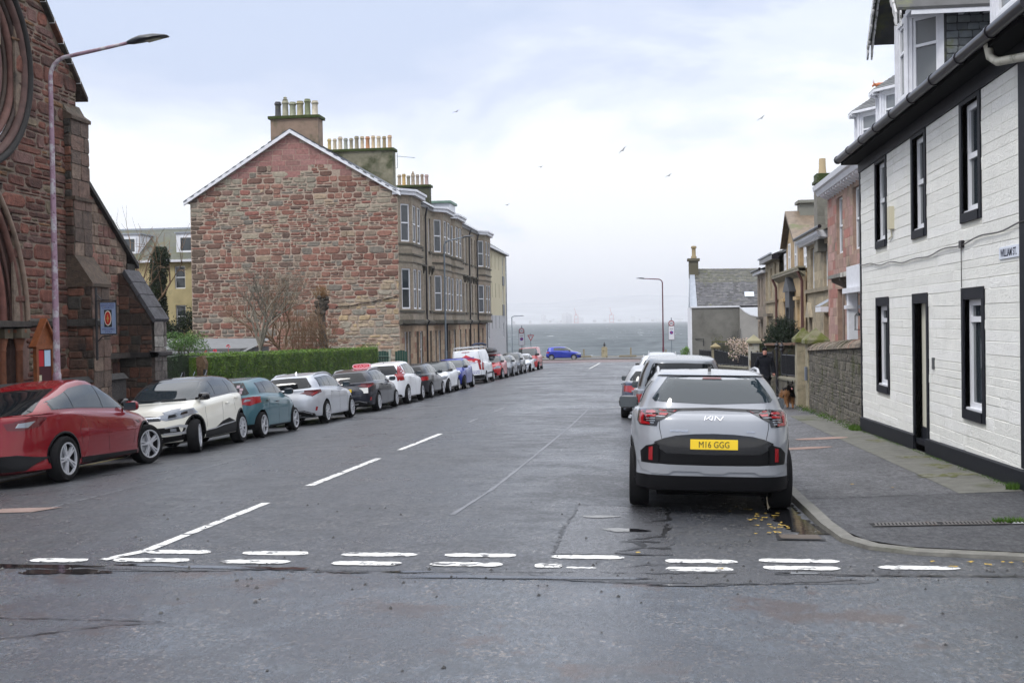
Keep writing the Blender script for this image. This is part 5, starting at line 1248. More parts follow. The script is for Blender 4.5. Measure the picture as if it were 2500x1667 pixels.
# ================================================================ STREET LAMPS
def lamp(label, base, h, arm, bend, head, poleM, name='street_lamp', r0=.09, r1=.045, tip=None, drop=.15, hr=1.0):
    x, y, z = base; t = thing(name, label, 'street lamp', base); mb = MB()
    mb.tube([(x, y, z-.1), (x, y, z+1.55)], [r0, r0*.96], 14).tube([(x, y, z+1.55), (x, y, z+1.62)], [r0*1.02, r0*.8], 14)
    P = [(x, y, z+1.6), (x, y, z+h*.6), (x, y, z+h-.45)]; ra = [r0*.78, r0*.62, r1*1.05]
    ax, ay = arm; L = math.hypot(ax, ay)
    for k in range(1, 6): a = k/5*math.pi/2; P.append((x+ax/L*.42*(1-math.cos(a)), y+ay/L*.42*(1-math.cos(a)), z+h-.45+.42*math.sin(a)*bend[0])); ra.append(r1)
    P.append((x+ax, y+ay, P[-1][2]+bend[1])); ra.append(r1*.8)
    mb.tube(P, ra, 12); autosmooth(mb.build('pole', poleM, t), 40)
    e = Vector(P[-1]); d = Vector((ax, ay, bend[1]*.9)).normalized(); s = d.cross(Vector((0, 0, 1))).normalized(); u = s.cross(d)
    V = []; n = 12
    for q, wd, up, dn in ((-.12, .035, .035, .035), (.0, .07, .075, .05), (.16, .13, .10, .04), (.45, .15, .085, .012), (.68, .11, .03, .0), (.72, .08, .012, .0)):
        for k in range(n):
            a = 2*math.pi*k/n; c_ = e+d*q*hr; V.append(c_+s*wd*math.cos(a)*hr+u*(up if math.sin(a) > 0 else dn)*math.sin(a)*hr)
    mb = MB().add(V, [(r_*n+k, r_*n+(k+1) % n, (r_+1)*n+(k+1) % n, (r_+1)*n+k) for r_ in range(5) for k in range(n)]+[tuple(range(n)), tuple(range(5*n, 6*n))])
    hd = mb.build('lamp_head', M('lamp_head_grey', (.03, .035, .045), .4), t); autosmooth(hd, 60)
    q0 = e+d*.28*hr-u*.042*hr; MB().add([q0+s*.09*hr, q0-s*.09*hr, q0-s*.07*hr+d*.3*hr+u*.02, q0+s*.07*hr+d*.3*hr+u*.02], [(0, 1, 2, 3)]).build('lamp_glass', M('lamp_glass', (.35, .34, .28), .2), hd)
    return t
m_lp1 = M('mauve_lamp_paint', (.27, .17, .22), .5, var=.15, vs=4, spots=[((.42, .40, .42), 5.0, .50, .60), ((.10, .03, .06), 9.0, .58, .68)])
lamp('mauve painted street lamp with flaking paint, in front of the church wall', (-11.6, 21.3, -.40), 7.9, (1.72, .0), (.92, .22), 0, m_lp1, r0=.085, r1=.040, hr=1.0)
lamp('grey street lamp in front of the tenement bay windows', (-12.45, 70, -1.2), 8.55, (1.25, .0), (.9, .16), 0, M('galvanised_steel', (.17, .20, .23), .45, var=.1), r0=.09, r1=.05, hr=.9)
lamp('slim maroon street lamp near the seafront sign, leaning out to the left', (1.55, 108, -2.0), 8.05, (-1.75, 0), (.9, .08), 0, M('maroon_lamp', (.10, .02, .035), .45), r0=.10, r1=.05)
lamp('distant grey street lamp on the seafront beyond the cream flats', (-14.3, 121, -2.1), 5.2, (.9, .3), (.4, .0), 0, MATS['galvanised_steel'], r0=.07, r1=.05, hr=.6)

# ================================================================ THE RED TENEMENT
TX = -13.6
FT = Fr((TX, 0, 0), (0, 1, 0), (1, 0, 0)); FG = Fr((0, 62, 0), (1, 0, 0), (0, -1, 0))
ten = thing('tenement', 'three-storey tenement with a patchwork red rubble gable and sandstone bay-windowed front', 'building', (TX, 62, -1.1))
gx0, gx1, gr_, ge = -25.57, -13.6, -19.62, 9.25
def gz(x): return 13.0-abs(x-gr_)*(13.0-ge)/(gr_-gx0) if x < gr_ else 13.0-(x-gr_)*(13.0-9.35)/(gx1-gr_)
GP = [((.195, .085, .062), 4), ((.235, .115, .085), 4), ((.15, .08, .06), 4), ((.25, .135, .10), 3), ((.215, .165, .125), 2.2), ((.26, .22, .165), 1.4), ((.29, .22, .155), 1.2), ((.17, .15, .125), 2), ((.11, .07, .055), 1)]
GB = [((.33, .26, .18), 4), ((.27, .24, .19), 3), ((.36, .27, .16), 2), ((.30, .20, .14), 2), ((.20, .08, .06), 1), ((.24, .22, .18), 2)]
GG = [((.225, .20, .155), 4), ((.20, .17, .135), 2), ((.27, .235, .18), 3), ((.22, .09, .07), 1.5), ((.17, .10, .08), 1.5)]
def gpal(u, z, r_):
    n_ = math.sin(u*1.7+z*.9)+math.sin(u*.6-z*1.3+2)
    buff = (u > -17.2 and z < 3.4+n_*.4) or (u > -14.6 and z < 4.5)
    if buff: return pick(r_, GB, .15)
    if z > 8.4 and n_ > .35: return pick(r_, GG, .15)
    if u < gx0+.45: return pick(r_, [((.10, .07, .052), 1)], .2)
    return pick(r_, GP, .13)
mb = MB(); mb.add([FG.p(gx0, 0, -1.4), FG.p(gx1, 0, -1.4), FG.p(gx1, 0, gz(gx1)), FG.p(gr_, 0, 13.0), FG.p(gx0, 0, gz(gx0))], [(0, 1, 2, 3, 4)], c=(.34, .265, .21))
ktop = lambda u, z: z > 10.75+.35*math.sin(u*2) and abs(u-gr_+.1) < (13.4-z)*1.45
stones(mb, FG, gx0, gx1, -1.2, 13, gpal, hs=(.18, .42), ls=(.28, .95), gap=.045, relief=.045, seed=5, clamp=lambda u, z: (u, min(z, gz(u)-.03)), keep=lambda u, z: z < gz(u)-.02 and not ktop(u, z), wob=.7, split=.38)
stones(mb, FG, gx0, gx1, 10.4, 13.0, lambda u, z, r_: pick(r_, [((.27, .13, .115), 3), ((.30, .155, .14), 2), ((.24, .125, .11), 2)], .06), hs=(.26, .38), ls=(.5, .95), gap=.02, relief=.01, seed=6, clamp=lambda u, z: (u, min(z, gz(u)-.03)), keep=lambda u, z: z < gz(u)-.02 and ktop(u, z), regular=True, split=0)
mb.build('gable_wall', m_rubble, ten)
# front to the street
fp = lambda u, z, r_: pick(r_, [((.27, .23, .175), 4), ((.24, .205, .155), 3), ((.29, .235, .18), 2)] if z > 2.3 else [((.34, .235, .15), 4), ((.29, .20, .13), 2), ((.36, .27, .18), 3), ((.24, .12, .075), 1)], .10)
hol = []
flush = [(67.0, 67.75, 0), (68.1, 68.85, 0), (70.9, 71.6, 0), (81.6, 82.3, 1), (83.9, 84.7, 0), (85.5, 86.3, 0), (88.3, 89.1, 0), (90.2, 90.8, 0)]
for a, b, _ in flush: hol += [(a, b, 6.7, 8.8), (a, b, 2.95, 5.15)]
gnd = [(63.3, 64.0), (64.25, 64.9), (66.6, 67.3), (67.7, 68.6), (70.8, 71.5), (72.6, 73.2), (73.9, 74.7), (77.6, 78.4), (79.9, 80.7), (82.4, 83.1), (84.8, 85.5), (86.8, 87.5), (89.2, 89.8), (91.7, 92.4), (93.9, 94.6)]
doors = {66.6, 70.8, 77.6, 86.8}
for a, b in gnd: hol.append((a, b, -.55 if a not in doors else -1.2, 1.65))
mb = MB(); wall(mb, FT, 62, 96.2, -1.6, 9.35, hol, c=(.22, .18, .135), depth=.28)
stones(mb, FT, 62, 96.2, -1.5, 9.35, fp, hs=(.28, .34), ls=(.45, .8), holes=hol, gap=.012, relief=.006, seed=8, regular=True, split=0)
bays = [(62.05, 66.3), (72.0, 76.4), (76.6, 81.2), (91.3, 95.9)]
BP = .62
def bay_faces(a, b, pr=BP, c=.75): return [((TX, a), (TX+pr, a+c)), ((TX+pr, a+c), (TX+pr, b-c)), ((TX+pr, b-c), (TX, b))]
baywin = []
for a, b in bays:
    for k, (p, q) in enumerate(bay_faces(a, b)):
        d = Vector((q[0]-p[0], q[1]-p[1], 0)); Lw = d.length; d.normalize(); nn = Vector((d.y, -d.x, 0)); F_ = Fr((p[0], p[1], 0), d, nn)
        hh = []
        if k != 1: ws = [(Lw/2-.30, Lw/2+.32)]
        else: ws = [(.22, Lw/2-.15), (Lw/2+.15, Lw-.22)]
        for u0_, u1_ in ws:
            for z0_, z1_ in ((6.7, 8.8), (2.95, 5.2)): hh.append((u0_, u1_, z0_, z1_)); baywin.append((F_, u0_, u1_, z0_, z1_))
        wall(mb, F_, 0, Lw, 2.3, 9.35, hh, c=(.25, .205, .155), depth=.16)
        stones(mb, F_, 0, Lw, 2.35, 9.3, fp, hs=(.3, .36), ls=(.4, .9), holes=[(x[0]-.1, x[1]+.1, x[2]-.1, x[3]+.1) for x in hh], gap=.012, relief=.005, seed=int(a)+k, regular=True, split=0)
mb.build('front_wall', m_rubble, ten)
mb = MB(); dk = (.075, .068, .052)
mb.prism([(0, 2.02), (.16, 2.10), (.2, 2.22), (.0, 2.34)], 61.9, 96.3, F=FT, axis='u', c=dk)
for a, b in bays:
    for z_ in (2.12, 5.55, 5.95, 6.5, 2.75):
        pl = [(0, a-.06), (BP+.05, a+.72), (BP+.05, b-.72), (0, b+.06)]; hgt = {2.12: .22, 5.55: .07, 5.95: .10, 6.5: .12, 2.75: .12}[z_]
        pl = [(x+.04 if x else x, y) for x, y in pl]
        mb.prism([(y, x) for x, y in pl], z_, z_+hgt, F=FT, axis='z', c=dk if z_ != 5.55 else (.16, .14, .11))
for a, b, _ in flush:
    mb.box(a-.08, b+.08, 0, .10, 6.55, 6.68, F=FT, c=dk).box(a-.08, b+.08, 0, .10, 2.80, 2.93, F=FT, c=dk).box(a-.2, b+.2, 0, .22, 5.62, 5.74, F=FT, c=dk).prism([(0, 5.2), (.06, 5.2), (.2, 5.62), (0, 5.62)], a-.2, a-.08, F=FT, axis='u', c=dk).prism([(0, 5.2), (.06, 5.2), (.2, 5.62), (0, 5.62)], b+.08, b+.2, F=FT, axis='u', c=dk)
mb.build('cornice', m_rubble, ten)
for a, b, bl in flush:
    for z0_, z1_ in ((6.7, 8.8), (2.95, 5.15)): window(ten, FT, a, b, z0_, z1_, d=-.10, fw=.07)
for a, b in gnd:
    if a in doors: MB().box(a, b, -.3, -.24, -1.2, 1.65, F=FT).build('door', M('varnished_door', (.12, .045, .02), .4) if a != 66.6 else M('brown_panel', (.13, .06, .035), .5), ten)
    else: window(ten, FT, a, b, -.55, 1.65, d=-.10, fw=.07)
for F_, u0_, u1_, z0_, z1_ in baywin: window(ten, F_, u0_, u1_, z0_, z1_, d=-.05, fw=.07)
# eaves: white gutter line following the bays
mb = MB()
path = [(.0, 61.85)]
for a, b in bays: path += [(.02, a-.15), (BP+.12, a+.65), (BP+.12, b-.65), (.02, b+.15)]
path += [(.0, 96.3)]
for (x0, y0), (x1, y1) in zip(path, path[1:]):
    d = Vector((x1-x0, y1-y0, 0))
    if d.length < .05: continue
    F_ = Fr((TX+x0, y0, 0), d, (d.y, -d.x, 0)); mb.box(-.02, d.length+.02, -.3, .12, 9.28, 9.48, F=F_).box(-.02, d.length+.02, -.3, .22, 9.48, 9.60, F=F_)
mb.build('gutter', m_whitep, ten)
for u in (69.4, 76.5, 86.9, 91.0): MB().tube([FT.p(u, .25, 9.3), FT.p(u-.1, .16, 8.9), FT.p(u, .12, 8.7), FT.p(u, .12, 2.4), FT.p(u, .28, 2.3), FT.p(u, .12, 2.0), FT.p(u, .12, -1.3)], .06, 8).build('downpipe', m_gutter, ten)
# roof
mb = MB(); sl = (.075, .085, .105); oz = .10
V = []
for y in (61.78, 96.2): V += [(gx0-.3, y, gz(gx0)-.12+oz), (gr_, y, 13.0+oz), (gx1+.22, y, 9.35+oz-.12+.1)]
V += [(v[0], v[1], v[2]-.1) for v in V]
mb.add(V, [(0, 3, 4, 1), (1, 4, 5, 2), (6, 7, 10, 9), (7, 8, 11, 10), (0, 1, 7, 6), (1, 2, 8, 7), (3, 9, 10, 4), (4, 10, 11, 5)], 0, sl)
r_ = random.Random(3); slope = lambda x: gz(x)+oz   # slates standing proud along the verge
for k in range(30):
    for a, b in (((lerp(gx0-.3, gr_, k/30)), lerp(gx0-.3, gr_, (k+1)/30)), (lerp(gr_, gx1+.2, k/30), lerp(gr_, gx1+.2, (k+1)/30))):
        lo, hi = (a, b) if gz(a) < gz(b) else (b, a)
        for j in range(12):
            y0 = 61.74+j*.55+(k % 2)*.2; c = pick(r_, [((.07, .08, .10), 2), ((.09, .10, .12), 1), ((.06, .065, .08), 1)])
            zl_, zh_ = slope(lo)+.05, slope(hi)+.02
            mb.add([(lo, y0, zl_), (lo, y0+.53, zl_), (hi, y0+.53, zh_), (hi, y0, zh_), (lo, y0, zl_-.07), (hi, y0, zh_-.05)], [(0, 1, 2, 3), (0, 3, 5, 4)], 0, c)
mb.build('roof', m_slate, ten)
mb = MB()
for a, b in ((gx0-.3, gr_), (gr_, gx1+.22)):
    za, zb_ = (gz(max(a, gx0))-.12 if a < gx0 else gz(a)), (gz(b) if b < gx1 else 9.35-.02)
    mb.add([(a, 61.76, za-.14), (b, 61.76, zb_-.14), (b, 61.76, zb_+.06), (a, 61.76, za+.06), (a, 61.9, za-.14), (b, 61.9, zb_-.14), (b, 61.9, zb_+.06), (a, 61.9, za+.06)], [(0, 1, 2, 3), (4, 7, 6, 5), (0, 4, 5, 1), (3, 2, 6, 7)])
mb.build('bargeboard', m_whitep, ten)
m_harl = M('harled_chimney', (.24, .17, .125), .85, var=.2, vs=1.5, bump=.01, bs=25, spots=[((.055, .065, .025), .9, .55, .72)])
m_harl2 = M('mossy_harling', (.20, .185, .13), .9, var=.25, vs=1.2, bump=.01, bs=25, spots=[((.035, .045, .012), .8, .46, .66)])
m_harl3 = M('dark_mossy_harling', (.07, .07, .045), .9, var=.3, vs=1.2, bump=.01, bs=25, spots=[((.02, .03, .008), .8, .42, .62)])
def chimney(x0, x1, y0, y1, z0, z1, mat, n, hgt, cols, seed, pr=.13, slab=m_moss):
    o = MB().box(x0, x1, y0, y1, z0, z1).build('chimney', mat, ten)
    MB().box(x0-.12, x1+.12, y0-.12, y1+.12, z1, z1+.16).build('chimney_cap', slab, o)
    q = random.Random(seed)
    pots(o, Fr((x0, (y0+y1)/2, 0), (1, 0, 0), (0, -1, 0)), .08, x1-x0-.08, z1+.15, n, hgt, cols, r_=pr, seed=seed)
    return o
chimney(-20.9, -18.15, 62.35, 63.3, 11.6, 13.75, m_harl, 6, .95, [(.05, .05, .055), (.28, .27, .2), (.26, .27, .19), (.3, .27, .16), (.16, .18, .10), (.5, .45, .36)], 3, .17)
chimney(-20.9, -16.3, 73, 73.9, 10.0, 13.45, m_harl2, 12, .85, [(.42, .32, .14), (.42, .36, .26), (.45, .38, .28), (.25, .26, .22), (.28, .25, .17), (.25, .22, .15), (.48, .38, .26), (.42, .20, .10), (.50, .38, .24), (.5, .42, .3), (.28, .22, .12), (.48, .34, .22)], 4, .13)
chimney(-18.6, -16.0, 84, 84.8, 10.0, 12.35, m_harl3, 7, .85, [(.35, .28, .2), (.5, .33, .13), (.22, .2, .14), (.33, .27, .2), (.3, .25, .2), (.32, .24, .18), (.36, .26, .24)], 5, .13)
mb = MB().prism([(-17.5, 9.5), (-15.6, 9.5), (-15.6, 11.8), (-17.5, 11.8)], -93.2, -90.5, F=Fr((0, 0, 0), (1, 0, 0), (0, -1, 0))); mb.build('roof_dormer', m_whitep, ten)
MB().box(-17.7, -15.45, 90.3, 93.4, 11.8, 11.98).build('dormer_roof', M('copper_green', (.12, .2, .16), .6, var=.3), ten)
an = MB().tube([(-16.35, 74, 12.4), (-16.2, 74, 12.42), (-16.2, 74, 13.4)], .02, 5).tube([(-16.25, 74, 13.2), (-15.0, 74, 13.05)], .015, 5)
for k in range(9): an.tube([(-16.1+k*.12, 74-.15, 13.18-k*.015), (-16.1+k*.12, 74+.15, 13.18-k*.015)], .006, 4)
tag(an.build('television_aerial', MATS['galvanised_steel']), 'thin television aerial beside the long row of twelve chimney pots', 'aerial')
cb = [(-17.2, 61.94, 3.15)]+[(lerp(-17.2, -13.7, t), 61.93, 3.1+.55*t**1.4+.03*math.sin(t*20)) for t in frange(0, 1, .1)]
MB().tube(cb, .025, 5).build('cable', m_gutter, ten)
MB().box(-20.3, -20.05, 61.88, 61.97, 4.5, 4.75).build('vent', m_dark, ten)

# modern cream flats beyond
mod = thing('apartment_block', 'cream modern flats with grey panels beyond the tenement', 'building', (TX, 97, -1.8))
m_cream = M('cream_render', (.50, .45, .31), .8, var=.05, vs=.6); m_gren = M('grey_render', (.40, .40, .41), .8, var=.05); m_panel = M('grey_panel', (.13, .135, .15), .5)
hol = [(a, a+.85, z0_, z1_) for z0_, z1_ in ((6.6, 8.4), (3.9, 5.6), (.75, 2.1)) for a in (97.6, 107.9)]
nar = [(a, a+.28, z0_, z1_) for z0_, z1_ in ((7.0, 8.3), (4.4, 5.7), (1.6, 2.75)) for a in (100.3, 102.6, 105.2)]
mb = MB(); wall(mb, FT, 96.3, 110.3, 2.8, 8.9, [h for h in hol+nar if h[2] > 2.8], depth=.12); wall(mb, FT, 96.3, 110.3, -2.2, 2.8, [h for h in hol+nar if h[3] < 2.8], m=1, depth=.12)
mb.box(96.3, 110.3, -9.8, -.13, -2.2, 8.85, F=FT, m=1)
mb.build('wall', [m_cream, m_gren], mod)
for a in (97.35, 107.65):
    for z0_, z1_ in ((2.8, 3.85), (5.65, 6.55)): MB().box(a, a+1.35, .0, .06, z0_, z1_, F=FT).build('grey_panel', m_panel, mod)
for h in hol: window(mod, FT, *h, d=-.06, fw=.06)
for h in nar: window(mod, FT, *h, d=-.06, fw=.03, rail=0)
MB().add([(TX+.35, 96.4, 8.75), (TX+.35, 110.6, 8.75), (TX-5, 110.6, 12.1), (TX-5, 96.4, 12.1), (TX+.35, 96.4, 8.6), (TX+.35, 110.6, 8.6), (TX-10, 110.6, 8.7), (TX-10, 96.4, 8.7)], [(0, 1, 2, 3), (4, 7, 6, 5), (0, 4, 5, 1), (1, 5, 6, 2), (0, 3, 7, 4), (2, 6, 7, 3)]).build('roof', M('grey_tile', (.12, .13, .13), .7, var=.2, vs=8), mod)
MB().box(96.4, 110.6, .25, .38, 8.62, 8.78, F=FT).build('gutter', m_whitep, mod)
for u in (96.5, 110.2): MB().tube([FT.p(u, .08, 8.6), FT.p(u, .08, -2)], .05, 6).build('downpipe', MATS['grey_panel'], mod)

# ---- yellow house far behind on the left
yh = thing('rear_house', 'yellow rendered house with slate roof and white dormers seen between church and tenement', 'house', (-31, 70, -.6))
FY = Fr((0, 70, 0), (1, 0, 0), (0, -1, 0)); hy = [(-30.0, -29.3, 4.6, 6.05), (-29.97, -29.3, 2.1, 3.55), (-33.2, -32.5, 3.9, 5.1), (-36, -35.2, 4.6, 6), (-36, -35.2, 1.9, 3.4)]
mb = MB(); wall(mb, FY, -38, -26.0, -1, 6.4, hy); mb.box(-38, -26, -9, -.21, -1, 6.3, F=FY)
mb.build('wall', M('yellow_render', (.46, .38, .20), .85, var=.15, vs=1.2, spots=[((.25, .22, .14), .9, .55, .7)]), yh)
for h in hy: window(yh, FY, *h, d=-.1, fw=.06, gm=m_pane)
MB().add([(-38.2, 69.7, 6.4), (-25.8, 69.7, 6.4), (-25.8, 73.4, 8.75), (-38.2, 73.4, 8.75), (-38.2, 77, 6.4), (-25.8, 77, 6.4)], [(0, 1, 2, 3), (3, 2, 5, 4), (0, 3, 4), (1, 5, 2)]).build('roof', M('grey_green_slate', (.085, .09, .075), .7, var=.25, vs=5, bump=.01, bs=12, spots=[((.09, .095, .05), .8, .5, .65)]), yh)
MB().box(-38.2, -25.8, .26, .36, 6.3, 6.45, F=FY).build('gutter', m_whitep, yh)
MB().box(-38.2, -25.8, -3.5, -3.35, 8.7, 8.82, F=FY).build('ridge', m_lead, yh)
for a, b in ((-34.4, -32.6), (-30.1, -28.6)):
    dm = MB().box(a, b, -2.6, -.6, 6.75, 8.2, F=FY).build('dormer', m_whitep, yh); window(yh, Fr((0, 70.6, 0), (1, 0, 0), (0, -1, 0)), a+.2, b-.2, 6.95, 8.0, d=.06, fw=.1, rail=0)
    MB().box(a-.1, b+.1, -2.6, -.5, 8.2, 8.27, F=FY).build('dormer_roof', m_lead, yh)
# garden shed roof behind the hedge
sh = thing('garden_shed', 'low flat grey roof of a garden building behind the hedge', 'shed', (-20.5, 50, -.8))
MB().box(-23.5, -18.4, 50, 54, -.9, 1.1).build('wall', M('shed_wall', (.10, .10, .10), .8), sh); MB().add([(-23.6, 49.8, 1.0), (-18.2, 49.8, .92), (-18.2, 54, 1.5), (-23.6, 54, 1.55), (-23.6, 49.8, .92), (-18.2, 49.8, .84)], [(0, 1, 2, 3), (0, 4, 5, 1)]).build('roof', M('grey_felt', (.14, .145, .15), .8, var=.1), sh)
# green double gates beside the tenement
m_gg = M('dark_green_gate', (.012, .05, .035), .5, var=.15, vs=6)
for i, (a, b) in enumerate(((-13.75, -13.1), (-12.95, -12.3))):
    g = thing('timber_gate', ['dark green timber gate leaf with diagonal brace, next to the hedge end', 'dark green timber gate leaf nearer the tenement corner'][i], 'gate', ((a+b)/2, 57+.8*i, -1.0)); FY_ = Fr((0, 57+.8*i, 0), (1, 0, 0), (0, -1, 0)); mb = MB()
    for k in range(5): mb.box(lerp(a, b, k/5)+.006, lerp(a, b, (k+1)/5)-.006, -.03, 0, -.95, .75-.03*((k-2)**2)/2, F=FY_)
    mb.build('board', m_gg, g)
    if i == 0: MB().tube([FY_.p(a+.05, .03, .4), FY_.p(b-.05, .03, -.5)], .035, 4).tube([FY_.p(a, .03, .45), FY_.p(b, .03, .45)], .035, 4).build('brace', m_gg, g)
MB().box(-13.12, -13.02, 57, 57.1, -1, .8).build('gate_post', M('pale_gate_post', (.30, .33, .27), .7), None, label='pale weathered post between the two dark green gates', cat='post')
# ================================================================ THE WHITE COTTAGE (right foreground)
WX = 4.4
FW = Fr((WX, 0, 0), (0, 1, 0), (-1, 0, 0))
cot = thing('cottage', 'white pecked-stone cottage with black painted window surrounds, plinth and eaves band', 'house', (WX, 18, -.1))
wh_ = lambda u, z, r_: pick(r_, [((.79, .785, .74), 3), ((.81, .805, .77), 2), ((.77, .765, .72), 1)], .01)
up = [(21.5, 22.56, 3.36, 5.12), (18.55, 19.55, 3.33, 5.12), (15.6, 16.6, 3.34, 5.12)]
lo = [(21.4, 22.56, .64, 2.43), (15.5, 16.58, .63, 2.44)]
door = (18.5, 19.54, -.02, 2.43)
outer = up+lo+[door]; bw = .11
def opn(h, top=.12, bot=.13): return (h[0]+bw, h[1]-bw, h[2]+bot, h[3]-top)
holes = [opn(h, .16) for h in up]+[opn(h, .16) for h in lo]+[opn(door, .16, .0)]
mb = MB(); wall(mb, FW, 13.2, 24.1, -.6, 5.3, holes, c=(.62, .61, .55), depth=.24)
stones(mb, FW, 14.0, 24.08, .0, 5.02, wh_, hs=(.11, .20), ls=(1.2, 4.0), holes=outer, gap=.004, relief=.009, seed=21, wob=1.2, split=0, regular=True, keep=lambda u, z: z > zp2(4.4, u)+.2)
mb.box(13.2, 24.1, -8, -.25, -.6, 5.2, F=FW, c=(.6, .6, .55))
mb.build('wall', m_white, cot)
mb = MB()
for h in outer:
    a, b, e, f = h; o = opn(h, .16, .13 if h != door else 0)
    mb.box(a, o[0], -.245, .022, e, f, F=FW).box(o[1], b, -.245, .022, e, f, F=FW).box(o[0], o[1], -.245, .021, o[3], f, F=FW)
    if h != door: mb.box(o[0], o[1], -.245, .035, e, o[2], F=FW)
    mb.build('window_surround', m_black, cot); mb = MB()
for h in up+lo:
    o = opn(h, .16); window(cot, FW, o[0], o[1], o[2], o[3], d=-.065, fw=.085, rail=.52 if h in up else .82, gm=m_pane)
    MB().box(o[0], o[1], -.10, -.01, o[2]-.01, o[2]+.03, F=FW).build('window_sill', m_pvc, cot)
MB().box(door[0]+bw, door[1]-bw, -.16, -.11, .25, 2.3, F=FW).build('door', M('cream_reveal', (.58, .56, .46), .7), cot)
MB().box(door[1]-bw, door[1]-bw+.02, -.20, -.03, .0, 2.27, F=FW).build('door_reveal', m_black, cot)
MB().box(door[0]+bw, door[1]-bw, -.2, .0, -.3, .06, F=FW).box(door[0]+bw, door[1]-bw, -.2, -.09, .06, .245, F=FW).build('door_step', m_black, cot)
# plinth, eaves band, corner strips
mb = MB(); pl = [13.2]+frange(14, 24.12, .8)
for a, b in zip(pl, pl[1:]):
    for s0, s1 in ([(a, b)] if b <= door[0]+bw or a >= door[1]-bw else ([(a, door[0]+bw)] if a < door[0]+bw else [])+([(door[1]-bw, b)] if b > door[1]-bw else [])):
        za, zb_ = [interp([(13, .26), (14, .215), (24.1, .00)], y) for y in (s0, s1)]
        V = []
        for u, zt in ((s0, za), (s1, zb_)): V += [FW.p(u, 0, -.6), FW.p(u, .05, -.6), FW.p(u, .05, zt), FW.p(u, 0, zt+.02)]
        mb.add(V, [(0, 1, 2, 3), (7, 6, 5, 4), (1, 5, 6, 2), (2, 6, 7, 3)])
mb.box(13.2, 14.02, .0, .03, .25, 5.0, F=FW).box(13.2, 24.14, 0, .036, 5.02, 5.3, F=FW).box(24.02, 24.14, -.1, .02, 0, 5.02, F=FW)
mb.build('painted_margin', m_black, cot)
mb = MB().box(13.0, 24.35, -.1, .34, 5.22, 5.30, F=FW); mb.build('soffit', M('black_soffit', (.005, .005, .006), .8, spec=.1), cot)
mb = MB(); gx = .40
for k in range(9):     # half-round gutter with joints
    a = lerp(12.5, 24.35, k/9); b = lerp(12.5, 24.35, (k+1)/9); mb.tube([FW.p(a, gx, 5.33), FW.p(b, gx, 5.33)], .075, 12); mb.tube([FW.p(b-.07, gx, 5.33), FW.p(b, gx, 5.33)], .088, 12)
autosmooth(mb.build('gutter', m_gutter, cot), 40)
mb = MB(); sp = lambda u, z, r_: pick(r_, [((.08, .085, .095), 3), ((.10, .105, .11), 2), ((.06, .065, .075), 2)], .15)
mb.add([FW.p(12.8, .42, 5.36), FW.p(24.3, .42, 5.36), FW.p(24.3, -3.4, 8.5), FW.p(12.8, -3.4, 8.5), FW.p(12.8, -7, 5.4), FW.p(24.3, -7, 5.4)], [(0, 1, 2, 3), (3, 2, 5, 4), (1, 5, 2), (0, 3, 4)], 0, (.07, .075, .085)); mb.build('roof', m_slate, cot)
mb = MB().tube([FW.p(14.15, .33, 5.28), FW.p(14.15, .30, 5.12), FW.p(14.0, .26, 5.03), FW.p(13.3, .13, 4.93)], .05, 10); autosmooth(mb.build('downpipe', M('cream_pipe', (.45, .43, .36), .5, spots=[((.18, .17, .12), 6, .52, .66)]), cot), 50)
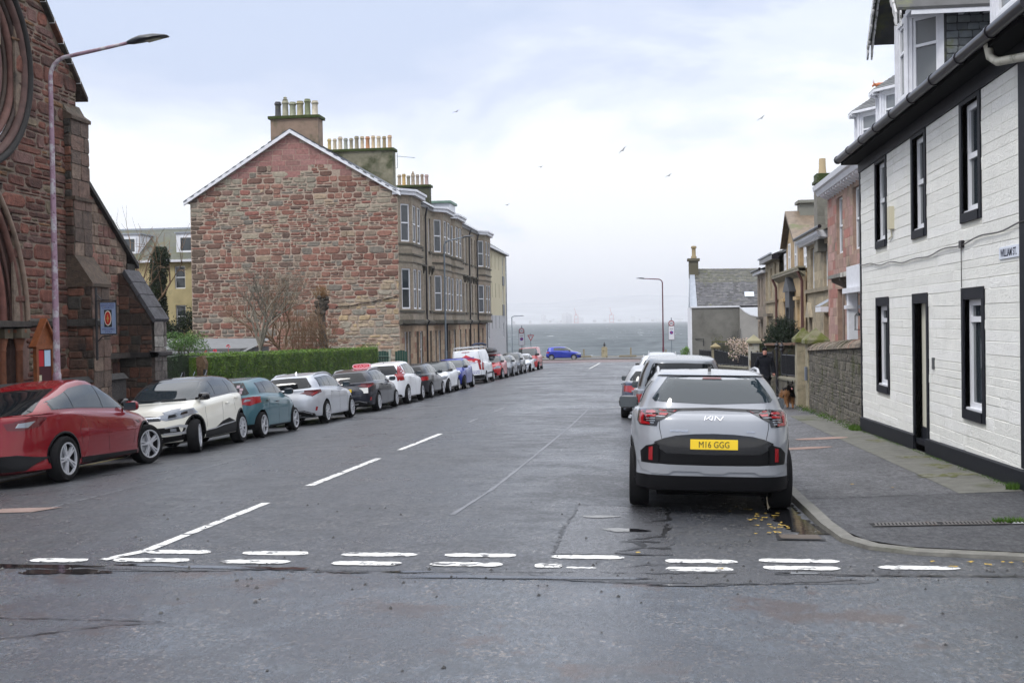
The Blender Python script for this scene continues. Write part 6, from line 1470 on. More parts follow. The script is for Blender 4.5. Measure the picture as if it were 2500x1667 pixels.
def dormer(parent, X0, ya, yb, dx, dy, z0, z1, kind='hip', back=2.2, apex=.95, slate_cheek=False):
    o = MB(); mb = MB()
    pl = [(X0+dx, ya+dy), (X0, ya), (X0, yb), (X0+dx, yb-dy)]
    faces = list(zip(pl, pl[1:])); dm = None; wins = []
    for k, (p, q) in enumerate(faces):
        d = Vector((q[0]-p[0], q[1]-p[1], 0)); Lw = d.length; d.normalize(); F_ = Fr((p[0], p[1], 0), d, (d.y, -d.x, 0))
        if F_.n.x > 0: F_.n = -F_.n
        hh = [(.12, Lw-.12, z0+.12, z1-.10)]; wall(mb, F_, 0, Lw, z0-.6, z1, hh, depth=.06); wins.append((F_, hh[0]))
        mb.box(-.03, .05, -.02, .03, z0-.6, z1, F=F_)
    dm = mb.build('dormer', m_whitep, parent)
    for F_, h in wins: window(dm, F_, *h, d=-.03, fw=.055, rail=.62 if kind == 'gable' else .5, gm=m_pane2, name='dormer_window')
    cy = (ya+yb)/2; yb2, ya2 = yb-dy, ya+dy
    ck = MB(); Fc = Fr((X0+dx, yb2, 0), (1, 0, 0), (0, -1, 0))
    if slate_cheek:
        ck.add([Fc.p(.0, -.01, z0-1), Fc.p(back, -.01, z0-1), Fc.p(back, -.01, z1), Fc.p(0, -.01, z1)], [(0, 1, 2, 3)], 0, (.03, .032, .036))
        stones(ck, Fc, .04, back, z0-.5, z1, lambda u, z, r_: pick(r_, [((.10, .115, .125), 3), ((.13, .145, .15), 2), ((.075, .085, .095), 2)], .15), hs=(.13, .135), ls=(.15, .24), gap=.012, relief=.012, seed=9, split=0, wob=.5)
        ck.build('dormer_cheek', m_slate, dm)
    else: ck.box(0, back, -.05, 0, z0-.6, z1, F=Fc); ck.build('dormer_cheek', m_whitep, dm)
    MB().box(X0+dx, X0+dx+back, ya2-.05, ya2, z0-.6, z1).build('dormer_cheek', m_whitep, dm)
    ov = .22; e = [(X0+dx*.9, ya2+ov), (X0-ov, ya+.06), (X0-ov, yb-.06), (X0+dx*.9, yb2-ov)]
    rf = MB()
    if kind == 'hip':
        E_ = [(X0+dx+back, ya2+ov)]+e+[(X0+dx+back, yb2-ov)]; A_ = (X0+dx+.55, cy, z1+apex); B_ = (X0+dx+back+1, cy, z1+apex)
        V = [(x, y, z1+.06) for x, y in E_]+[A_, B_]; n = len(E_)
        rf.add(V, [(0, 1, n, n+1), (1, 2, n), (2, 3, n), (3, 4, n), (4, 5, n+1, n)], 0, (.085, .09, .095))
        r_ = random.Random(int(ya*10))
        for k in range(11):    # slate courses as thin steps
            t0, t1 = k/11, (k+1)/11
            for i in range(1, 5):
                a, b = V[i], V[i+1] if i < 5 else V[5]
                top = Vector(A_) if i < 4 else None
                P = [Vector(a).lerp(Vector(A_), t0), Vector(b).lerp(Vector(A_) if i < 4 else Vector(B_), t0), Vector(b).lerp(Vector(A_) if i < 4 else Vector(B_), t1), Vector(a).lerp(Vector(A_), t1)]
                up_ = Vector((0, 0, .022)); rf.add([P[0]+up_, P[1]+up_, P[2]+up_*.3, P[3]+up_*.3, P[0], P[1]], [(0, 1, 2, 3), (0, 4, 5, 1)], 0, pick(r_, [((.085, .09, .095), 1), ((.11, .115, .12), 1), ((.06, .065, .07), 1)]))
        rf.build('dormer_roof', m_slate, dm)
        fz = MB()
        for p, q in zip(E_, E_[1:]):
            d = Vector((q[0]-p[0], q[1]-p[1], 0)); F_ = Fr((p[0], p[1], 0), d, (d.y, -d.x, 0))
            if F_.n.x > 0 and abs(F_.n.y) < .9: F_.n = -F_.n
            fz.box(-.01, d.length+.01, -.28, 0, z1-.02, z1+.06, F=F_)
        for t in (.2, .8):
            p, q = Vector((*e[1], 0)), Vector((*e[2], 0)); c_ = p.lerp(q, t); fz.box(c_.x-.0, c_.x+.16, c_.y-.04, c_.y+.04, z1-.09, z1-.02)
        fz.build('fascia', m_whitep, dm)
    else:
        za = z1+1.35; h0 = z1-.10; V = []
        for x in (X0-.34, X0+3.2): V += [(x, ya2+.30, h0), (x, cy, za), (x, yb2-.34, h0), (x, yb2-.34, h0-.05), (x, cy, za-.09), (x, ya2+.30, h0-.05)]
        rf.add(V, [(0, 1, 7, 6), (1, 2, 8, 7), (0, 5, 4, 3, 2, 1), (3, 9, 8, 2), (4, 10, 9, 3), (5, 11, 10, 4)], 0, (.05, .05, .052)); rf.build('dormer_roof', m_slate, dm)
        bb = MB()
        for s_, yy in ((1, ya2+.32), (-1, yb2-.36)):
            for xo, th in ((X0-.38, .035), (X0-.30, .03)):
                a, b = Vector((xo, yy, h0-.08)), Vector((xo, cy, za-.06)); n = 12
                for k in range(n):   # scalloped barge board
                    p, q = a.lerp(b, k/n), a.lerp(b, (k+1)/n); lw = Vector((0, 0, -.15-.05*(k % 2)-(.1 if k == 0 else 0)))
                    bb.add([p, q, q+lw, p+lw, p+Vector((th, 0, 0)), q+Vector((th, 0, 0)), q+lw+Vector((th, 0, 0)), p+lw+Vector((th, 0, 0))], [(0, 1, 2, 3), (4, 7, 6, 5), (0, 4, 5, 1), (3, 2, 6, 7), (0, 3, 7, 4), (1, 5, 6, 2)])
        bb.build('barge_board', M('flaking_white_timber', (.55, .55, .55), .7, spots=[((.12, .12, .11), 11, .52, .6)]), dm)
        fz = MB().box(X0-.1, X0+3.2, yb2-.33, yb2-.30, h0-.13, h0-.02).box(X0+dx*.5, X0+3, yb2-.30, yb2, h0-.03, h0+.0)
        for k in range(6): fz.box(X0+.75+k*.42, X0+.83+k*.42, yb2-.30, yb2-.05, h0-.10, h0-.03)
        fz.build('fascia', m_whitep, dm)
        MB().box(X0-.02, X0+.5, yb-.05, yb2-.05, z1-.06, z1+.04).build('soffit', m_whitep, dm)
    return dm
dormer(cot, 4.72, 22.1, 21.3, .52, .55, 5.95, 7.5, 'gable', slate_cheek=True)
dormer(cot, 4.72, 16.15, 15.1, .52, .55, 5.95, 7.5, 'gable', slate_cheek=True)
# fixtures
tag(MB().box(20.88, 21.08, .0, .09, 3.62, 4.02, F=FW).tube([FW.p(20.98, .05, 3.62), FW.p(20.98, .03, 3.5), FW.p(21.25, .03, 3.46)], .012, 5).build('meter_box', M('cream_plastic', (.55, .51, .38), .5)), 'small cream box fixed to the cottage wall beside the far upper window', 'utility box')
tag(MB().box(18.12, 18.22, .0, .03, 1.24, 1.42, F=FW).build('intercom', M('grey_intercom', (.07, .075, .08), .4), bevel=.004), 'small grey intercom panel beside the cottage doorway', 'intercom')
cbp = [FW.p(lerp(13.3, 24.1, t), .035, interp([(13.3, 3.12), (14, 3.13), (16.6, 3.05), (16.61, 3.05), (19.3, 2.98), (22.4, 3.06), (24.1, 3.15)], lerp(13.3, 24.1, t))+.02*math.sin(t*37)) for t in frange(0, 1, .02)]
tag(MB().tube(cbp, .010, 5).box(16.42, 16.56, .0, .05, 3.0, 3.1, F=FW).tube([FW.p(16.5, .03, 3.0), FW.p(16.5, .03, 2.45)], .006, 4).build('wall_cable', m_gutter), 'thin black cable sagging across the white cottage wall', 'cable')
ss = thing('street_name_sign', 'white street name plate reading WILLIAM ST. on the cottage wall', 'sign', (WX, 14.45, 2.82))
MB().box(14.08, 14.82, .0, .022, 2.745, 2.895, F=FW).build('plate', M('sign_white', (.66, .70, .78), .4), ss, bevel=.004)
text_mb('WILLIAM ST.', 1, lambda u, v, d: FW.p(14.45-u, .023+d, 2.82+v), .002, fit=(.62, .095), bold=.012).build('lettering', M('sign_black', (.015, .02, .05), .5), ss)

# ================================================================ HOUSES BEYOND ON THE RIGHT
m_ash = MA('ashlar_stone', rough=.85, var=.2, vs=4, bump=.006, bs=25, spots=[((.11, .10, .075), .9, .56, .74)])
def P_(*L): return lambda u, z, r_: pick(r_, list(L), .1)
pinkp = P_(((.36, .22, .19), 4), ((.31, .20, .16), 3), ((.38, .27, .20), 2), ((.34, .15, .12), 1.5))
tanp = P_(((.36, .29, .19), 4), ((.31, .255, .17), 3), ((.28, .24, .17), 2))
tanp2 = P_(((.30, .25, .17), 4), ((.26, .22, .155), 3), ((.34, .28, .19), 2))
def house(name_label, X, y0, y1, z0, ze, pal, hls, seed, base=(.3, .24, .17), depth=.25, hs=(.28, .34), roofc=(.09, .095, .10), roof=True, rp=.62):
    h = thing('terraced_house', name_label, 'house', (X, y0, z0)); F_ = Fr((X, 0, 0), (0, 1, 0), (-1, 0, 0)); mb = MB()
    wall(mb, F_, y0, y1, z0, ze, hls, c=base, depth=depth); stones(mb, F_, y0, y1, z0, ze, pal, hs=hs, ls=(.45, .85), holes=hls, gap=.012, relief=.008, seed=seed, split=0, regular=True)
    mb.box(y0, y1, -8, -.26, z0, ze, F=F_, c=base); mb.build('wall', m_ash, h)
    if roof:
        mb = MB(); mb.add([F_.p(y0, .2, ze+.1), F_.p(y1, .2, ze+.1), F_.p(y1, -4, ze+4*rp), F_.p(y0, -4, ze+4*rp), F_.p(y1, -8.2, ze+.1), F_.p(y0, -8.2, ze+.1)], [(0, 1, 2, 3), (3, 2, 4, 5), (1, 4, 2), (0, 3, 5)], 0, roofc); mb.build('roof', m_slate, h)
    return h, F_
def sash(h, F_, L, **k):
    for q in L: window(h, F_, *q, d=-.10, fw=.07, **k)
# pink sandstone
ph = [(37.55, 38.75, 4.15, 6.0), (34.7, 35.75, 4.1, 6.0), (37.3, 38.7, -.2, 3.0), (31.5, 32.6, 4.1, 6.0)]
h, F_ = house('pink sandstone house with white bracketed cornice, directly behind the cottage', 6.3, 30.0, 40.6, -.6, 6.35, pinkp, ph, 51, base=(.32, .22, .17), roof=True, rp=.5)
sash(h, F_, [ph[0], ph[1], ph[3]], gm=m_pane2); MB().box(37.9, 38.1, -.2, -.05, -.2, 3.0, F=F_, c=(.2, .15, .12)).build('door_pillar', m_ash, h); MB().box(37.35, 38.65, -.3, -.25, -.2, 3.0, F=F_).build('door', M('brown_door', (.13, .06, .04), .5), h)
mb = MB().prism([(0, 6.27), (.3, 6.30), (.36, 6.44), (.44, 6.48), (.47, 6.63), (0, 6.66)], 29.9, 40.9, F=F_, axis='u'); mb.build('cornice', m_whitep, h)
for k in range(21): MB().prism([(.0, 6.12), (.08, 6.14), (.27, 6.22), (.27, 6.30), (0, 6.30)], 30.2+k*.5, 30.32+k*.5, F=F_, axis='u').build('cornice_bracket', m_whitep, h)
mb = MB().box(34.4, 36.9, 0, .6, 3.27, 3.38, F=F_, c=(.2, .19, .17)).box(30, 34.4, 0, .62, 3.25, 3.38, F=F_, c=(.5, .48, .44))
for y in (36.6, 35.2): mb.prism([(0, 2.6), (.07, 2.6), (.12, 3.0), (.5, 3.18), (.5, 3.27), (0, 3.27)], y, y+.18, F=F_, axis='u', c=(.22, .2, .18))
mb.build('door_canopy', m_ash, h)
po = MB().box(29.6, 32.3, .0, .8, 2.85, 3.45, F=F_).box(29.5, 32.4, 0, .9, 2.72, 2.86, F=F_).box(32.05, 32.3, .55, .8, -.5, 2.72, F=F_).box(29.7, 29.95, .55, .8, -.5, 2.72, F=F_).box(31.98, 32.38, .5, .86, 2.3, 2.4, F=F_); po.build('porch', m_whitep, h)
MB().box(29.9, 32.1, .0, .03, -.5, 2.72, F=F_).build('porch_wall', M('porch_grey', (.42, .42, .43), .7), h)
lt = MB(); q = F_.p(30.9, .75, 1.95)
for a in (-.07, .07):
    for b in (-.07, .07): lt.tube([q+Vector((a, b, -.2)), q+Vector((a, b, .15))], .008, 4)
lt.lathe([(.1, .15), (.02, .25), (.01, .27)], q, 4).lathe([(.1, -.22), (.1, -.2)], q, 4).tube([q+Vector((0, 0, .25)), q+Vector((0, 0, .8))], .008, 4)
tag(lt.build('lantern', m_iron), 'black wire lantern hanging in the white porch of the pink house', 'lantern')
dormer(h, 7.0, 39.1, 38.5, .5, .75, 7.6, 8.75, 'hip', back=1.6, apex=.9); dormer(h, 7.0, 35.55, 34.95, .5, .75, 7.6, 8.75, 'hip', back=1.6, apex=.9)
ck = thing('chimney_stack', 'tall sandstone chimney with one plain buff pot and moss, beside the pink house', 'chimney', (6.5, 43, 4)); mb = MB(); Fk = Fr((0, 42.7, 0), (1, 0, 0), (0, -1, 0))
mb.box(6.26, 6.95, 42.7, 43.5, 4.5, 7.0, c=(.18, .17, .145)); stones(mb, Fk, 6.26, 6.95, 4.6, 7.0, P_(((.21, .20, .17), 2), ((.16, .155, .13), 2), ((.11, .11, .095), 1)), hs=(.28, .34), ls=(.25, .45), gap=.015, relief=.008, seed=61, split=0)
mb.build('stack', m_ash, ck); MB().box(6.2, 6.92, 42.62, 43.55, 7.0, 7.1).box(6.26, 6.86, 42.7, 43.5, 7.1, 7.35).build('cap', M('mossy_stone_cap', (.12, .12, .08), .9, spots=[((.03, .05, .008), 3, .42, .5)]), ck)
autosmooth(MB().lathe([(.15, 0), (.125, .3), (.12, .58), (.10, .58)], (6.52, 43.1, 7.35), 16).build('chimney_pot', M('buff_pot', (.46, .36, .22), .8), ck), 40)
# tan house
th = [(45.3, 46.25, 3.22, 4.8), (42.0, 42.85, 3.2, 4.78), (45.95, 46.75, -.5, 2.05), (41.8, 43.0, -.5, 2.25)]
h, F_ = house('buff sandstone house with black gutter, dentil cornice and small white hood over its door', 6.5, 40.6, 47.3, -.8, 5.1, tanp2, th, 52, base=(.28, .23, .16), rp=.45)
sash(h, F_, th[:2], gm=m_pane2); MB().box(45.95, 46.75, -.24, -.2, -.5, 2.05, F=F_).build('door', M('blue_door', (.06, .10, .28), .4), h); MB().box(41.8, 43.0, -.24, -.2, -.5, 2.25, F=F_).build('door', M('terracotta_door', (.27, .10, .06), .6), h)
MB().prism([(0, 4.95), (.3, 4.97), (.42, 5.1), (.42, 5.2), (0, 5.2)], 41.6, 47.4, F=F_, axis='u').build('cornice', m_whitep, h)
for k in range(17): MB().box(41.8+k*.32, 41.92+k*.32, .3, .36, 4.90, 5.0, F=F_).build('dentil', MATS['porch_grey'], h)
MB().tube([F_.p(40.7, .46, 5.26), F_.p(47.5, .46, 5.26)], .07, 8).build('gutter', m_gutter, h)
MB().box(41, 47.3, 0, .12, 3.05, 3.2, F=F_, c=(.24, .2, .14)).build('string_course', m_ash, h)
MB().add([F_.p(40.65, .0, 2.75), F_.p(41.95, 0, 2.75), F_.p(41.95, .48, 2.48), F_.p(40.65, .48, 2.48)], [(0, 1, 2, 3)]).build('hood_roof', m_lead, h); MB().box(40.65, 41.95, 0, .46, 2.28, 2.46, F=F_).build('door_hood', m_whitep, h)
MB().prism([(45.8, 2.1), (46.9, 2.1), (46.35, 2.7)], 0, .15, F=F_, c=(.35, .30, .22)).build('door_gablet', m_ash, h)
# ornate painted house
oh = [(50.9, 51.5, 4.2, 5.3), (53.2, 53.8, 4.2, 5.5), (49.2, 50.0, -.2, 2.75), (53.9, 54.6, -.2, 2.75), (51.2, 52.4, -.8, 2.6)]
h, F_ = house('ochre house with a steep stone gable and a black gabled portico', 6.45, 47.4, 57.0, -.9, 4.0, P_(((.40, .29, .165), 3), ((.37, .27, .155), 2)), [q for q in oh if q[3] < 4], 53, base=(.44, .30, .155), roof=False, hs=(.9, 1.0))
mb = MB(); mb.prism([(47.5, 4.2), (56.9, 4.2), (56.9, 5.2), (47.5, 5.2)], -3, -.35, F=F_, c=(.3, .25, .18)); mb.prism([(50.2, 4.1), (54.9, 4.1), (54.9, 5.25), (53.4, 6.4), (52.6, 6.4), (50.2, 5.25)], -3, -.15, F=F_, c=(.36, .26, .15)); mb.box(47.3, 57.1, 0, .3, 4.0, 4.12, F=F_, c=(.2, .18, .14)).prism([(.0, 3.8), (.2, 3.95), (.32, 4.12), (.32, 4.2), (0, 4.2)], 47.3, 57.1, F=F_, axis='u', c=(.22, .2, .14)); mb.build('upper_wall', m_ash, h)
for a, b in ((50.9, 51.5), (53.2, 53.8)): window(h, F_, a, b, 4.25, 5.5, d=-.10, fw=.08)
for a, b in ((48.0, 49.6), (55.4, 56.6)): window(h, F_, a, b, 4.2, 5.2, d=-.24, fw=.14, mull=2)
sash(h, F_, oh[2:4])
rf = MB()
for s_ in (1, -1):
    a, b = (52.99, 6.95), (55.15 if s_ > 0 else 49.95, 5.35); rf.add([F_.p(a[0], .12, a[1]), F_.p(b[0], .12, b[1]), F_.p(b[0], -3.2, b[1]), F_.p(a[0], -3.2, a[1]), F_.p(a[0], .12, a[1]-.16), F_.p(b[0], .12, b[1]-.16)], [(0, 1, 2, 3), (0, 4, 5, 1)], 0, (.16, .12, .085))
rf.add([F_.p(47.2, -.2, 5.3), F_.p(57, -.2, 5.3), F_.p(57, -3.6, 7.4), F_.p(47.2, -3.6, 7.4)], [(0, 1, 2, 3)], 0, (.10, .105, .11)); rf.build('roof', m_slate, h)
MB().box(52.5, 53.5, -1.4, -.5, 6.5, 7.25, F=F_).box(52.35, 53.65, -1.5, -.4, 7.25, 7.38, F=F_).build('chimney', M('grey_stone_stack', (.2, .2, .17), .8), h)
for y in (47.55, 56.9): MB().tube([F_.p(y, .3, 4.0), F_.p(y, .12, 3.6), F_.p(y, .12, -.9)], .06, 8).build('downpipe', M('maroon_pipe', (.09, .035, .03), .5), h)
m_bp = M('black_portico', (.035, .038, .045), .45)
mb = MB().prism([(50.3, 3.25), (52.75, 3.25), (51.5, 3.9)], .0, .3, F=F_).box(50.8, 52.3, .0, .24, 2.55, 3.25, F=F_)
for y in (50.8, 52.1): mb.box(y, y+.2, .05, .24, -.8, 2.55, F=F_)
mb.build('portico', m_bp, h); MB().box(51.2, 52.4, -.24, -.2, -.8, 2.6, F=F_).build('door', m_bp, h)
for y in (49.0, 53.7): MB().box(y, y+1.2, 0, .16, 2.85, 3.0, F=F_, c=(.42, .30, .16)).build('window_hood', m_ash, h)
# bay house and last house
bh = [(62.3, 63.2, 2.9, 4.6), (58.2, 59.0, 3.2, 4.9), (60.2, 61, 3.2, 4.7), (58.9, 59.8, -.6, 2.0), (62, 63, -.9, 2.2)]
h, F_ = house('buff stone house with black eaves band, between the ochre house and the last house', 6.5, 57.0, 63.4, -1.2, 5.2, tanp, bh, 54, base=(.3, .25, .17), rp=.42)
sash(h, F_, bh[:4]); MB().box(62, 63, -.2, -.16, -.9, 2.2, F=F_).build('door', MATS['brown_door'], h)
MB().box(56.9, 63.1, .0, .36, 5.0, 5.24, F=F_).build('eaves_board', m_gutter, h); MB().box(56.9, 63.2, .36, .44, 5.24, 5.32, F=F_).build('gutter', m_lead, h); MB().box(57, 63.4, 0, .1, 2.9, 3.02, F=F_, c=(.24, .2, .14)).box(59.9, 62.2, 0, .3, 2.2, 2.35, F=F_, c=(.16, .14, .11)).build('string_course', m_ash, h)
lh = [(65.0, 65.6, 2.75, 4.4), (66.6, 67.2, 2.75, 4.4), (65.2, 66.0, -1.2, 1.9), (66.6, 67.4, -.6, 1.9)]
h, F_ = house('brownish stone house at the far end of the right-hand terrace', 6.5, 63.4, 68.0, -1.4, 4.75, P_(((.24, .19, .15), 3), ((.20, .165, .13), 2)), lh, 55, base=(.22, .18, .14), rp=.42)
sash(h, F_, [lh[0], lh[1], lh[3]]); MB().box(63.4, 68.2, .0, .26, 4.6, 4.76, F=F_).build('eaves_board', m_whitep, h); MB().tube([F_.p(63.4, .32, 4.82), F_.p(68.4, .32, 4.82)], .07, 8).build('gutter', m_gutter, h)
MB().box(64.9, 66.4, 0, .25, 2.05, 2.2, F=F_, c=(.1, .09, .08)).build('door_hood', m_ash, h)
# building across the end
FE = Fr((0, 110, 0), (1, 0, 0), (0, -1, 0)); eb = thing('harled_cottage', 'grey harled cottage with mossy slate roof closing the right side near the sea', 'house', (6, 110, -2.1))
m_hg = M('dark_grey_harling', (.15, .145, .13), .9, var=.2, vs=1.0, bump=.01, bs=20, spots=[((.07, .068, .058), .5, .5, .7)]); m_hl = M('light_grey_harling', (.27, .26, .245), .9, var=.12, vs=1)
mb = MB().box(4.30, 8.8, 110, 118, -2.4, 3.25).box(4.2, 4.32, 109.98, 118, -2.4, 3.3, m=1); mb.build('wall', [m_hg, m_whitep], eb)
cv = [(8.8, -2.4), (13.5, -2.4), (13.5, 2.15), (10.6, 2.25), (9.8, 2.45), (9.2, 2.8), (8.8, 3.2)]; MB().prism(cv, -.0, .3, F=FE).build('side_wall', m_hl, eb)
cp = MB().box(4.2, 8.8, -.1, .12, 3.25, 3.38, F=FE); Q = cv[3:][::-1]
for a, b in zip(Q, Q[1:]): cp.add([FE.p(a[0], .34, a[1]), FE.p(b[0], .34, b[1]), FE.p(b[0], .34, b[1]+.12), FE.p(a[0], .34, a[1]+.12), FE.p(a[0], -.1, a[1]+.12), FE.p(b[0], -.1, b[1]+.12)], [(0, 1, 2, 3), (3, 2, 5, 4)])
cp.build('coping', m_whitep, eb)
rf = MB(); A, B_, Cc, Dd = Vector((4.75, 110.1, 3.35)), Vector((13.5, 110.1, 3.35)), Vector((13.5, 114.2, 7.05)), Vector((4.75, 114.2, 7.15)); rf.add([A, B_, Cc, Dd, (4.75, 118.3, 3.3), (13.5, 118.3, 3.3)], [(0, 1, 2, 3), (3, 2, 5, 4), (0, 3, 4)], 0, (.07, .07, .075)); r_ = random.Random(2)
for k in range(24):
    for j in range(26):
        t0, t1 = k/24, (k+1)/24; s0, s1 = (j+(k % 2)*.5)/26.5, (j+1+(k % 2)*.5)/26.5; P = [A.lerp(Dd, t0).lerp(B_.lerp(Cc, t0), s0), A.lerp(Dd, t0).lerp(B_.lerp(Cc, t0), s1), A.lerp(Dd, t1).lerp(B_.lerp(Cc, t1), s1), A.lerp(Dd, t1).lerp(B_.lerp(Cc, t1), s0)]
        o_ = Vector((0, -.03, .04)); rf.add([P[0]+o_, P[1]+o_, P[2]+o_*.3, P[3]+o_*.3], [(0, 1, 2, 3)], 0, pick(r_, [((.10, .10, .11), 3), ((.13, .13, .135), 2), ((.07, .07, .075), 2)] if t0 < .62 else [((.10, .10, .08), 2), ((.13, .13, .11), 1), ((.09, .09, .085), 1)], .15))
rf.build('roof', m_slate, eb)
MB().add([(4.18, 109.95, 3.3), (4.85, 109.95, 3.3), (4.78, 114.1, 7.2), (4.35, 114.1, 7.2)], [(0, 1, 2, 3)]).add([(4.18, 109.9, 3.3), (4.3, 109.9, 3.3), (4.3, 114, 7.2), (4.3, 118, 3.3)], [(0, 1, 2, 3)]).build('skew', m_lead, eb)
for x, y, z, w_, h_ in ((11.0, 112.9, 5.95, 1.1, .9), (9.4, 111.2, 4.4, .9, .5)):
    MB().add([(x, y-h_*.5, z-h_*.45+.1), (x+w_, y-h_*.5, z-h_*.45+.1), (x+w_, y+h_*.5, z+h_*.45+.1), (x, y+h_*.5, z+h_*.45+.1)], [(0, 1, 2, 3)]).build('skylight', M('skylight_glass', (.55, .60, .68), .1), eb)
o = MB().box(4.25, 5.15, 113.4, 114.6, 6.2, 7.9).box(4.1, 5.3, 113.25, 114.75, 7.9, 8.15).build('chimney', M('mossy_brown_stack', (.10, .09, .06), .9), eb); autosmooth(MB().lathe([(.28, 8.15), (.28, 8.35), (.2, 8.45), (.19, 9.1), (.28, 9.2), (.26, 9.35), (.2, 9.4)], (4.75, 114, 0), 14).build('chimney_pot', M('old_pot', (.28, .22, .12), .8), o), 40)
MB().tube([(4.6, 109.95, .3), (5.4, 109.8, .3), (5.4, 109.8, -.4)], .05, 6).build('bracket', m_iron, eb)
m_rail = M('black_railing', (.010, .011, .015), .45)
mb = MB()
for k in range(12): x = 7.2+k*.15; mb.box(x, x+.03, 109.6, 109.63, -1.3+k*.12, -.1+k*.12)
tag(mb.build('stair_railing', m_rail), 'dark stair railing climbing the grey harled wall', 'railing')
MB().prism([(6.8, -2.2), (9.0, -2.2), (9.0, .2)], .05, .7, F=FE).build('steps', m_hg, eb)
# ================================================================ WALLS, PILLARS, GATES on the right
m_bw = MA('grey_rubble', rough=.95, var=.45, vs=14, bump=.035, bs=22, vdet=7, spots=[((.05, .055, .018), 1.6, .52, .66), ((.26, .25, .20), 17, .60, .68)])
bwp = P_(((.125, .112, .088), 3), ((.105, .095, .078), 3), ((.14, .125, .10), 1.5), ((.09, .08, .066), 2))
bw_ = thing('boundary_wall', 'mossy grey rubble garden wall with rounded coping, joining the far corner of the cottage', 'wall', (4.5, 28, -.2))
mb = MB(); zt = lambda y: interp([(24, 1.44), (32, 1.17)], y)
V = []
for y in (24.12, 32.0): V += [(4.43, y, -.7), (4.43, y, zt(y)), (4.95, y, zt(y)), (4.95, y, -.7)]
mb.add(V, [(0, 1, 2, 3), (7, 6, 5, 4), (0, 4, 5, 1), (1, 5, 6, 2), (2, 6, 7, 3)], 0, (.10, .09, .08))
stones(mb, Fr((4.43, 0, 0), (0, 1, 0), (-1, 0, 0)), 24.15, 32, -.5, 1.5, bwp, hs=(.10, .24), ls=(.2, .7), gap=.014, relief=.02, seed=71, clamp=lambda u, z: (u, min(z, zt(u))), keep=lambda u, z: z < zt(u)+.02, wob=.9, split=.4)
stones(mb, Fr((0, 32.0, 0), (1, 0, 0), (0, 1, 0)), 4.43, 4.95, -.5, 1.17, bwp, hs=(.13, .26), ls=(.16, .3), gap=.02, relief=.02, seed=72)
mb.build('wall', m_bw, bw_)
mb = MB(); r_ = random.Random(6); y = 24.15
while y < 32.0:
    L = r_.uniform(.10, .2); zz_ = zt(y); hh = r_.uniform(.15, .22); n = 7; V = []
    for yy in (y, y+L-.012):
        for k in range(n+1): a = math.pi*k/n; V.append((4.69-.33*math.cos(a), yy, zz_+hh*math.sin(a)+(.0)))
    c = pick(r_, [((.16, .13, .10), 2), ((.12, .10, .08), 2), ((.22, .17, .13), 1), ((.2, .11, .08), .6 if y < 26.5 else .1)], .15)
    mb.add(V, [tuple(range(n+1))[::-1], tuple(range(n+1, 2*n+2))]+[(k, k+1, n+2+k, n+1+k) for k in range(n)], 0, c); y += L
mb.build('coping', m_bw, bw_)
m_pil = M('sandstone_pillar', (.27, .235, .16), .85, var=.25, vs=5, bump=.006, bs=30, spots=[((.12, .12, .07), 3, .55, .7)]); m_cap = M('mossy_cap', (.17, .16, .10), .9, var=.2, vs=6, spots=[((.085, .095, .015), 3.5, .40, .58)])
m_pilw = M('flaking_white_pillar', (.42, .41, .36), .85, bump=.004, bs=30, spots=[((.22, .18, .12), 3.2, .52, .60)])
def pillar(label, x, y, w_, z0, z1, capz, mp, mc, over=.09):
    p = thing('gate_pillar', label, 'gate pillar', (x+w_/2, y+w_/2, z0)); MB().box(x, x+w_, y, y+w_, z0, z1).build('shaft', mp, p, bevel=.012)
    c = (x+w_/2, y+w_/2); h_ = w_/2+over; V = [(c[0]+a*h_, c[1]+b*h_, z) for z in (z1, z1+.10) for a, b in ((-1, -1), (1, -1), (1, 1), (-1, 1))]+[(c[0], c[1], capz)]
    MB().add(V, [(3, 2, 1, 0), (0, 1, 5, 4), (1, 2, 6, 5), (2, 3, 7, 6), (3, 0, 4, 7), (4, 5, 8), (5, 6, 8), (6, 7, 8), (7, 4, 8)]).build('cap', mc, p)
pillar('sandstone gate pillar with green pyramid cap, nearest the rubble wall', 4.40, 32.05, .50, -.6, 1.36, 1.80, m_pil, m_cap); pillar('sandstone gate pillar with green pyramid cap, farther side of the narrow gateway', 4.40, 34.3, .42, -.7, 1.36, 1.80, m_pil, m_cap)
pillar('flaking white pillar with a pale pyramid cap behind the walking person', 4.42, 50.3, .44, -1.1, 1.02, 1.40, m_pilw, M('pale_cap', (.28, .26, .17), .9, var=.15)); pillar('small stone pillar along the low railings, farther down the street', 4.35, 77.5, .5, -1.7, .18, .52, m_pil, M('ochre_cap', (.22, .18, .10), .9))
tag(MB().box(4.37, 4.39, 32.1, 32.2, .35, .72).box(4.33, 4.365, 32.08, 32.24, .35, .72).build('pillar_plaque', M('plaque_blue_grey', (.14, .16, .20), .4)), 'small blue-grey plaque on the near gate pillar', 'plaque')
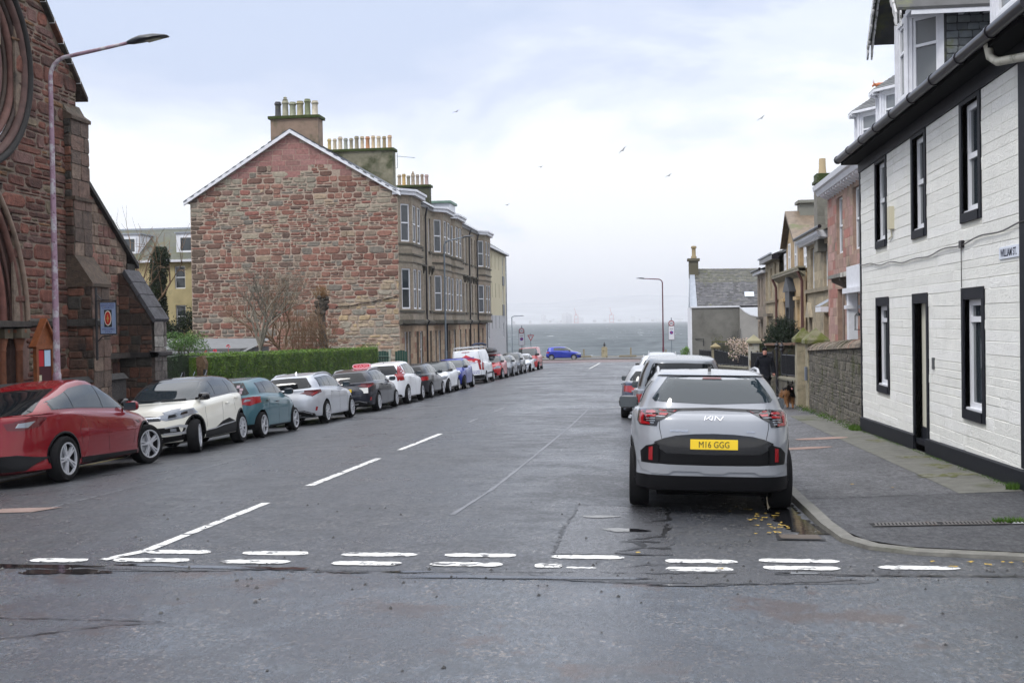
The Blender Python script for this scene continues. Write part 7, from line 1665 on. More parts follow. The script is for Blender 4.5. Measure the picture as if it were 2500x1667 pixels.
def lowwall(label, y0, y1, za, zb_, x=4.42, th=.35, seed=1):
    t = thing('low_wall', label, 'wall', (x, (y0+y1)/2, zp2(3.6, y0))); mb = MB(); V = []
    for y, z in ((y0, za), (y1, zb_)): V += [(x, y, z-1.6), (x, y, z), (x+th, y, z), (x+th, y, z-1.6)]
    mb.add(V, [(0, 1, 2, 3), (7, 6, 5, 4), (0, 4, 5, 1), (1, 5, 6, 2), (2, 6, 7, 3)], 0, (.12, .11, .09)); zf = lambda u: lerp(za, zb_, (u-y0)/(y1-y0))
    stones(mb, Fr((x, 0, 0), (0, 1, 0), (-1, 0, 0)), y0, y1, min(za, zb_)-1.0, max(za, zb_), bwp, hs=(.2, .3), ls=(.3, .6), gap=.02, relief=.015, seed=seed, clamp=lambda u, z: (u, min(z, zf(u))), keep=lambda u, z: z < zf(u)); mb.build('wall', m_bw, t)
    V = []
    for y, z in ((y0, za), (y1, zb_)): V += [(x-.04, y, z), (x-.04, y, z+.06), (x+.1, y, z+.12), (x+th, y, z+.10), (x+th, y, z)]
    MB().add(V, [(0, 1, 2, 3, 4), (9, 8, 7, 6, 5)]+[(i, (i+1) % 5, 5+(i+1) % 5, 5+i) for i in range(5)]).build('coping', M('wall_coping', (.17, .155, .12), .9, var=.25, spots=[((.07, .08, .02), 3, .5, .65)]), t)
lowwall('low stone wall with black railings between the gateway and the iron gate posts', 34.75, 39.3, .16, .02, seed=3); lowwall('low stone wall under railings from the iron gate to the white pillar', 41.6, 50.3, -.1, -.3, seed=4); lowwall('long low wall with railings dropping toward the sea', 51.2, 77.5, -.15, -1.05, seed=5); lowwall('garden wall stub beyond the small pillar', 78, 100, -1.0, -1.5, seed=6)
def railing(label, y0, y1, za, zb_, h0, h1, x=4.5, step=.115, panel=True):
    t = thing('iron_railing', label, 'railing', (x, (y0+y1)/2, lerp(za, zb_, .5))); n = int((y1-y0)/step); mb = MB()
    for k in range(n+1):
        f = k/n; y = lerp(y0, y1, f); z = lerp(za, zb_, f); mb.box(x-.008, x+.008, y-.008, y+.008, z+.05, z+lerp(h0, h1, f))
    mb.build('bars', m_rail, t); mb = MB()
    for q in (.08, .97):
        mb.tube([(x, y0, za+h0*q), (x, y1, zb_+h1*q)], .018, 4)
    mb.build('rail', m_rail, t)
    if panel: MB().add([(x+.03, y0, za+.06), (x+.03, y1, zb_+.06), (x+.03, y1, zb_+h1*.93), (x+.03, y0, za+h0*.93), (x+.045, y0, za+.06), (x+.045, y1, zb_+.06), (x+.045, y1, zb_+h1*.93), (x+.045, y0, za+h0*.93)], [(0, 1, 2, 3), (4, 7, 6, 5), (0, 4, 5, 1), (3, 2, 6, 7)]).build('panel', M('dark_board', (.022, .025, .033), .6, var=.2, vs=10), t)
    for k in range(int((y1-y0)/2.8)+2):
        f = min(1, k*2.8/(y1-y0)); y = lerp(y0, y1, f); z = lerp(za, zb_, f); MB().box(x-.025, x+.025, y-.025, y+.025, z, z+lerp(h0, h1, f)+.06).build('post', m_rail, t)
railing('black railing with boarded infill on the low wall beside the dog', 34.8, 38.9, .28, .14, .68, .74); railing('black railing with boarded infill behind the walking person', 41.7, 50.2, .02, -.18, .85, .80); railing('black railing running down to the small stone pillar', 51.4, 77.3, -.05, -.95, .45, 1.05, panel=True, step=.18); railing('distant black railing past the small stone pillar', 78.2, 99, -.9, -1.4, .9, .9, step=.25)
for i, y in enumerate((39.35, 40.85)):
    autosmooth(MB().lathe([(.07, -.75), (.07, -.6), (.05, -.58), (.05, .95), (.075, .97), (.075, 1.02), (.05, 1.04), (.05, 1.10), (.085, 1.14), (.06, 1.18), (.02, 1.22), (.03, 1.25), (.0, 1.28)], (4.55, y, 0), 12).build('gate_post', m_rail, None, label=['black cast iron gate post with ball finial, nearer one', 'black cast iron gate post with ball finial, farther one'][i], cat='gate post'), 40)
tag(MB().box(4.40, 4.46, 34.72, 34.8, -.5, .95).build('timber_stake', M('pale_stake', (.33, .30, .22), .8)), 'pale narrow timber upright next to the far gateway pillar', 'stake')
gv = thing('garden_wall', 'garden wall with reddish coping and ivy running back to the houses behind the gate', 'wall', (5.5, 46.5, -.5))
MB().box(4.75, 6.4, 46.5, 46.9, -1, 1.0).build('wall', M('ivy_wall', (.05, .045, .03), .95, var=.4, vs=8, bump=.02, bs=20, spots=[((.06, .085, .02), 5, .55, .66)]), gv); MB().prism([(4.72, 1.0), (6.4, 1.0), (6.4, 1.1), (4.72, 1.08)], -46.95, -46.4, F=Fr((0, 0, 0), (1, 0, 0), (0, -1, 0))).build('coping', M('red_brown_coping', (.20, .13, .10), .9, var=.2), gv)

# ================================================================ PLANTS
def leafmat(name, c1, c2, tr=.25, vs=2.2):
    m = bpy.data.materials.new(name); m.use_nodes = True; t = NT(m.node_tree); pos = t.n('ShaderNodeNewGeometry')
    rn = t.n('ShaderNodeVertexColor', layer_name='Col').outputs[0]
    c = t.mix(t.mapr(t.noise(pos.outputs['Position'], vs, 3), .35, .65, 0, 1), c1, c2); c = t.mix(1.0, c, rn, 'MULTIPLY')
    p = t.n('ShaderNodeBsdfPrincipled', {'Base Color': c, 'Roughness': .55, 'Specular IOR Level': .35}); ad = t.n('ShaderNodeBsdfTranslucent', {'Color': c}); mx = t.n('ShaderNodeMixShader', {0: tr, 1: p.outputs[0], 2: ad.outputs[0]})
    t.n('ShaderNodeOutputMaterial', {'Surface': mx.outputs[0]}); MATS[name] = m; ATTR.add(name); return m
def leaf(mb, p, s, r_, c=None, n=None, asp=.6):
    a = Vector((r_.gauss(0, 1), r_.gauss(0, 1), r_.gauss(0, 1))).normalized()
    if n is not None: a = (a*.9+n).normalized()
    b = a.cross(Vector((r_.gauss(0, 1), r_.gauss(0, 1), r_.gauss(0, 1)))).normalized(); d = a.cross(b)
    k = r_.uniform(.55, 1.25); c = c or (k, k, k)
    mb.add([p-b*s, p+d*s*asp*.5, p+b*s, p-d*s*asp*.5], [(0, 1, 2, 3)], 0, c)
def hedge(name, label, x0, x1, y0, y1, z0f, z1f, mat, n, ls, cat='hedge', top=True, jit=.05, seed=1, faces=('x1',), core=(.02, .03, .01)):
    h = thing(name, label, cat, ((x0+x1)/2, (y0+y1)/2, z0f((y0+y1)/2))); r_ = random.Random(seed); ys = frange(y0, y1, .7); mb = MB(); V = []
    for y in ys:
        b = z1f(y)+r_.uniform(-.02, .02); V += [(x0+.06, y, z0f(y)), (x0+.06, y, b-.06), (x1-.06+r_.uniform(-.03, .02), y, b-.06), (x1-.05+r_.uniform(-.03, .03), y, z0f(y))]
    mb.add(V, [(0, 1, 2, 3), tuple(len(V)-4+k for k in (3, 2, 1, 0))]+[(4*i+k, 4*i+(k+1) % 4, 4*i+4+(k+1) % 4, 4*i+4+k) for i in range(len(ys)-1) for k in range(4)], 0, (.45, .45, .45)); mb.build('inner_foliage', mat, h)
    mb = MB(); mb.recalc = False
    for i in range(n):
        t = r_.random(); y = lerp(y0, y1, t); a, b = z0f(y), z1f(y)
        w_ = .03*math.sin(y*2.1)+.02*math.sin(y*5+1)
        u = r_.random()
        if u < .68: p = Vector((x1+r_.gauss(0, .02)+w_, y, lerp(a, b, r_.random()**.9))); nn = Vector((1, 0, .2))
        elif u < .86: p = Vector((lerp(x0, x1, r_.random()), y, b+r_.gauss(0, .018)+w_*.8)); nn = Vector((0, 0, 1))
        else: p = Vector((lerp(x0, x1, r_.random()), y0 if r_.random() < .5 else y1, lerp(a, b, r_.random()))); nn = Vector((0, -1 if p.y == y0 else 1, .2))
        hh = (p.z-a)/max(.1, b-a); k = r_.uniform(.4, 1.4); leaf(mb, p, ls*r_.uniform(.7, 1.3), r_, (k, k*r_.uniform(.85, 1.05), k), nn)
    mb.build('leaves', mat, h); return h
lm_hedge = leafmat('hedge_leaf', (.055, .135, .012), (.13, .22, .022)); lm_dark = leafmat('dark_hedge_leaf', (.018, .042, .012), (.03, .065, .016))
hz = lambda y: zg(KL, y)
hedge('clipped_hedge', 'long clipped bright green hedge in front of the tenement gable', -14.1, -13.2, 33.4, 55.1, lambda y: hz(y)-.1, lambda y: interp([(33, 1.24), (55, .93)], y), lm_hedge, 34000, .040, seed=1)
hedge('clipped_hedge', 'short darker green hedge beside the church, behind the iron railing', -14.5, -13.55, 28.5, 32.7, lambda y: hz(y)-.1, lambda y: 1.30, lm_dark, 7000, .03, seed=2)
tag(MB().prism([(-13.5, -.8), (-13.22, -.8), (-13.26, .4), (-13.2, 1.0), (-13.3, 1.22), (-13.48, 1.18), (-13.46, .5)], -33.15, -32.9, F=Fr((0, 0, 0), (1, 0, 0), (0, -1, 0))).build('hedge_stump', M('bare_brown_hedge_wood', (.10, .06, .03), .9, var=.4, vs=14, bump=.03, bs=18)), 'bare brown hedge trunk between the two green hedges', 'stump')
fr_ = thing('iron_fence', 'black iron fence with hooped spikes in front of the short dark hedge', 'fence', (-13.1, 31, -.5)); mb = MB()
for y in (29.4, 31.0, 32.6): MB().box(-13.13, -13.05, y-.04, y+.04, -.8, .82).build('post', m_iron, fr_)
for z in (.60, .35): mb.tube([(-13.08, 29.3, z), (-13.08, 32.8, z-.03)], .018, 5)
for k in range(24): y = 29.4+k*.145; mb.tube([(-13.08, y, -.3), (-13.08, y, .42), (-13.0, y+.06, .52)], .009, 4)
mb.build('rail', m_iron, fr_)
for k, y in enumerate((31.5, 32.4, 30.6)): MB().tube([(-13.06, y, .55), (-13.0, y+.12, .80)], .013, 4).build('spike', MATS['galvanised_steel'], fr_)
# shrubs
def shrub(name, label, c, r3, n, ls, mat, seed, cols=None, cat='shrub', asp=.6, flowers=None):
    t = thing(name, label, cat, (c[0], c[1], c[2]-r3[2])); r_ = random.Random(seed); mb = MB(); mb.recalc = False; cl = [(Vector((r_.gauss(0, .45), r_.gauss(0, .45), r_.uniform(-.5, .7))), r_.uniform(.3, .55)) for _ in range(14)]
    for i in range(n):
        q, s_ = cl[r_.randrange(14)]; d = Vector((r_.gauss(0, 1), r_.gauss(0, 1), r_.gauss(0, 1))).normalized()*s_*r_.random()**.35; p = q+d
        p = Vector((c[0]+p.x*r3[0], c[1]+p.y*r3[1], c[2]+p.z*r3[2])); k = r_.uniform(.45, 1.3); leaf(mb, p, ls*r_.uniform(.6, 1.3), r_, (k, k, k) if not cols else pick(r_, cols), asp=asp)
    mb.build('foliage', mat, t); mb = MB()
    for k in range(7): a = r_.uniform(0, 6.28); mb.tube([(c[0], c[1], c[2]-r3[2]-.2), (c[0]+.3*r3[0]*math.cos(a), c[1]+.3*r3[1]*math.sin(a), c[2]), (c[0]+.6*r3[0]*math.cos(a), c[1]+.6*r3[1]*math.sin(a), c[2]+.5*r3[2])], [.02, .014, .006], 5)
    mb.build('stem', m_bark, t); return t
m_bark = M('bark', (.10, .085, .065), .9, var=.4, vs=14, bump=.01, bs=30); m_barkg = M('grey_bark', (.15, .135, .105), .85, var=.35, vs=10); m_twig = M('brown_twig', (.17, .105, .06), .9, var=.3, vs=5)
shrub('leafy_shrub', 'light green leafy shrub poking up behind the short hedge', (-15.2, 36, 1.45), (.85, .9, .5), 2600, .045, leafmat('pale_leaf', (.06, .14, .03), (.12, .2, .05)), 4)
for i, (x, y, z) in enumerate(((-16.0, 40, 1.17), (-15.75, 40.2, 1.2), (-15.35, 40.5, 1.36))):
    r_ = random.Random(i); mb = MB()
    for k in range(16): a = r_.uniform(0, 6.28); b = r_.uniform(-.3, 1.2); d = Vector((math.cos(a)*math.cos(b), math.sin(a)*math.cos(b), math.sin(b))); s_ = d.orthogonal().normalized(); p = Vector((x, y, z))+d*.05; mb.add([p-s_*.03, p+d*.035, p+s_*.03, p-d*.02], [(0, 1, 2, 3)])
    mb.tube([(x, y, z-.9), (x, y, z)], .008, 4); tag(mb.build('red_flower', M('flower_red', (.55, .02, .05), .6)), ['red flower head above the hedge, leftmost of three', 'red flower head above the hedge, middle and lowest', 'red flower head above the hedge, highest of three'][i], 'flower')
hedge('garden_hedge', 'brownish green hedge behind the railings on the right', 5.0, 5.9, 53, 90, lambda y: -1.6, lambda y: interp([(53, 1.0), (90, .35)], y), leafmat('brown_hedge_leaf', (.10, .085, .02), (.055, .07, .015)), 12000, .05, seed=5)
shrub('white_flowering_shrub', 'shrub covered in pale pinkish white blossom by the white pillar', (4.95, 56, .45), (.95, 2.2, .75), 3600, .055, leafmat('blossom', (.75, .66, .60), (.62, .50, .42), .1), 6, cols=[((1, .95, .95), 3), ((.8, .7, .65), 2), ((.12, .16, .05), 2)])
shrub('bright_green_bush', 'small bright green bush at the foot of the harled cottage', (3.75, 109, -.95), (.55, .5, .6), 900, .07, leafmat('lime_leaf', (.12, .26, .03), (.16, .3, .05)), 7)
# dark conifer
def conifer():
    t = thing('conifer', 'very dark green bushy conifer in the garden in front of the ochre house', 'tree', (5.6, 47.8, -.9)); r_ = random.Random(8); mb = MB(); mb.recalc = False; c0 = Vector((5.6, 47.8, .2))
    for i in range(620):
        a = r_.uniform(0, 6.28); el = r_.uniform(-.5, 1.5); d = Vector((math.cos(a)*math.cos(el)*.95, math.sin(a)*math.cos(el)*1.5, math.sin(el)*1.75)); L = r_.uniform(.82, 1.12); tip = c0+d*L+Vector((0, 0, .12*r_.random()))
        base = c0+d*L*.35
        for k in range(34):
            f = r_.random()**.6; p = base.lerp(tip, f); kk = r_.uniform(.5, 1.25); leaf(mb, p+Vector((r_.gauss(0, .05), r_.gauss(0, .05), r_.gauss(0, .05)))*(1.2-f), .085, r_, (kk, kk, kk), asp=.28)
    mb.build('crown', leafmat('conifer_leaf', (.010, .022, .010), (.016, .034, .013), .05), t); MB().tube([(5.6, 47.8, -1.2), (5.6, 47.8, .8)], [.12, .05], 8).build('trunk', m_bark, t)
conifer()
def tree(name, label, base, h, spread, seed, mat, depth=6, nb=3, r0=.10, splits=4, lean=(0, 0), twig=None, up=.25, droop=0, low=.08, wob=.25):
    t = thing(name, label, 'tree', base); r_ = random.Random(seed); mt = MB(); mc = MB()
    def grow(p, d, L, r, k):
        n = 3; pts = [p]; q = Vector(p); dd = d.copy()
        for i in range(n):
            dd = (dd+Vector((r_.gauss(0, wob), r_.gauss(0, wob), r_.gauss(0, wob*.6)+up*.15-droop*.1*k))).normalized(); q = q+dd*L/n; pts.append(q.copy())
        (mt if k == 0 else mc).tube(pts, [lerp(r, r*.62, i/n) for i in range(n+1)], 6 if k < 2 else (4 if k < 4 else 3), cap=False)
        if k >= depth: return
        m_ = nb if k else splits
        for j in range(m_):
            a = r_.uniform(0, 6.28); sp_ = spread*r_.uniform(.5, 1.15); s_ = dd.orthogonal().normalized(); b = dd.cross(s_); nd = (dd+(s_*math.cos(a)+b*math.sin(a))*sp_); nd.z += up*.4
            st = pts[-1] if j < m_-1 or k == 0 else pts[r_.randrange(1, n)]
            grow(st, nd.normalized(), L*r_.uniform(.62, .86), r*.62*r_.uniform(.75, 1), k+1)
    grow(Vector(base), Vector((lean[0], lean[1], 1)).normalized(), h*low, r0, 0)
    mt.build('trunk', mat, t); mc.build('crown', twig or mat, t); return t
tree('bare_tree', 'bare grey spreading tree in the garden in front of the gable, leftmost', (-16.4, 45.5, -.6), 7.0, .60, 31, m_barkg, depth=6, splits=5, r0=.11, low=.26, up=.42)
tree('bare_tree', 'bare brown bushy tree at the middle of the gable, rusty twigs', (-15.0, 47.5, -.6), 6.2, .60, 37, m_barkg, depth=6, splits=5, r0=.09, twig=m_twig, low=.26, up=.45)
tree('bare_tree', 'low bare tree with crooked pale branches beside the pollard', (-14.4, 50, -.6), 5.2, .7, 41, m_barkg, depth=6, splits=5, r0=.08, twig=m_twig, low=.24, up=.15, wob=.4)
def twigmass(name, label, c, n, h, sp, seed):
    t = thing(name, label, 'shrub', (c[0], c[1], c[2])); r_ = random.Random(seed); mb = MB()
    for i in range(n):
        a = r_.uniform(0, 6.28); r0 = r_.random()**.5*sp; p = Vector((c[0]+r0*math.cos(a)*1.2, c[1]+r0*math.sin(a), c[2])); q = p+Vector((r_.gauss(0, .25), r_.gauss(0, .25), h*r_.uniform(.6, 1.05))); m_ = p.lerp(q, .5)+Vector((r_.gauss(0, .12), r_.gauss(0, .12), 0))
        mb.tube([p, m_, q], [.014, .009, .004], 3, cap=False)
        for k in range(3): s_ = m_.lerp(q, r_.random()); mb.tube([s_, s_+Vector((r_.gauss(0, .2), r_.gauss(0, .2), r_.uniform(.1, .4)))], [.006, .003], 3, cap=False)
    mb.build('stems', m_twig, t)
twigmass('twiggy_shrub', 'upright rusty brown twiggy shrub between the bare trees', (-15.2, 49, .3), 110, 2.7, .7, 3)
pt = thing('pollard_tree', 'pollarded tree trunk with knobbly head and short orange shoots near the gable corner', 'tree', (-16.5, 57, -.9)); r_ = random.Random(12); mb = MB()
mb.tube([(-16.45, 57, -1), (-16.5, 57.05, .8), (-16.55, 57, 1.8), (-16.62, 57, 2.6), (-16.6, 57, 3.2), (-16.55, 57, 3.5)], [.27, .22, .19, .21, .30, .12], 10); 
for k in range(26): a = r_.uniform(0, 6.28); q = Vector((-16.58+.26*math.cos(a), 57+.26*math.sin(a), r_.uniform(2.7, 3.55))); mb.lathe([(.02, -.12), (.12, -.05), (.14, .03), (.06, .12)], q, 6)
mb.build('trunk', M('dark_bark', (.055, .045, .035), .95, var=.5, vs=9, bump=.03, bs=12), pt); mb = MB()
for k in range(190):
    a = r_.uniform(0, 6.28); b = r_.uniform(.4, 1.5); p = Vector((-16.58+.3*math.cos(a)*math.cos(b), 57+.3*math.sin(a)*math.cos(b), 3.35+.25*math.sin(b))); d = Vector((math.cos(a)*math.cos(b), math.sin(a)*math.cos(b), math.sin(b)+.7)).normalized(); L = r_.uniform(.2, .6 if k % 9 else 1.2)
    mb.tube([p, p+d*L*.6, p+d*L+Vector((0, 0, .05))], [.010, .007, .004], 3, cap=False)
mb.build('shoots', M('orange_shoot', (.20, .10, .035), .8), pt)
it = tree('ivy_clad_tree', 'tall bare tree with its trunk wrapped in dark ivy, left of the tenement', (-29.3, 66, -.7), 5.4, .8, 53, m_twig, depth=4, splits=6, r0=.16, low=.62, up=.1, wob=.14)
r_ = random.Random(9); mb = MB(); mb.recalc = False; lm_ivy = leafmat('ivy_leaf', (.012, .026, .008), (.028, .045, .014), .1)
for i in range(9000):
    z = r_.random(); zz_ = lerp(1.0, 7.0, z); rad = interp([(0, 1.0), (.12, .75), (.25, .45), (.7, .48), (.9, .55), (1, .3)], z); a = r_.uniform(0, 6.28); rr = rad*r_.uniform(.4, 1.12)
    x = -29.25+math.sin(zz_*1.1)*.12+rr*math.cos(a)+(.45*(1.9-zz_) if zz_ < 1.9 else 0)*(r_.random()-.2); k = r_.uniform(.5, 1.3); leaf(mb, Vector((x, 66+rr*math.sin(a), zz_)), .10, r_, (k, k, k))
for i in range(2600):
    t_ = r_.random(); k = r_.uniform(.5, 1.3); leaf(mb, Vector((-28.9+2.0*t_+r_.gauss(0, .3), 66+r_.gauss(0, .4), 1.6+1.4*t_**1.5+r_.gauss(0, .28))), .10, r_, (k, k, k)); leaf(mb, Vector((-30.6+r_.gauss(0, .7), 66, 3.2-.9*abs(r_.gauss(0, .7)))), .10, r_, (k, k, k))
mb.build('ivy', lm_ivy, it)
# moss, weeds
def tuft(label, x, y, zf, r0, n, h, seed, mat=None, kind=None):
    r_ = random.Random(seed); mb = MB(); mb.recalc = False
    for i in range(n):
        a = r_.uniform(0, 6.28); q = r_.random()**.5; p = Vector((x+r0[0]*q*math.cos(a), y+r0[1]*q*math.sin(a), 0)); p.z = zf(p.x, p.y); hh = h*r_.uniform(.4, 1); d = Vector((r_.gauss(0, .4), r_.gauss(0, .4), 1))*hh; s_ = Vector((r_.gauss(0, 1), r_.gauss(0, 1), 0)).normalized()*.007; k = r_.uniform(.6, 1.3)
        mb.add([p-s_, p+s_, p+d], [(0, 1, 2)], 0, (k, k, k))
    return tag(mb.build('grass_tuft' if not kind else 'wall_foot_weeds', mat or MATS['pale_leaf']), label, 'grass' if not kind else None, kind=kind)
lm_grass = leafmat('weed_leaf', (.06, .13, .015), (.09, .17, .02))
tuft('small green grass tuft growing in the drain channel', 3.55, 11.75, zp2, (.16, .05), 260, .07, 3, lm_grass); tuft('green weed at the foot of the cottage near its corner', 4.28, 14.05, zp2, (.08, .08), 160, .10, 4, lm_grass); tuft('grass at the far foot of the cottage by the rubble wall', 4.3, 24.3, zp2, (.14, .4), 500, .12, 5, lm_grass)
mb = MB(); mb.recalc = False; r_ = random.Random(14)
for i in range(4200):
    y = r_.uniform(14.1, 34); dist = abs(r_.gauss(0, .04 if y < 24 else .10))
    if r_.random() > .5+.5*math.sin(y*3.1)*math.sin(y*1.3+1): continue
    x = (4.34 if y < 24.1 else 4.38)-dist; p = Vector((x, y, zp2(x, y)+r_.random()*(.03 if y < 24 else .12)*max(0, 1-dist*5))); k = r_.uniform(.5, 1.2); leaf(mb, p, .012 if y < 24 else .025, r_, (k, k, k))
tag(mb.build('wall_foot_weeds', lm_grass), 'moss and small weeds along the foot of the right-hand walls', kind='stuff')
m_mosst = M('pavement_moss', (.08, .085, .02), .95, var=.3, vs=20, spots=[((.15, .145, .12), 9, .46, .56)])
for i, (x, y, a, b) in enumerate(((4.02, 18.2, .22, .18), (4.1, 16.9, .18, .3), (4.0, 15.6, .3, .25), (4.15, 21.5, .12, .35))): blob('moss_patch', x, y, a, b, m_mosst, zf=zp2, dz=.006, seed=60+i, rough=.7, spikes=.2)

# ================================================================ DRAIN, GULLY, LEAVES
dc = thing('drain_channel', 'narrow slotted metal drain channel crossing the dark apron', 'drain', (3.0, 11.72, .0)); m_cast = M('cast_iron_grate', (.13, .12, .115), .5, .5, var=.2, spots=[((.16, .08, .05), 6, .58, .66)])
for k in range(4):
    a, b = 2.22+k*.66, 2.86+k*.66; Fd = lambda x, z, y: (x, y, zp2(x, y)+z); mb = MB()
    for y0_, y1_ in ((11.62, 11.65), (11.80, 11.83)): mb.add([Fd(a, .012, y0_), Fd(b, .012, y0_), Fd(b, .012, y1_), Fd(a, .012, y1_)], [(0, 1, 2, 3)])
    for j in range(17): x = lerp(a+.02, b-.04, j/16); mb.add([Fd(x, .013, 11.65), Fd(x+.02, .013, 11.65), Fd(x+.035, .013, 11.80), Fd(x+.015, .013, 11.80)], [(0, 1, 2, 3)])
    mb.build('grate', m_cast if k < 2 else M('galvanised_grate', (.35, .36, .36), .5, .3), dc)
    MB().add([Fd(a-.01, .004, 11.61), Fd(b+.01, .004, 11.61), Fd(b+.01, .004, 11.84), Fd(a-.01, .004, 11.84)], [(0, 1, 2, 3)]).build('channel', m_dark, dc)
gl = thing('gully_grate', 'square road gully cover beside the kerb bend in the wet gutter', 'drain', (1.45, 11.25, -.05)); MB().add([(1.22, 11.1, zg(1.3, 11.2)+.012), (1.68, 11.1, zg(1.6, 11.2)+.012), (1.66, 11.42, zg(1.6, 11.4)+.012), (1.24, 11.42, zg(1.3, 11.4)+.012)], [(0, 1, 2, 3)]).build('frame', m_crack, gl)
mb = MB()
for k in range(8): y = 11.13+k*.034; mb.add([(1.26, y, zg(1.3, y)+.018), (1.64, y, zg(1.6, y)+.018), (1.64, y+.022, zg(1.6, y)+.018), (1.26, y+.022, zg(1.3, y)+.018)], [(0, 1, 2, 3)])
mb.build('bars', M('rusty_bars', (.09, .07, .055), .6), gl)
tag(MB().add([(-7.9, 12.7, zg(-7.9, 12.7)+.008), (-7.3, 12.75, zg(-7.3, 12.75)+.008), (-7.15, 13.2, zg(-7.15, 13.2)+.008), (-7.9, 13.15, zg(-7.9, 13.15)+.008)], [(0, 1, 2, 3)]).build('manhole_cover', M('pinkish_cover', (.20, .14, .12), .6, var=.2)), 'brownish rectangular cover in the road at the left edge', 'cover')
r_ = random.Random(19); lfm = M('fallen_leaf', (.32, .21, .03), .6, var=.4, vs=20); base_leaf = None
for i in range(46):
    if i < 30: x, y = 1.25+r_.gauss(0, .14)+.0, r_.uniform(11.4, 13.6)
    elif i < 42: x, y = r_.uniform(2.2, 4), 9.85+r_.gauss(0, .08)
    else: x, y = [(.58, 9.47), (-.1, 10.2), (3.0, 14.5), (2.6, 15)][i-42]
    a = r_.uniform(0, 6.28); s_ = r_.uniform(.018, .04); z = (zg if y < 13.8 and x < 2 else zp2)(x, y)+.014
    if y < 10.2: z = zg(x, y)+.012
    P = [(math.cos(a+t)*s_*q, math.sin(a+t)*s_*q*.7) for t, q in ((0, 1.2), (.8, .7), (1.9, .8), (3.14, 1.1), (4.2, .7), (5.4, .8))]
    tag(MB().add([(x+p[0], y+p[1], z+(.006 if k % 2 else 0)) for k, p in enumerate(P)], [tuple(range(6))]).build('fallen_leaf', lfm), 'small yellow-brown fallen leaf lying on the wet road or pavement edge', 'leaf', 'fallen leaves in the gutter')

# ================================================================ SIGNS
m_sg = M('sign_grey', (.22, .20, .22), .5); m_sw = M('sign_face_white', (.62, .62, .66), .4); m_sr = M('sign_red', (.35, .02, .03), .5); m_sb = M('sign_blue', (.03, .03, .30), .5); m_sk = M('sign_black_text', (.02, .02, .03), .5)
def zonesign(label, x, y, zb_, z0, z1, w_):
    t = thing('speed_limit_sign', label, 'sign', (x, y, zb_)); F_ = Fr((x, y, 0), (1, 0, 0), (0, -1, 0)); hw = w_/2; zc_ = z1-hw
    MB().tube([(x, y+.05, zb_), (x, y+.05, z1+.22)], .04, 8).build('post', MATS['galvanised_steel'], t); P = [(-hw, z0), (hw, z0)]+[(hw*math.cos(a), zc_+hw*math.sin(a)) for a in [math.pi*k/12 for k in range(13)]]
    o = MB().prism(P, 0, .03, F=F_).build('panel', m_sg, t); MB().box(-hw*.86, hw*.86, .031, .035, z0+.06, zc_-hw*.95, F=F_).build('white_panel', m_sw, o)
    cir = lambda r0, cz: [(r0*math.cos(2*math.pi*k/24), cz+r0*math.sin(2*math.pi*k/24)) for k in range(24)]
    MB().prism(cir(hw*.86, zc_), .031, .036, F=F_).build('red_ring', m_sr, o); MB().prism(cir(hw*.66, zc_), .037, .040, F=F_).build('limit_disc', m_sw, o)
    text_mb('30', 1, lambda u, v, d: F_.p(u, .041+d, zc_+v), .004, fit=(hw*.85, hw*.58), bold=.02).build('limit_lettering', m_sk, o)
    cz = lerp(z0, z1, .38); MB().prism(cir(hw*.56, cz), .036, .041, F=F_).build('no_waiting_disc', m_sb, o)
    d_ = hw*.36; MB().add([F_.p(-d_-.03, .043, cz+d_-.03), F_.p(-d_+.03, .043, cz+d_+.03), F_.p(d_+.03, .043, cz-d_+.03), F_.p(d_-.03, .043, cz-d_-.03)], [(0, 1, 2, 3)]).build('no_waiting_bar', m_sr, o)
    text_mb('ZONE', 1, lambda u, v, d: F_.p(u, .036+d, lerp(z0, z1, .56)+v), .004, fit=(hw*1.0, .09), bold=.02).build('zone_lettering', m_sk, o)
    return t
zonesign('30 zone sign on a grey post beside the maroon lamp on the right', 2.16, 100, -1.9, .37, 2.1, .54); zonesign('30 zone sign above the red van on the left', -12.28, 112, -2.0, -.19, 1.58, .58)
gw_ = thing('give_way_sign', 'small red bordered triangular give way sign behind the red van', 'sign', (-11.38, 112, -2.0)); Fz = Fr((-11.38, 112, 0), (1, 0, 0), (0, -1, 0))
MB().tube([(-11.38, 112.05, -2.0), (-11.38, 112.05, 1.0)], .035, 8).build('post', MATS['galvanised_steel'], gw_); o = MB().prism([(-.34, .87), (.34, .87), (0, .25)], 0, .02, F=Fz).build('red_triangle', m_sr, gw_); MB().prism([(-.22, .80), (.22, .80), (0, .40)], .021, .025, F=Fz).build('white_triangle', m_sw, o)
text_mb('GIVE WAY', 1, lambda u, v, d: Fz.p(u, .026+d, .70+v), .003, fit=(.30, .07), bold=.02).build('lettering', m_sk, o)
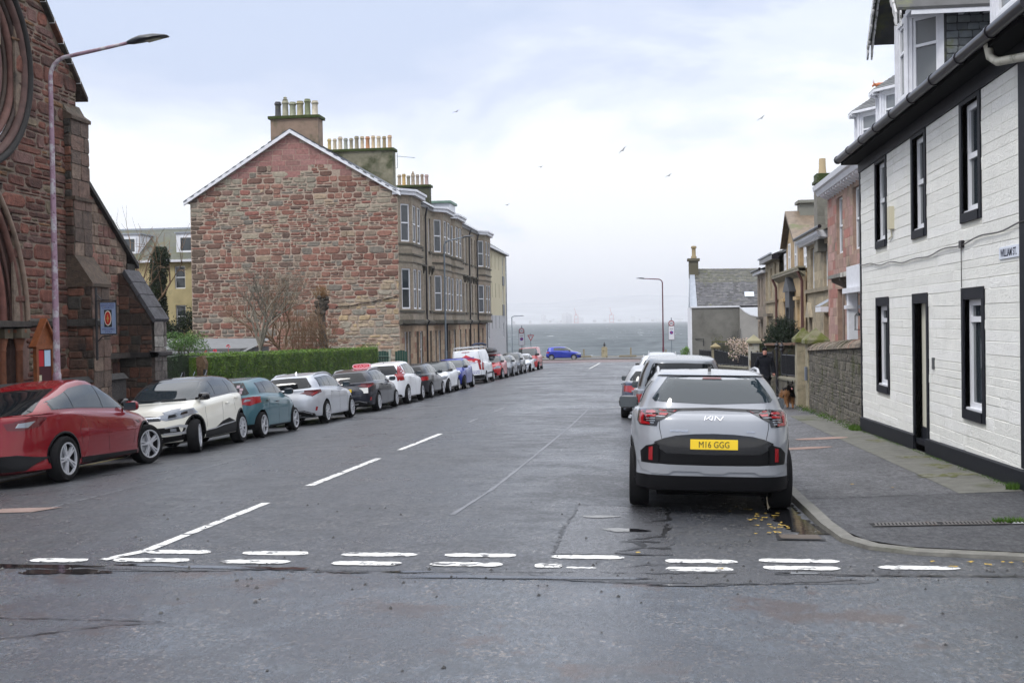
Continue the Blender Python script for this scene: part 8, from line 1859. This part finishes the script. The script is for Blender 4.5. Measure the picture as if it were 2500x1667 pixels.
# ================================================================ SEAFRONT
m_cw = M('pale_concrete', (.33, .31, .26), .8, var=.15)
sheet('promenade', [-120, -60, -20, -10, 0, 10, 60, 120], [125.3, 128, 131, 134.5], lambda x, y: -2.08, m_pave); MB().box(-150, 150, 134.2, 134.8, -6, -2.0).build('sea_wall', m_cw, None, label='low pale sea wall along the end of the promenade', cat='wall')
MB().box(-120, 120, 125.2, 125.45, -2.3, -1.99).build('kerb', m_kerb, kind='structure')
pdl = thing('stone_pedestal', 'weathered concrete pedestal with a small dark finial by the sea', 'pedestal', (-4.9, 133, -2.1)); MB().box(-5.24, -4.56, 132.6, 133.3, -2.3, -.95).box(-5.14, -4.66, 132.7, 133.2, -.95, -.85).build('base', M('stained_concrete', (.34, .30, .20), .9, spots=[((.14, .10, .04), 2.2, .5, .62)]), pdl); autosmooth(MB().lathe([(.12, -.85), (.09, -.7), (.16, -.6), (.08, -.5), (.05, -.35), (0, -.3)], (-4.9, 133, 0), 10).build('finial', m_iron, pdl), 40)
for i, (x, h_) in enumerate(((-7.3, 1.15), (-1.84, 1.25), (2.2, 1.0), (-13.1, 1.0))): tag(MB().box(x-.09, x+.09, 132.9, 133.1, -2.3, -2.25+h_).build('timber_post', M('timber_grey', (.22, .19, .13), .8)), ['upright timber post to the left of the stone pedestal', 'upright timber post to the right of the stone pedestal', 'timber post near the foot of the maroon lamp', 'timber post beside the red van on the seafront'][i], 'post')
for i, (a, b) in enumerate(((-7.8, -6.4), (-3.2, -1.2), (-14.2, -11.9))): MB().box(a, b, 132.4, 132.8, -2.05, -1.85).box(a+.1, a+.25, 132.4, 132.8, -2.3, -2.05).box(b-.25, b-.1, 132.4, 132.8, -2.3, -2.05).build('bench', MATS['timber_grey'], None, label=['low plain bench beside the left timber post', 'low plain bench beside the right timber post', 'low plain bench partly behind the red van'][i], cat='bench')
# the sea
m = bpy.data.materials.new('sea_water'); m.use_nodes = True; t = NT(m.node_tree); pos = t.n('ShaderNodeNewGeometry').outputs['Position']
st = t.n('ShaderNodeMapping', {'Vector': pos, 'Scale': (.16, .10, 1), 'Rotation': (0, 0, .25)}).outputs[0]; nz = t.math('ADD', t.math('MULTIPLY', t.noise(st, 1.0, 6, .62, .3), .45), t.math('MULTIPLY', t.noise(t.n('ShaderNodeMapping', {'Vector': pos, 'Scale': (.05, .018, 1)}).outputs[0], 1.0, 7, .75, .3), .55)); st2 = t.n('ShaderNodeMapping', {'Vector': pos, 'Scale': (.22, .03, 1)}).outputs[0]; fo = t.noise(st2, .55, 5, .72, .2)
sp = t.n('ShaderNodeSeparateXYZ', {0: pos}).outputs['Y']
foam = t.mapr(fo, .63, .67, 0, .9); c = t.mix(t.mapr(nz, .40, .60, 0, 1), (.018, .028, .033), (.115, .135, .142)); c = t.mix(foam, c, (.75, .78, .80))
b = t.n('ShaderNodeBump', {'Height': nz, 'Strength': 1.0, 'Distance': 1.6}); p = t.n('ShaderNodeBsdfPrincipled', {'Base Color': c, 'Roughness': .5, 'Specular IOR Level': .08, 'Normal': b.outputs[0]}); t.n('ShaderNodeOutputMaterial', {'Surface': p.outputs[0]})
MB().add([(-6000, 134.5, -4), (6000, 134.5, -4), (12000, 12000, -4), (-12000, 12000, -4)], [(0, 1, 2, 3)]).build('sea', m, kind='structure')
# far shore
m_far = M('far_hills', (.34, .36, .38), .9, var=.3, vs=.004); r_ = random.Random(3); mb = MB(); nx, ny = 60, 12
def shore(t): return Vector((lerp(-2600, 4200, t), lerp(4400, 9200, t**.8), 0))
for j in range(ny):
    for i in range(nx):
        p = shore(i/(nx-1)); q = p+Vector((-.35, .9, 0))*(j/(ny-1))*3800; f = j/(ny-1)
        z = -3.5 if j == 0 else 14+ 1.15*(math.sin(f*math.pi*.62)**1.1)*(80+80*math.exp(-((i-30)/12)**2)+22*math.sin(i*.45)+14*math.sin(i*1.1+j)+55*math.exp(-((i-50)/9)**2))
        mb.v.append(Vector((q.x, q.y, z)))
for j in range(ny-1):
    for i in range(nx-1): a = j*nx+i; mb.f.append([a, a+1, a+nx+1, a+nx]); mb.m.append(0); mb.c.append((1, 1, 1))
mb.build('far_hills', m_far, smooth=True, kind='structure')
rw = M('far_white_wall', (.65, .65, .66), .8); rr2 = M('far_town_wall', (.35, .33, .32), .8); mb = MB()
for k in range(260):
    t_ = r_.uniform(.12, .62); p = shore(t_)+Vector((-.35, .9, 0))*r_.random()**1.5*900; z = 4+ (p-shore(t_)).length*.055; w_ = r_.uniform(8, 26); h_ = r_.uniform(5, 10); mb.box(p.x, p.x+w_, p.y, p.y+w_, z-6, z+h_, m=0 if r_.random() < .45 else 1)
tag(mb.build('far_town', [rw, rr2]), 'pale town scattered along the far shore', kind='stuff')
for i, (px_, w_, h_) in enumerate(((1322, 30, 42), (1372, 22, 50), (1380, 26, 55), (1388, 26, 46), (1402, 60, 30), (1225+315, 30, 28))):
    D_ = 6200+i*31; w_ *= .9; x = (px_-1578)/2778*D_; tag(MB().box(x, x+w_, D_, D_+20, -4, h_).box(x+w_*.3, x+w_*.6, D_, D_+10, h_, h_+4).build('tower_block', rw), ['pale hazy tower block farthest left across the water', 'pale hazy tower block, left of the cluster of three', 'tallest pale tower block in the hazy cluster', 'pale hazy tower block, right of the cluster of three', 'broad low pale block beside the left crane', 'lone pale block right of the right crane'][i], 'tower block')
m_cr = M('crane_red', (.55, .16, .14), .5)
for i, px_ in enumerate((1408, 1494)):
    D_ = 5900; x = (px_-1578)/2778*D_; mb = MB()
    for a in (-7, 7): mb.box(x+a-1.2, x+a+1.2, D_, D_+3, -4, 26)
    for z in (-1, 11, 24): mb.box(x-9, x+9, D_, D_+3, z, z+2.2)
    mb.tube([(x, D_, 24), (x-3, D_, 38), (x-6, D_, 50)], 1.2, 5).tube([(x+3, D_, 24), (x-3, D_, 38)], .9, 5).box(x-3, x+3, D_, D_+4, 26, 31)
    mb.v = [Vector((x+(v.x-x)*1.35, v.y, v.z*1.5)) for v in mb.v]; tag(mb.build('dockside_crane', m_cr), ['red dockside crane in the haze, left one', 'red dockside crane in the haze, right one'][i], 'crane')
# gulls
k_ = 2500/2352; m_gull = M('gull_grey', (.16, .16, .17), .7); Rm = camo.matrix_world.to_3x3()
def ray(px_, py_, Y): d = Rm @ Vector(((px_*k_-1250)/2778, -(py_*k_-833.5)/2778, -1)); return Vector((0, 0, 2.05))+d*(Y/d.y)
GL = ['gull flying high to the left of centre', 'gull gliding just left of the middle of the sky', 'small gull low above the tenement end', 'largest gull right of centre, wings raised steeply', 'gull gliding above the slim maroon lamp', 'gull flying highest on the right near the cottage roof']
for i, (px_, py_, Y, rl) in enumerate(((1048, 257, 185, .35), (1242, 384, 200, .15), (1165, 471, 215, .2), (1430, 346, 140, .75), (1536, 404, 160, .5), (1749, 272, 140, .6))):
    c = ray(px_, py_, Y); mb = MB(); u = Vector((math.cos(rl), 0, math.sin(rl))); f = Vector((.5, .8, .1)).normalized()
    for s_ in (1, -1):
        w0, w1, w2 = c, c+u*s_*.32+Vector((0, 0, .14)), c+u*s_*.74+Vector((.0, 0, .02)); mb.add([w0-f*.13, w0+f*.13, w1+f*.13, w1-f*.07, w2, w0-f*.1+Vector((0, 0, -.03)), w1+Vector((0, 0, -.03))], [(0, 1, 2, 3), (3, 2, 4), (0, 5, 6, 3), (5, 1, 2, 6), (6, 2, 4), (6, 4, 3)])
    mb.tube([c-f*.34, c-f*.15, c, c+f*.18, c+f*.28], [.02, .06, .085, .05, .02], 8); tag(mb.build('gull', m_gull), GL[i], 'bird')
# cow ornament on the dormer roof
cw = thing('cow_ornament', 'small orange-brown horned cow figure standing on the dormer roof', 'ornament', (7.25, 36.2, 8.8)); c = Vector((7.26, 36.2, 9.18)); mb = MB()
mb.tube([c+Vector((.17, 0, .0)), c+Vector((.12, 0, .02)), c, c+Vector((-.10, 0, .01)), c+Vector((-.16, 0, -.0))], [.05, .085, .085, .075, .05], 10).tube([c+Vector((-.13, 0, .02)), c+Vector((-.20, 0, .03)), c+Vector((-.26, 0, -.03))], [.05, .045, .025], 8)
for a in (-.11, .12):
    for b in (-.045, .045): mb.tube([c+Vector((a, b, -.03)), c+Vector((a, b, -.26))], [.026, .018], 6)
autosmooth(mb.build('body', M('orange_glaze', (.38, .10, .02), .3, var=.3, vs=20), cw), 60)
for b in (-1, 1): MB().tube([c+Vector((-.21, b*.03, .06)), c+Vector((-.22, b*.07, .10)), c+Vector((-.22, b*.06, .17))], [.012, .008, .003], 5).build('horn', MATS['orange_glaze'], cw)
# ================================================================ PERSON AND DOG
def skin(name, pts, edges, mat, parent=None, sub=2, loc=None, root=0):
    """one continuous body grown from a jointed skeleton; pts = [(x, y, z, rx, ry)]"""
    me = bpy.data.meshes.new(name); me.from_pydata([Vector(p[:3]) for p in pts], edges, []); o = bpy.data.objects.new(name, me); C.objects.link(o)
    md = o.modifiers.new('skin', 'SKIN'); md.use_smooth_shade = True
    for i, p in enumerate(pts):
        s = me.skin_vertices[0].data[i]; s.radius = (p[3], p[4] if len(p) > 4 else p[3]); s.use_root = (i == root)
    sb = o.modifiers.new('sub', 'SUBSURF'); sb.levels = sub; sb.render_levels = sub
    bpy.context.view_layer.update(); nm = bpy.data.meshes.new_from_object(o.evaluated_get(bpy.context.evaluated_depsgraph_get())); o.modifiers.clear(); o.data = nm; nm.materials.append(mat); nm.shade_smooth()
    if parent: o.parent = parent
    return o
px0, py0 = 3.93, 38.9; pz = zp2(3.6, 38.9)
pe = thing('person', 'person in a long black padded coat and black woolly hat walking toward the camera', 'person', (0, 0, 0))
m_skin = M('skin_tone', (.52, .25, .19), .6); m_coat = M('black_coat', (.012, .013, .018), .75, spec=.08, var=.2, vs=14, bump=.006, bs=18); m_trou = M('black_trousers', (.010, .010, .012), .85, spec=.08); m_hat = M('black_wool', (.007, .007, .009), .95, spec=.08, bump=.004, bs=80)
# body: pelvis, chest, neck, head, arms with hands, legs in mid-stride (facing -y)
B = [(0, 0, .92, .13, .10), (0, 0, 1.10, .12, .09), (0, -.01, 1.32, .16, .10), (0, -.01, 1.45, .09, .07), (0, -.02, 1.52, .052, .052), (0, -.035, 1.60, .075, .085), (0, -.03, 1.70, .075, .09), (0, -.02, 1.76, .045, .05),
     (.17, -.01, 1.42, .055), (.25, .02, 1.16, .045), (.27, -.06, .92, .034), (.275, -.08, .86, .022, .03),
     (-.17, -.01, 1.42, .055), (-.25, .05, 1.16, .045), (-.26, .04, .92, .034), (-.26, .03, .86, .022, .03),
     (.09, -.02, .86, .085), (.095, -.16, .50, .058), (.095, -.20, .12, .042), (.095, -.30, .05, .035, .03),
     (-.09, .02, .86, .085), (-.095, .10, .50, .056), (-.095, .30, .17, .040), (-.095, .24, .06, .033, .03)]
E_ = [(0, 1), (1, 2), (2, 3), (3, 4), (4, 5), (5, 6), (6, 7), (3, 8), (8, 9), (9, 10), (10, 11), (3, 12), (12, 13), (13, 14), (14, 15), (0, 16), (16, 17), (17, 18), (18, 19), (0, 20), (20, 21), (21, 22), (22, 23)]
pb = skin('body', B, E_, m_skin, pe); pb.data.materials.append(m_trou)
for f in pb.data.polygons:
    c = f.center; f.material_index = 0 if c.z > 1.49 or (abs(c.x) > .2 and c.z < .92) else 1
CT = [(0, 0, .95, .20, .155), (0, 0, .78, .225, .175), (0, 0, .62, .235, .185), (0, 0, 1.15, .175, .13), (0, -.01, 1.35, .20, .135), (0, -.01, 1.46, .13, .11), (0, -.03, 1.53, .085, .085),
      (.21, 0, 1.42, .085, .085), (.285, .02, 1.16, .075, .075), (.30, -.07, .91, .058, .058), (-.21, 0, 1.42, .085, .085), (-.285, .05, 1.16, .075, .075), (-.295, .035, .91, .058, .058)]
skin('coat', CT, [(0, 1), (1, 2), (0, 3), (3, 4), (4, 5), (5, 6), (4, 7), (7, 8), (8, 9), (4, 10), (10, 11), (11, 12)], m_coat, pe)
skin('trousers', [(0, 0, .84, .16, .13), (.10, -.03, .76, .10), (.10, -.16, .50, .075), (.10, -.20, .14, .062), (-.10, .03, .76, .10), (-.10, .10, .50, .073), (-.10, .28, .20, .058)], [(0, 1), (1, 2), (2, 3), (0, 4), (4, 5), (5, 6)], m_trou, pe)
for s_, q in ((1, [(.098, -.19, .08, .05), (.098, -.27, .045, .045, .035), (.098, -.36, .035, .04, .03)]), (-1, [(-.098, .30, .13, .048), (-.098, .24, .07, .045, .035), (-.098, .17, .035, .04, .03)])): skin('boot', q, [(0, 1), (1, 2)], m_gutter, pe)
skin('hat', [(0, -.02, 1.68, .100, .112), (0, -.015, 1.72, .10, .11), (0, -.01, 1.78, .075, .08), (0, -.01, 1.81, .03, .03)], [(0, 1), (1, 2), (2, 3)], m_hat, pe)
skin('scarf', [(0, -.03, 1.48, .115, .115), (0, -.035, 1.575, .092, .100)], [(0, 1)], m_hat, pe)
fc = MB()
for s_ in (1, -1): fc.lathe([(.0, -.006), (.011, 0), (.0, .008)], (s_*.03, -.125, 1.655), 8, ax='y')
fc.build('eyes', cm_txt, pe); skin('nose', [(0, -.118, 1.645, .012), (0, -.138, 1.612, .015)], [(0, 1)], m_skin, pe, 1); MB().box(-.022, .022, -.126, -.118, 1.572, 1.580).build('mouth', M('lips', (.32, .10, .09), .6), pe)
def hand(c, s_, hold):
    hd = skin('hand', [(c[0], c[1], c[2], .026, .034), (c[0], c[1]-.01, c[2]-.05, .022, .038), (c[0], c[1]-.01, c[2]-.075, .018, .034)], [(0, 1), (1, 2)], m_skin, pe, 1)
    for k in range(4):
        y = c[1]-.038+k*.019; z = c[2]-.08; L = (.036, .042, .04, .03)[k]; cu = .022 if hold else .008
        skin('finger', [(c[0], y, z+.01, .009), (c[0], y, z-L*.5, .0085), (c[0]-s_*cu, y, z-L, .008), (c[0]-s_*cu*1.9, y, z-L*(.7 if hold else 1.4), .007)], [(0, 1), (1, 2), (2, 3)], m_skin, hd, 1)
    skin('thumb', [(c[0], c[1]-.03, c[2]-.03, .011), (c[0]-s_*.012, c[1]-.058, c[2]-.055, .010), (c[0]-s_*.016, c[1]-.062, c[2]-.085, .008)], [(0, 1), (1, 2)], m_skin, hd, 1)
hand((.30, -.08, .93), 1, True); hand((-.295, .03, .93), -1, False)
pe.scale = (1.0, 1.0, .985); pe.location = (px0, py0, pz)
# German shepherd type dog walking to the camera
dg = thing('dog', 'long-haired black and tan dog trotting on the pavement toward the camera', 'dog', (0, 0, 0)); m_df = M('dog_fur', (.010, .008, .007), .95, spec=.1, var=.4, vs=25, bump=.01, bs=60)
m_dt = M('dog_tan_fur', (.19, .085, .03), .9, var=.35, vs=25, bump=.01, bs=60)
D_ = [(0, .12, .52, .135, .15), (0, -.06, .50, .15, .18), (0, -.20, .54, .14, .17), (0, .34, .54, .12, .13), (0, .48, .52, .10, .11), (0, -.30, .66, .10, .11), (0, -.36, .76, .085, .09), (0, -.44, .77, .06, .055), (0, -.54, .735, .036, .034), (0, -.58, .73, .022, .022),
      (.09, -.18, .42, .07), (.09, -.17, .24, .04), (.09, -.20, .10, .032), (.09, -.25, .035, .035, .028), (-.09, -.18, .42, .07), (-.085, -.24, .24, .04), (-.085, -.30, .12, .032), (-.085, -.34, .06, .034, .026),
      (.09, .46, .42, .085), (.10, .42, .27, .055), (.10, .56, .17, .03), (.10, .52, .05, .028), (.10, .46, .03, .03, .024), (-.09, .46, .42, .085), (-.10, .36, .28, .055), (-.10, .46, .18, .03), (-.10, .40, .05, .028), (-.10, .34, .03, .03, .024),
      (0, .60, .50, .05), (0, .74, .38, .055), (0, .84, .28, .03)]
E_ = [(0, 1), (1, 2), (0, 3), (3, 4), (2, 5), (5, 6), (6, 7), (7, 8), (8, 9), (2, 10), (10, 11), (11, 12), (12, 13), (2, 14), (14, 15), (15, 16), (16, 17), (4, 18), (18, 19), (19, 20), (20, 21), (21, 22), (4, 23), (23, 24), (24, 25), (25, 26), (26, 27), (4, 28), (28, 29), (29, 30)]
bd = skin('body', D_, E_, m_df, dg); bd.data.materials.append(m_dt)
for f in bd.data.polygons:
    c = f.center
    if (c.z < .40) or (c.y > -.15 and c.y < .6 and c.z < .58 and abs(c.x) > .07) or (c.y < -.1 and .40 < c.z < .62 and -.14 < c.x < -.02): f.material_index = 1
r_ = random.Random(5); mb = MB(); mb.recalc = False      # shaggy coat
for f in bd.data.polygons:
    if f.center.z < .2 or (f.center.y < -.42): continue
    for k in range(3):
        p = f.center+Vector((r_.gauss(0, .012), r_.gauss(0, .012), r_.gauss(0, .012))); d = (f.normal*.5+Vector((0, .5, -.75))).normalized()*r_.uniform(.03, .075); s_ = f.normal.cross(d).normalized()*.006; mb.add([p-s_, p+s_, p+d], [(0, 1, 2)], f.material_index)
mb.build('shaggy_coat', [m_df, m_dt], dg)
for s_ in (1, -1): MB().add([(s_*.025, -.34, .82), (s_*.085, -.33, .80), (s_*.07, -.35, .945), (s_*.055, -.30, .82)], [(0, 1, 2), (1, 3, 2), (3, 0, 2), (0, 3, 1)]).build('ear', m_df, dg)
skin('jaw', [(0, -.42, .725, .03), (0, -.50, .69, .022), (0, -.54, .675, .016)], [(0, 1), (1, 2)], m_df, dg, 1); skin('tongue', [(0, -.50, .705, .014, .008), (0, -.555, .685, .016, .007), (0, -.575, .65, .013, .006)], [(0, 1), (1, 2)], M('tongue_pink', (.6, .25, .25), .4), dg, 1); MB().lathe([(0, -.6), (.017, -.59), (.02, -.575)], (0, 0, .742), 8, ax='y').build('nose', cm_gloss, dg)
for s_ in (1, -1): MB().lathe([(0, -.465), (.010, -.46), (0, -.45)], (s_*.04, 0, .79), 8, ax='y').build('eye', cm_gloss, dg)
dg.location = (4.02, 33.4, zp2(3.6, 33)); dg.rotation_euler = (0, 0, R(4)); dg.scale = (1.0, 1.0, .9)
# lead from hand to collar
a, b = Vector((px0+.28, py0-.10, pz+.83)), Vector((4.0, 33.85, zp2(3.6, 33)+.60))
tag(MB().tube([a.lerp(b, t_)+Vector((0, 0, -.55*math.sin(math.pi*t_)*.6)) for t_ in frange(0, 1, .08)], .008, 4).build('dog_lead', m_gutter), 'thin dark lead running from the person to the dog', 'lead')
# haze over the water and the far shore
hm = bpy.data.materials.new('haze_air'); hm.use_nodes = True; t = NT(hm.node_tree); v = t.n('ShaderNodeVolumePrincipled', {'Color': (.93, .95, 1.0, 1), 'Density': HAZE, 'Anisotropy': 0.0}); t.n('ShaderNodeOutputMaterial', {'Volume': v.outputs[0]})
MB().box(-13000, 13000, -400, 13000, -9, 330).build('haze', hm, kind='stuff', label='pale sea haze in the air')
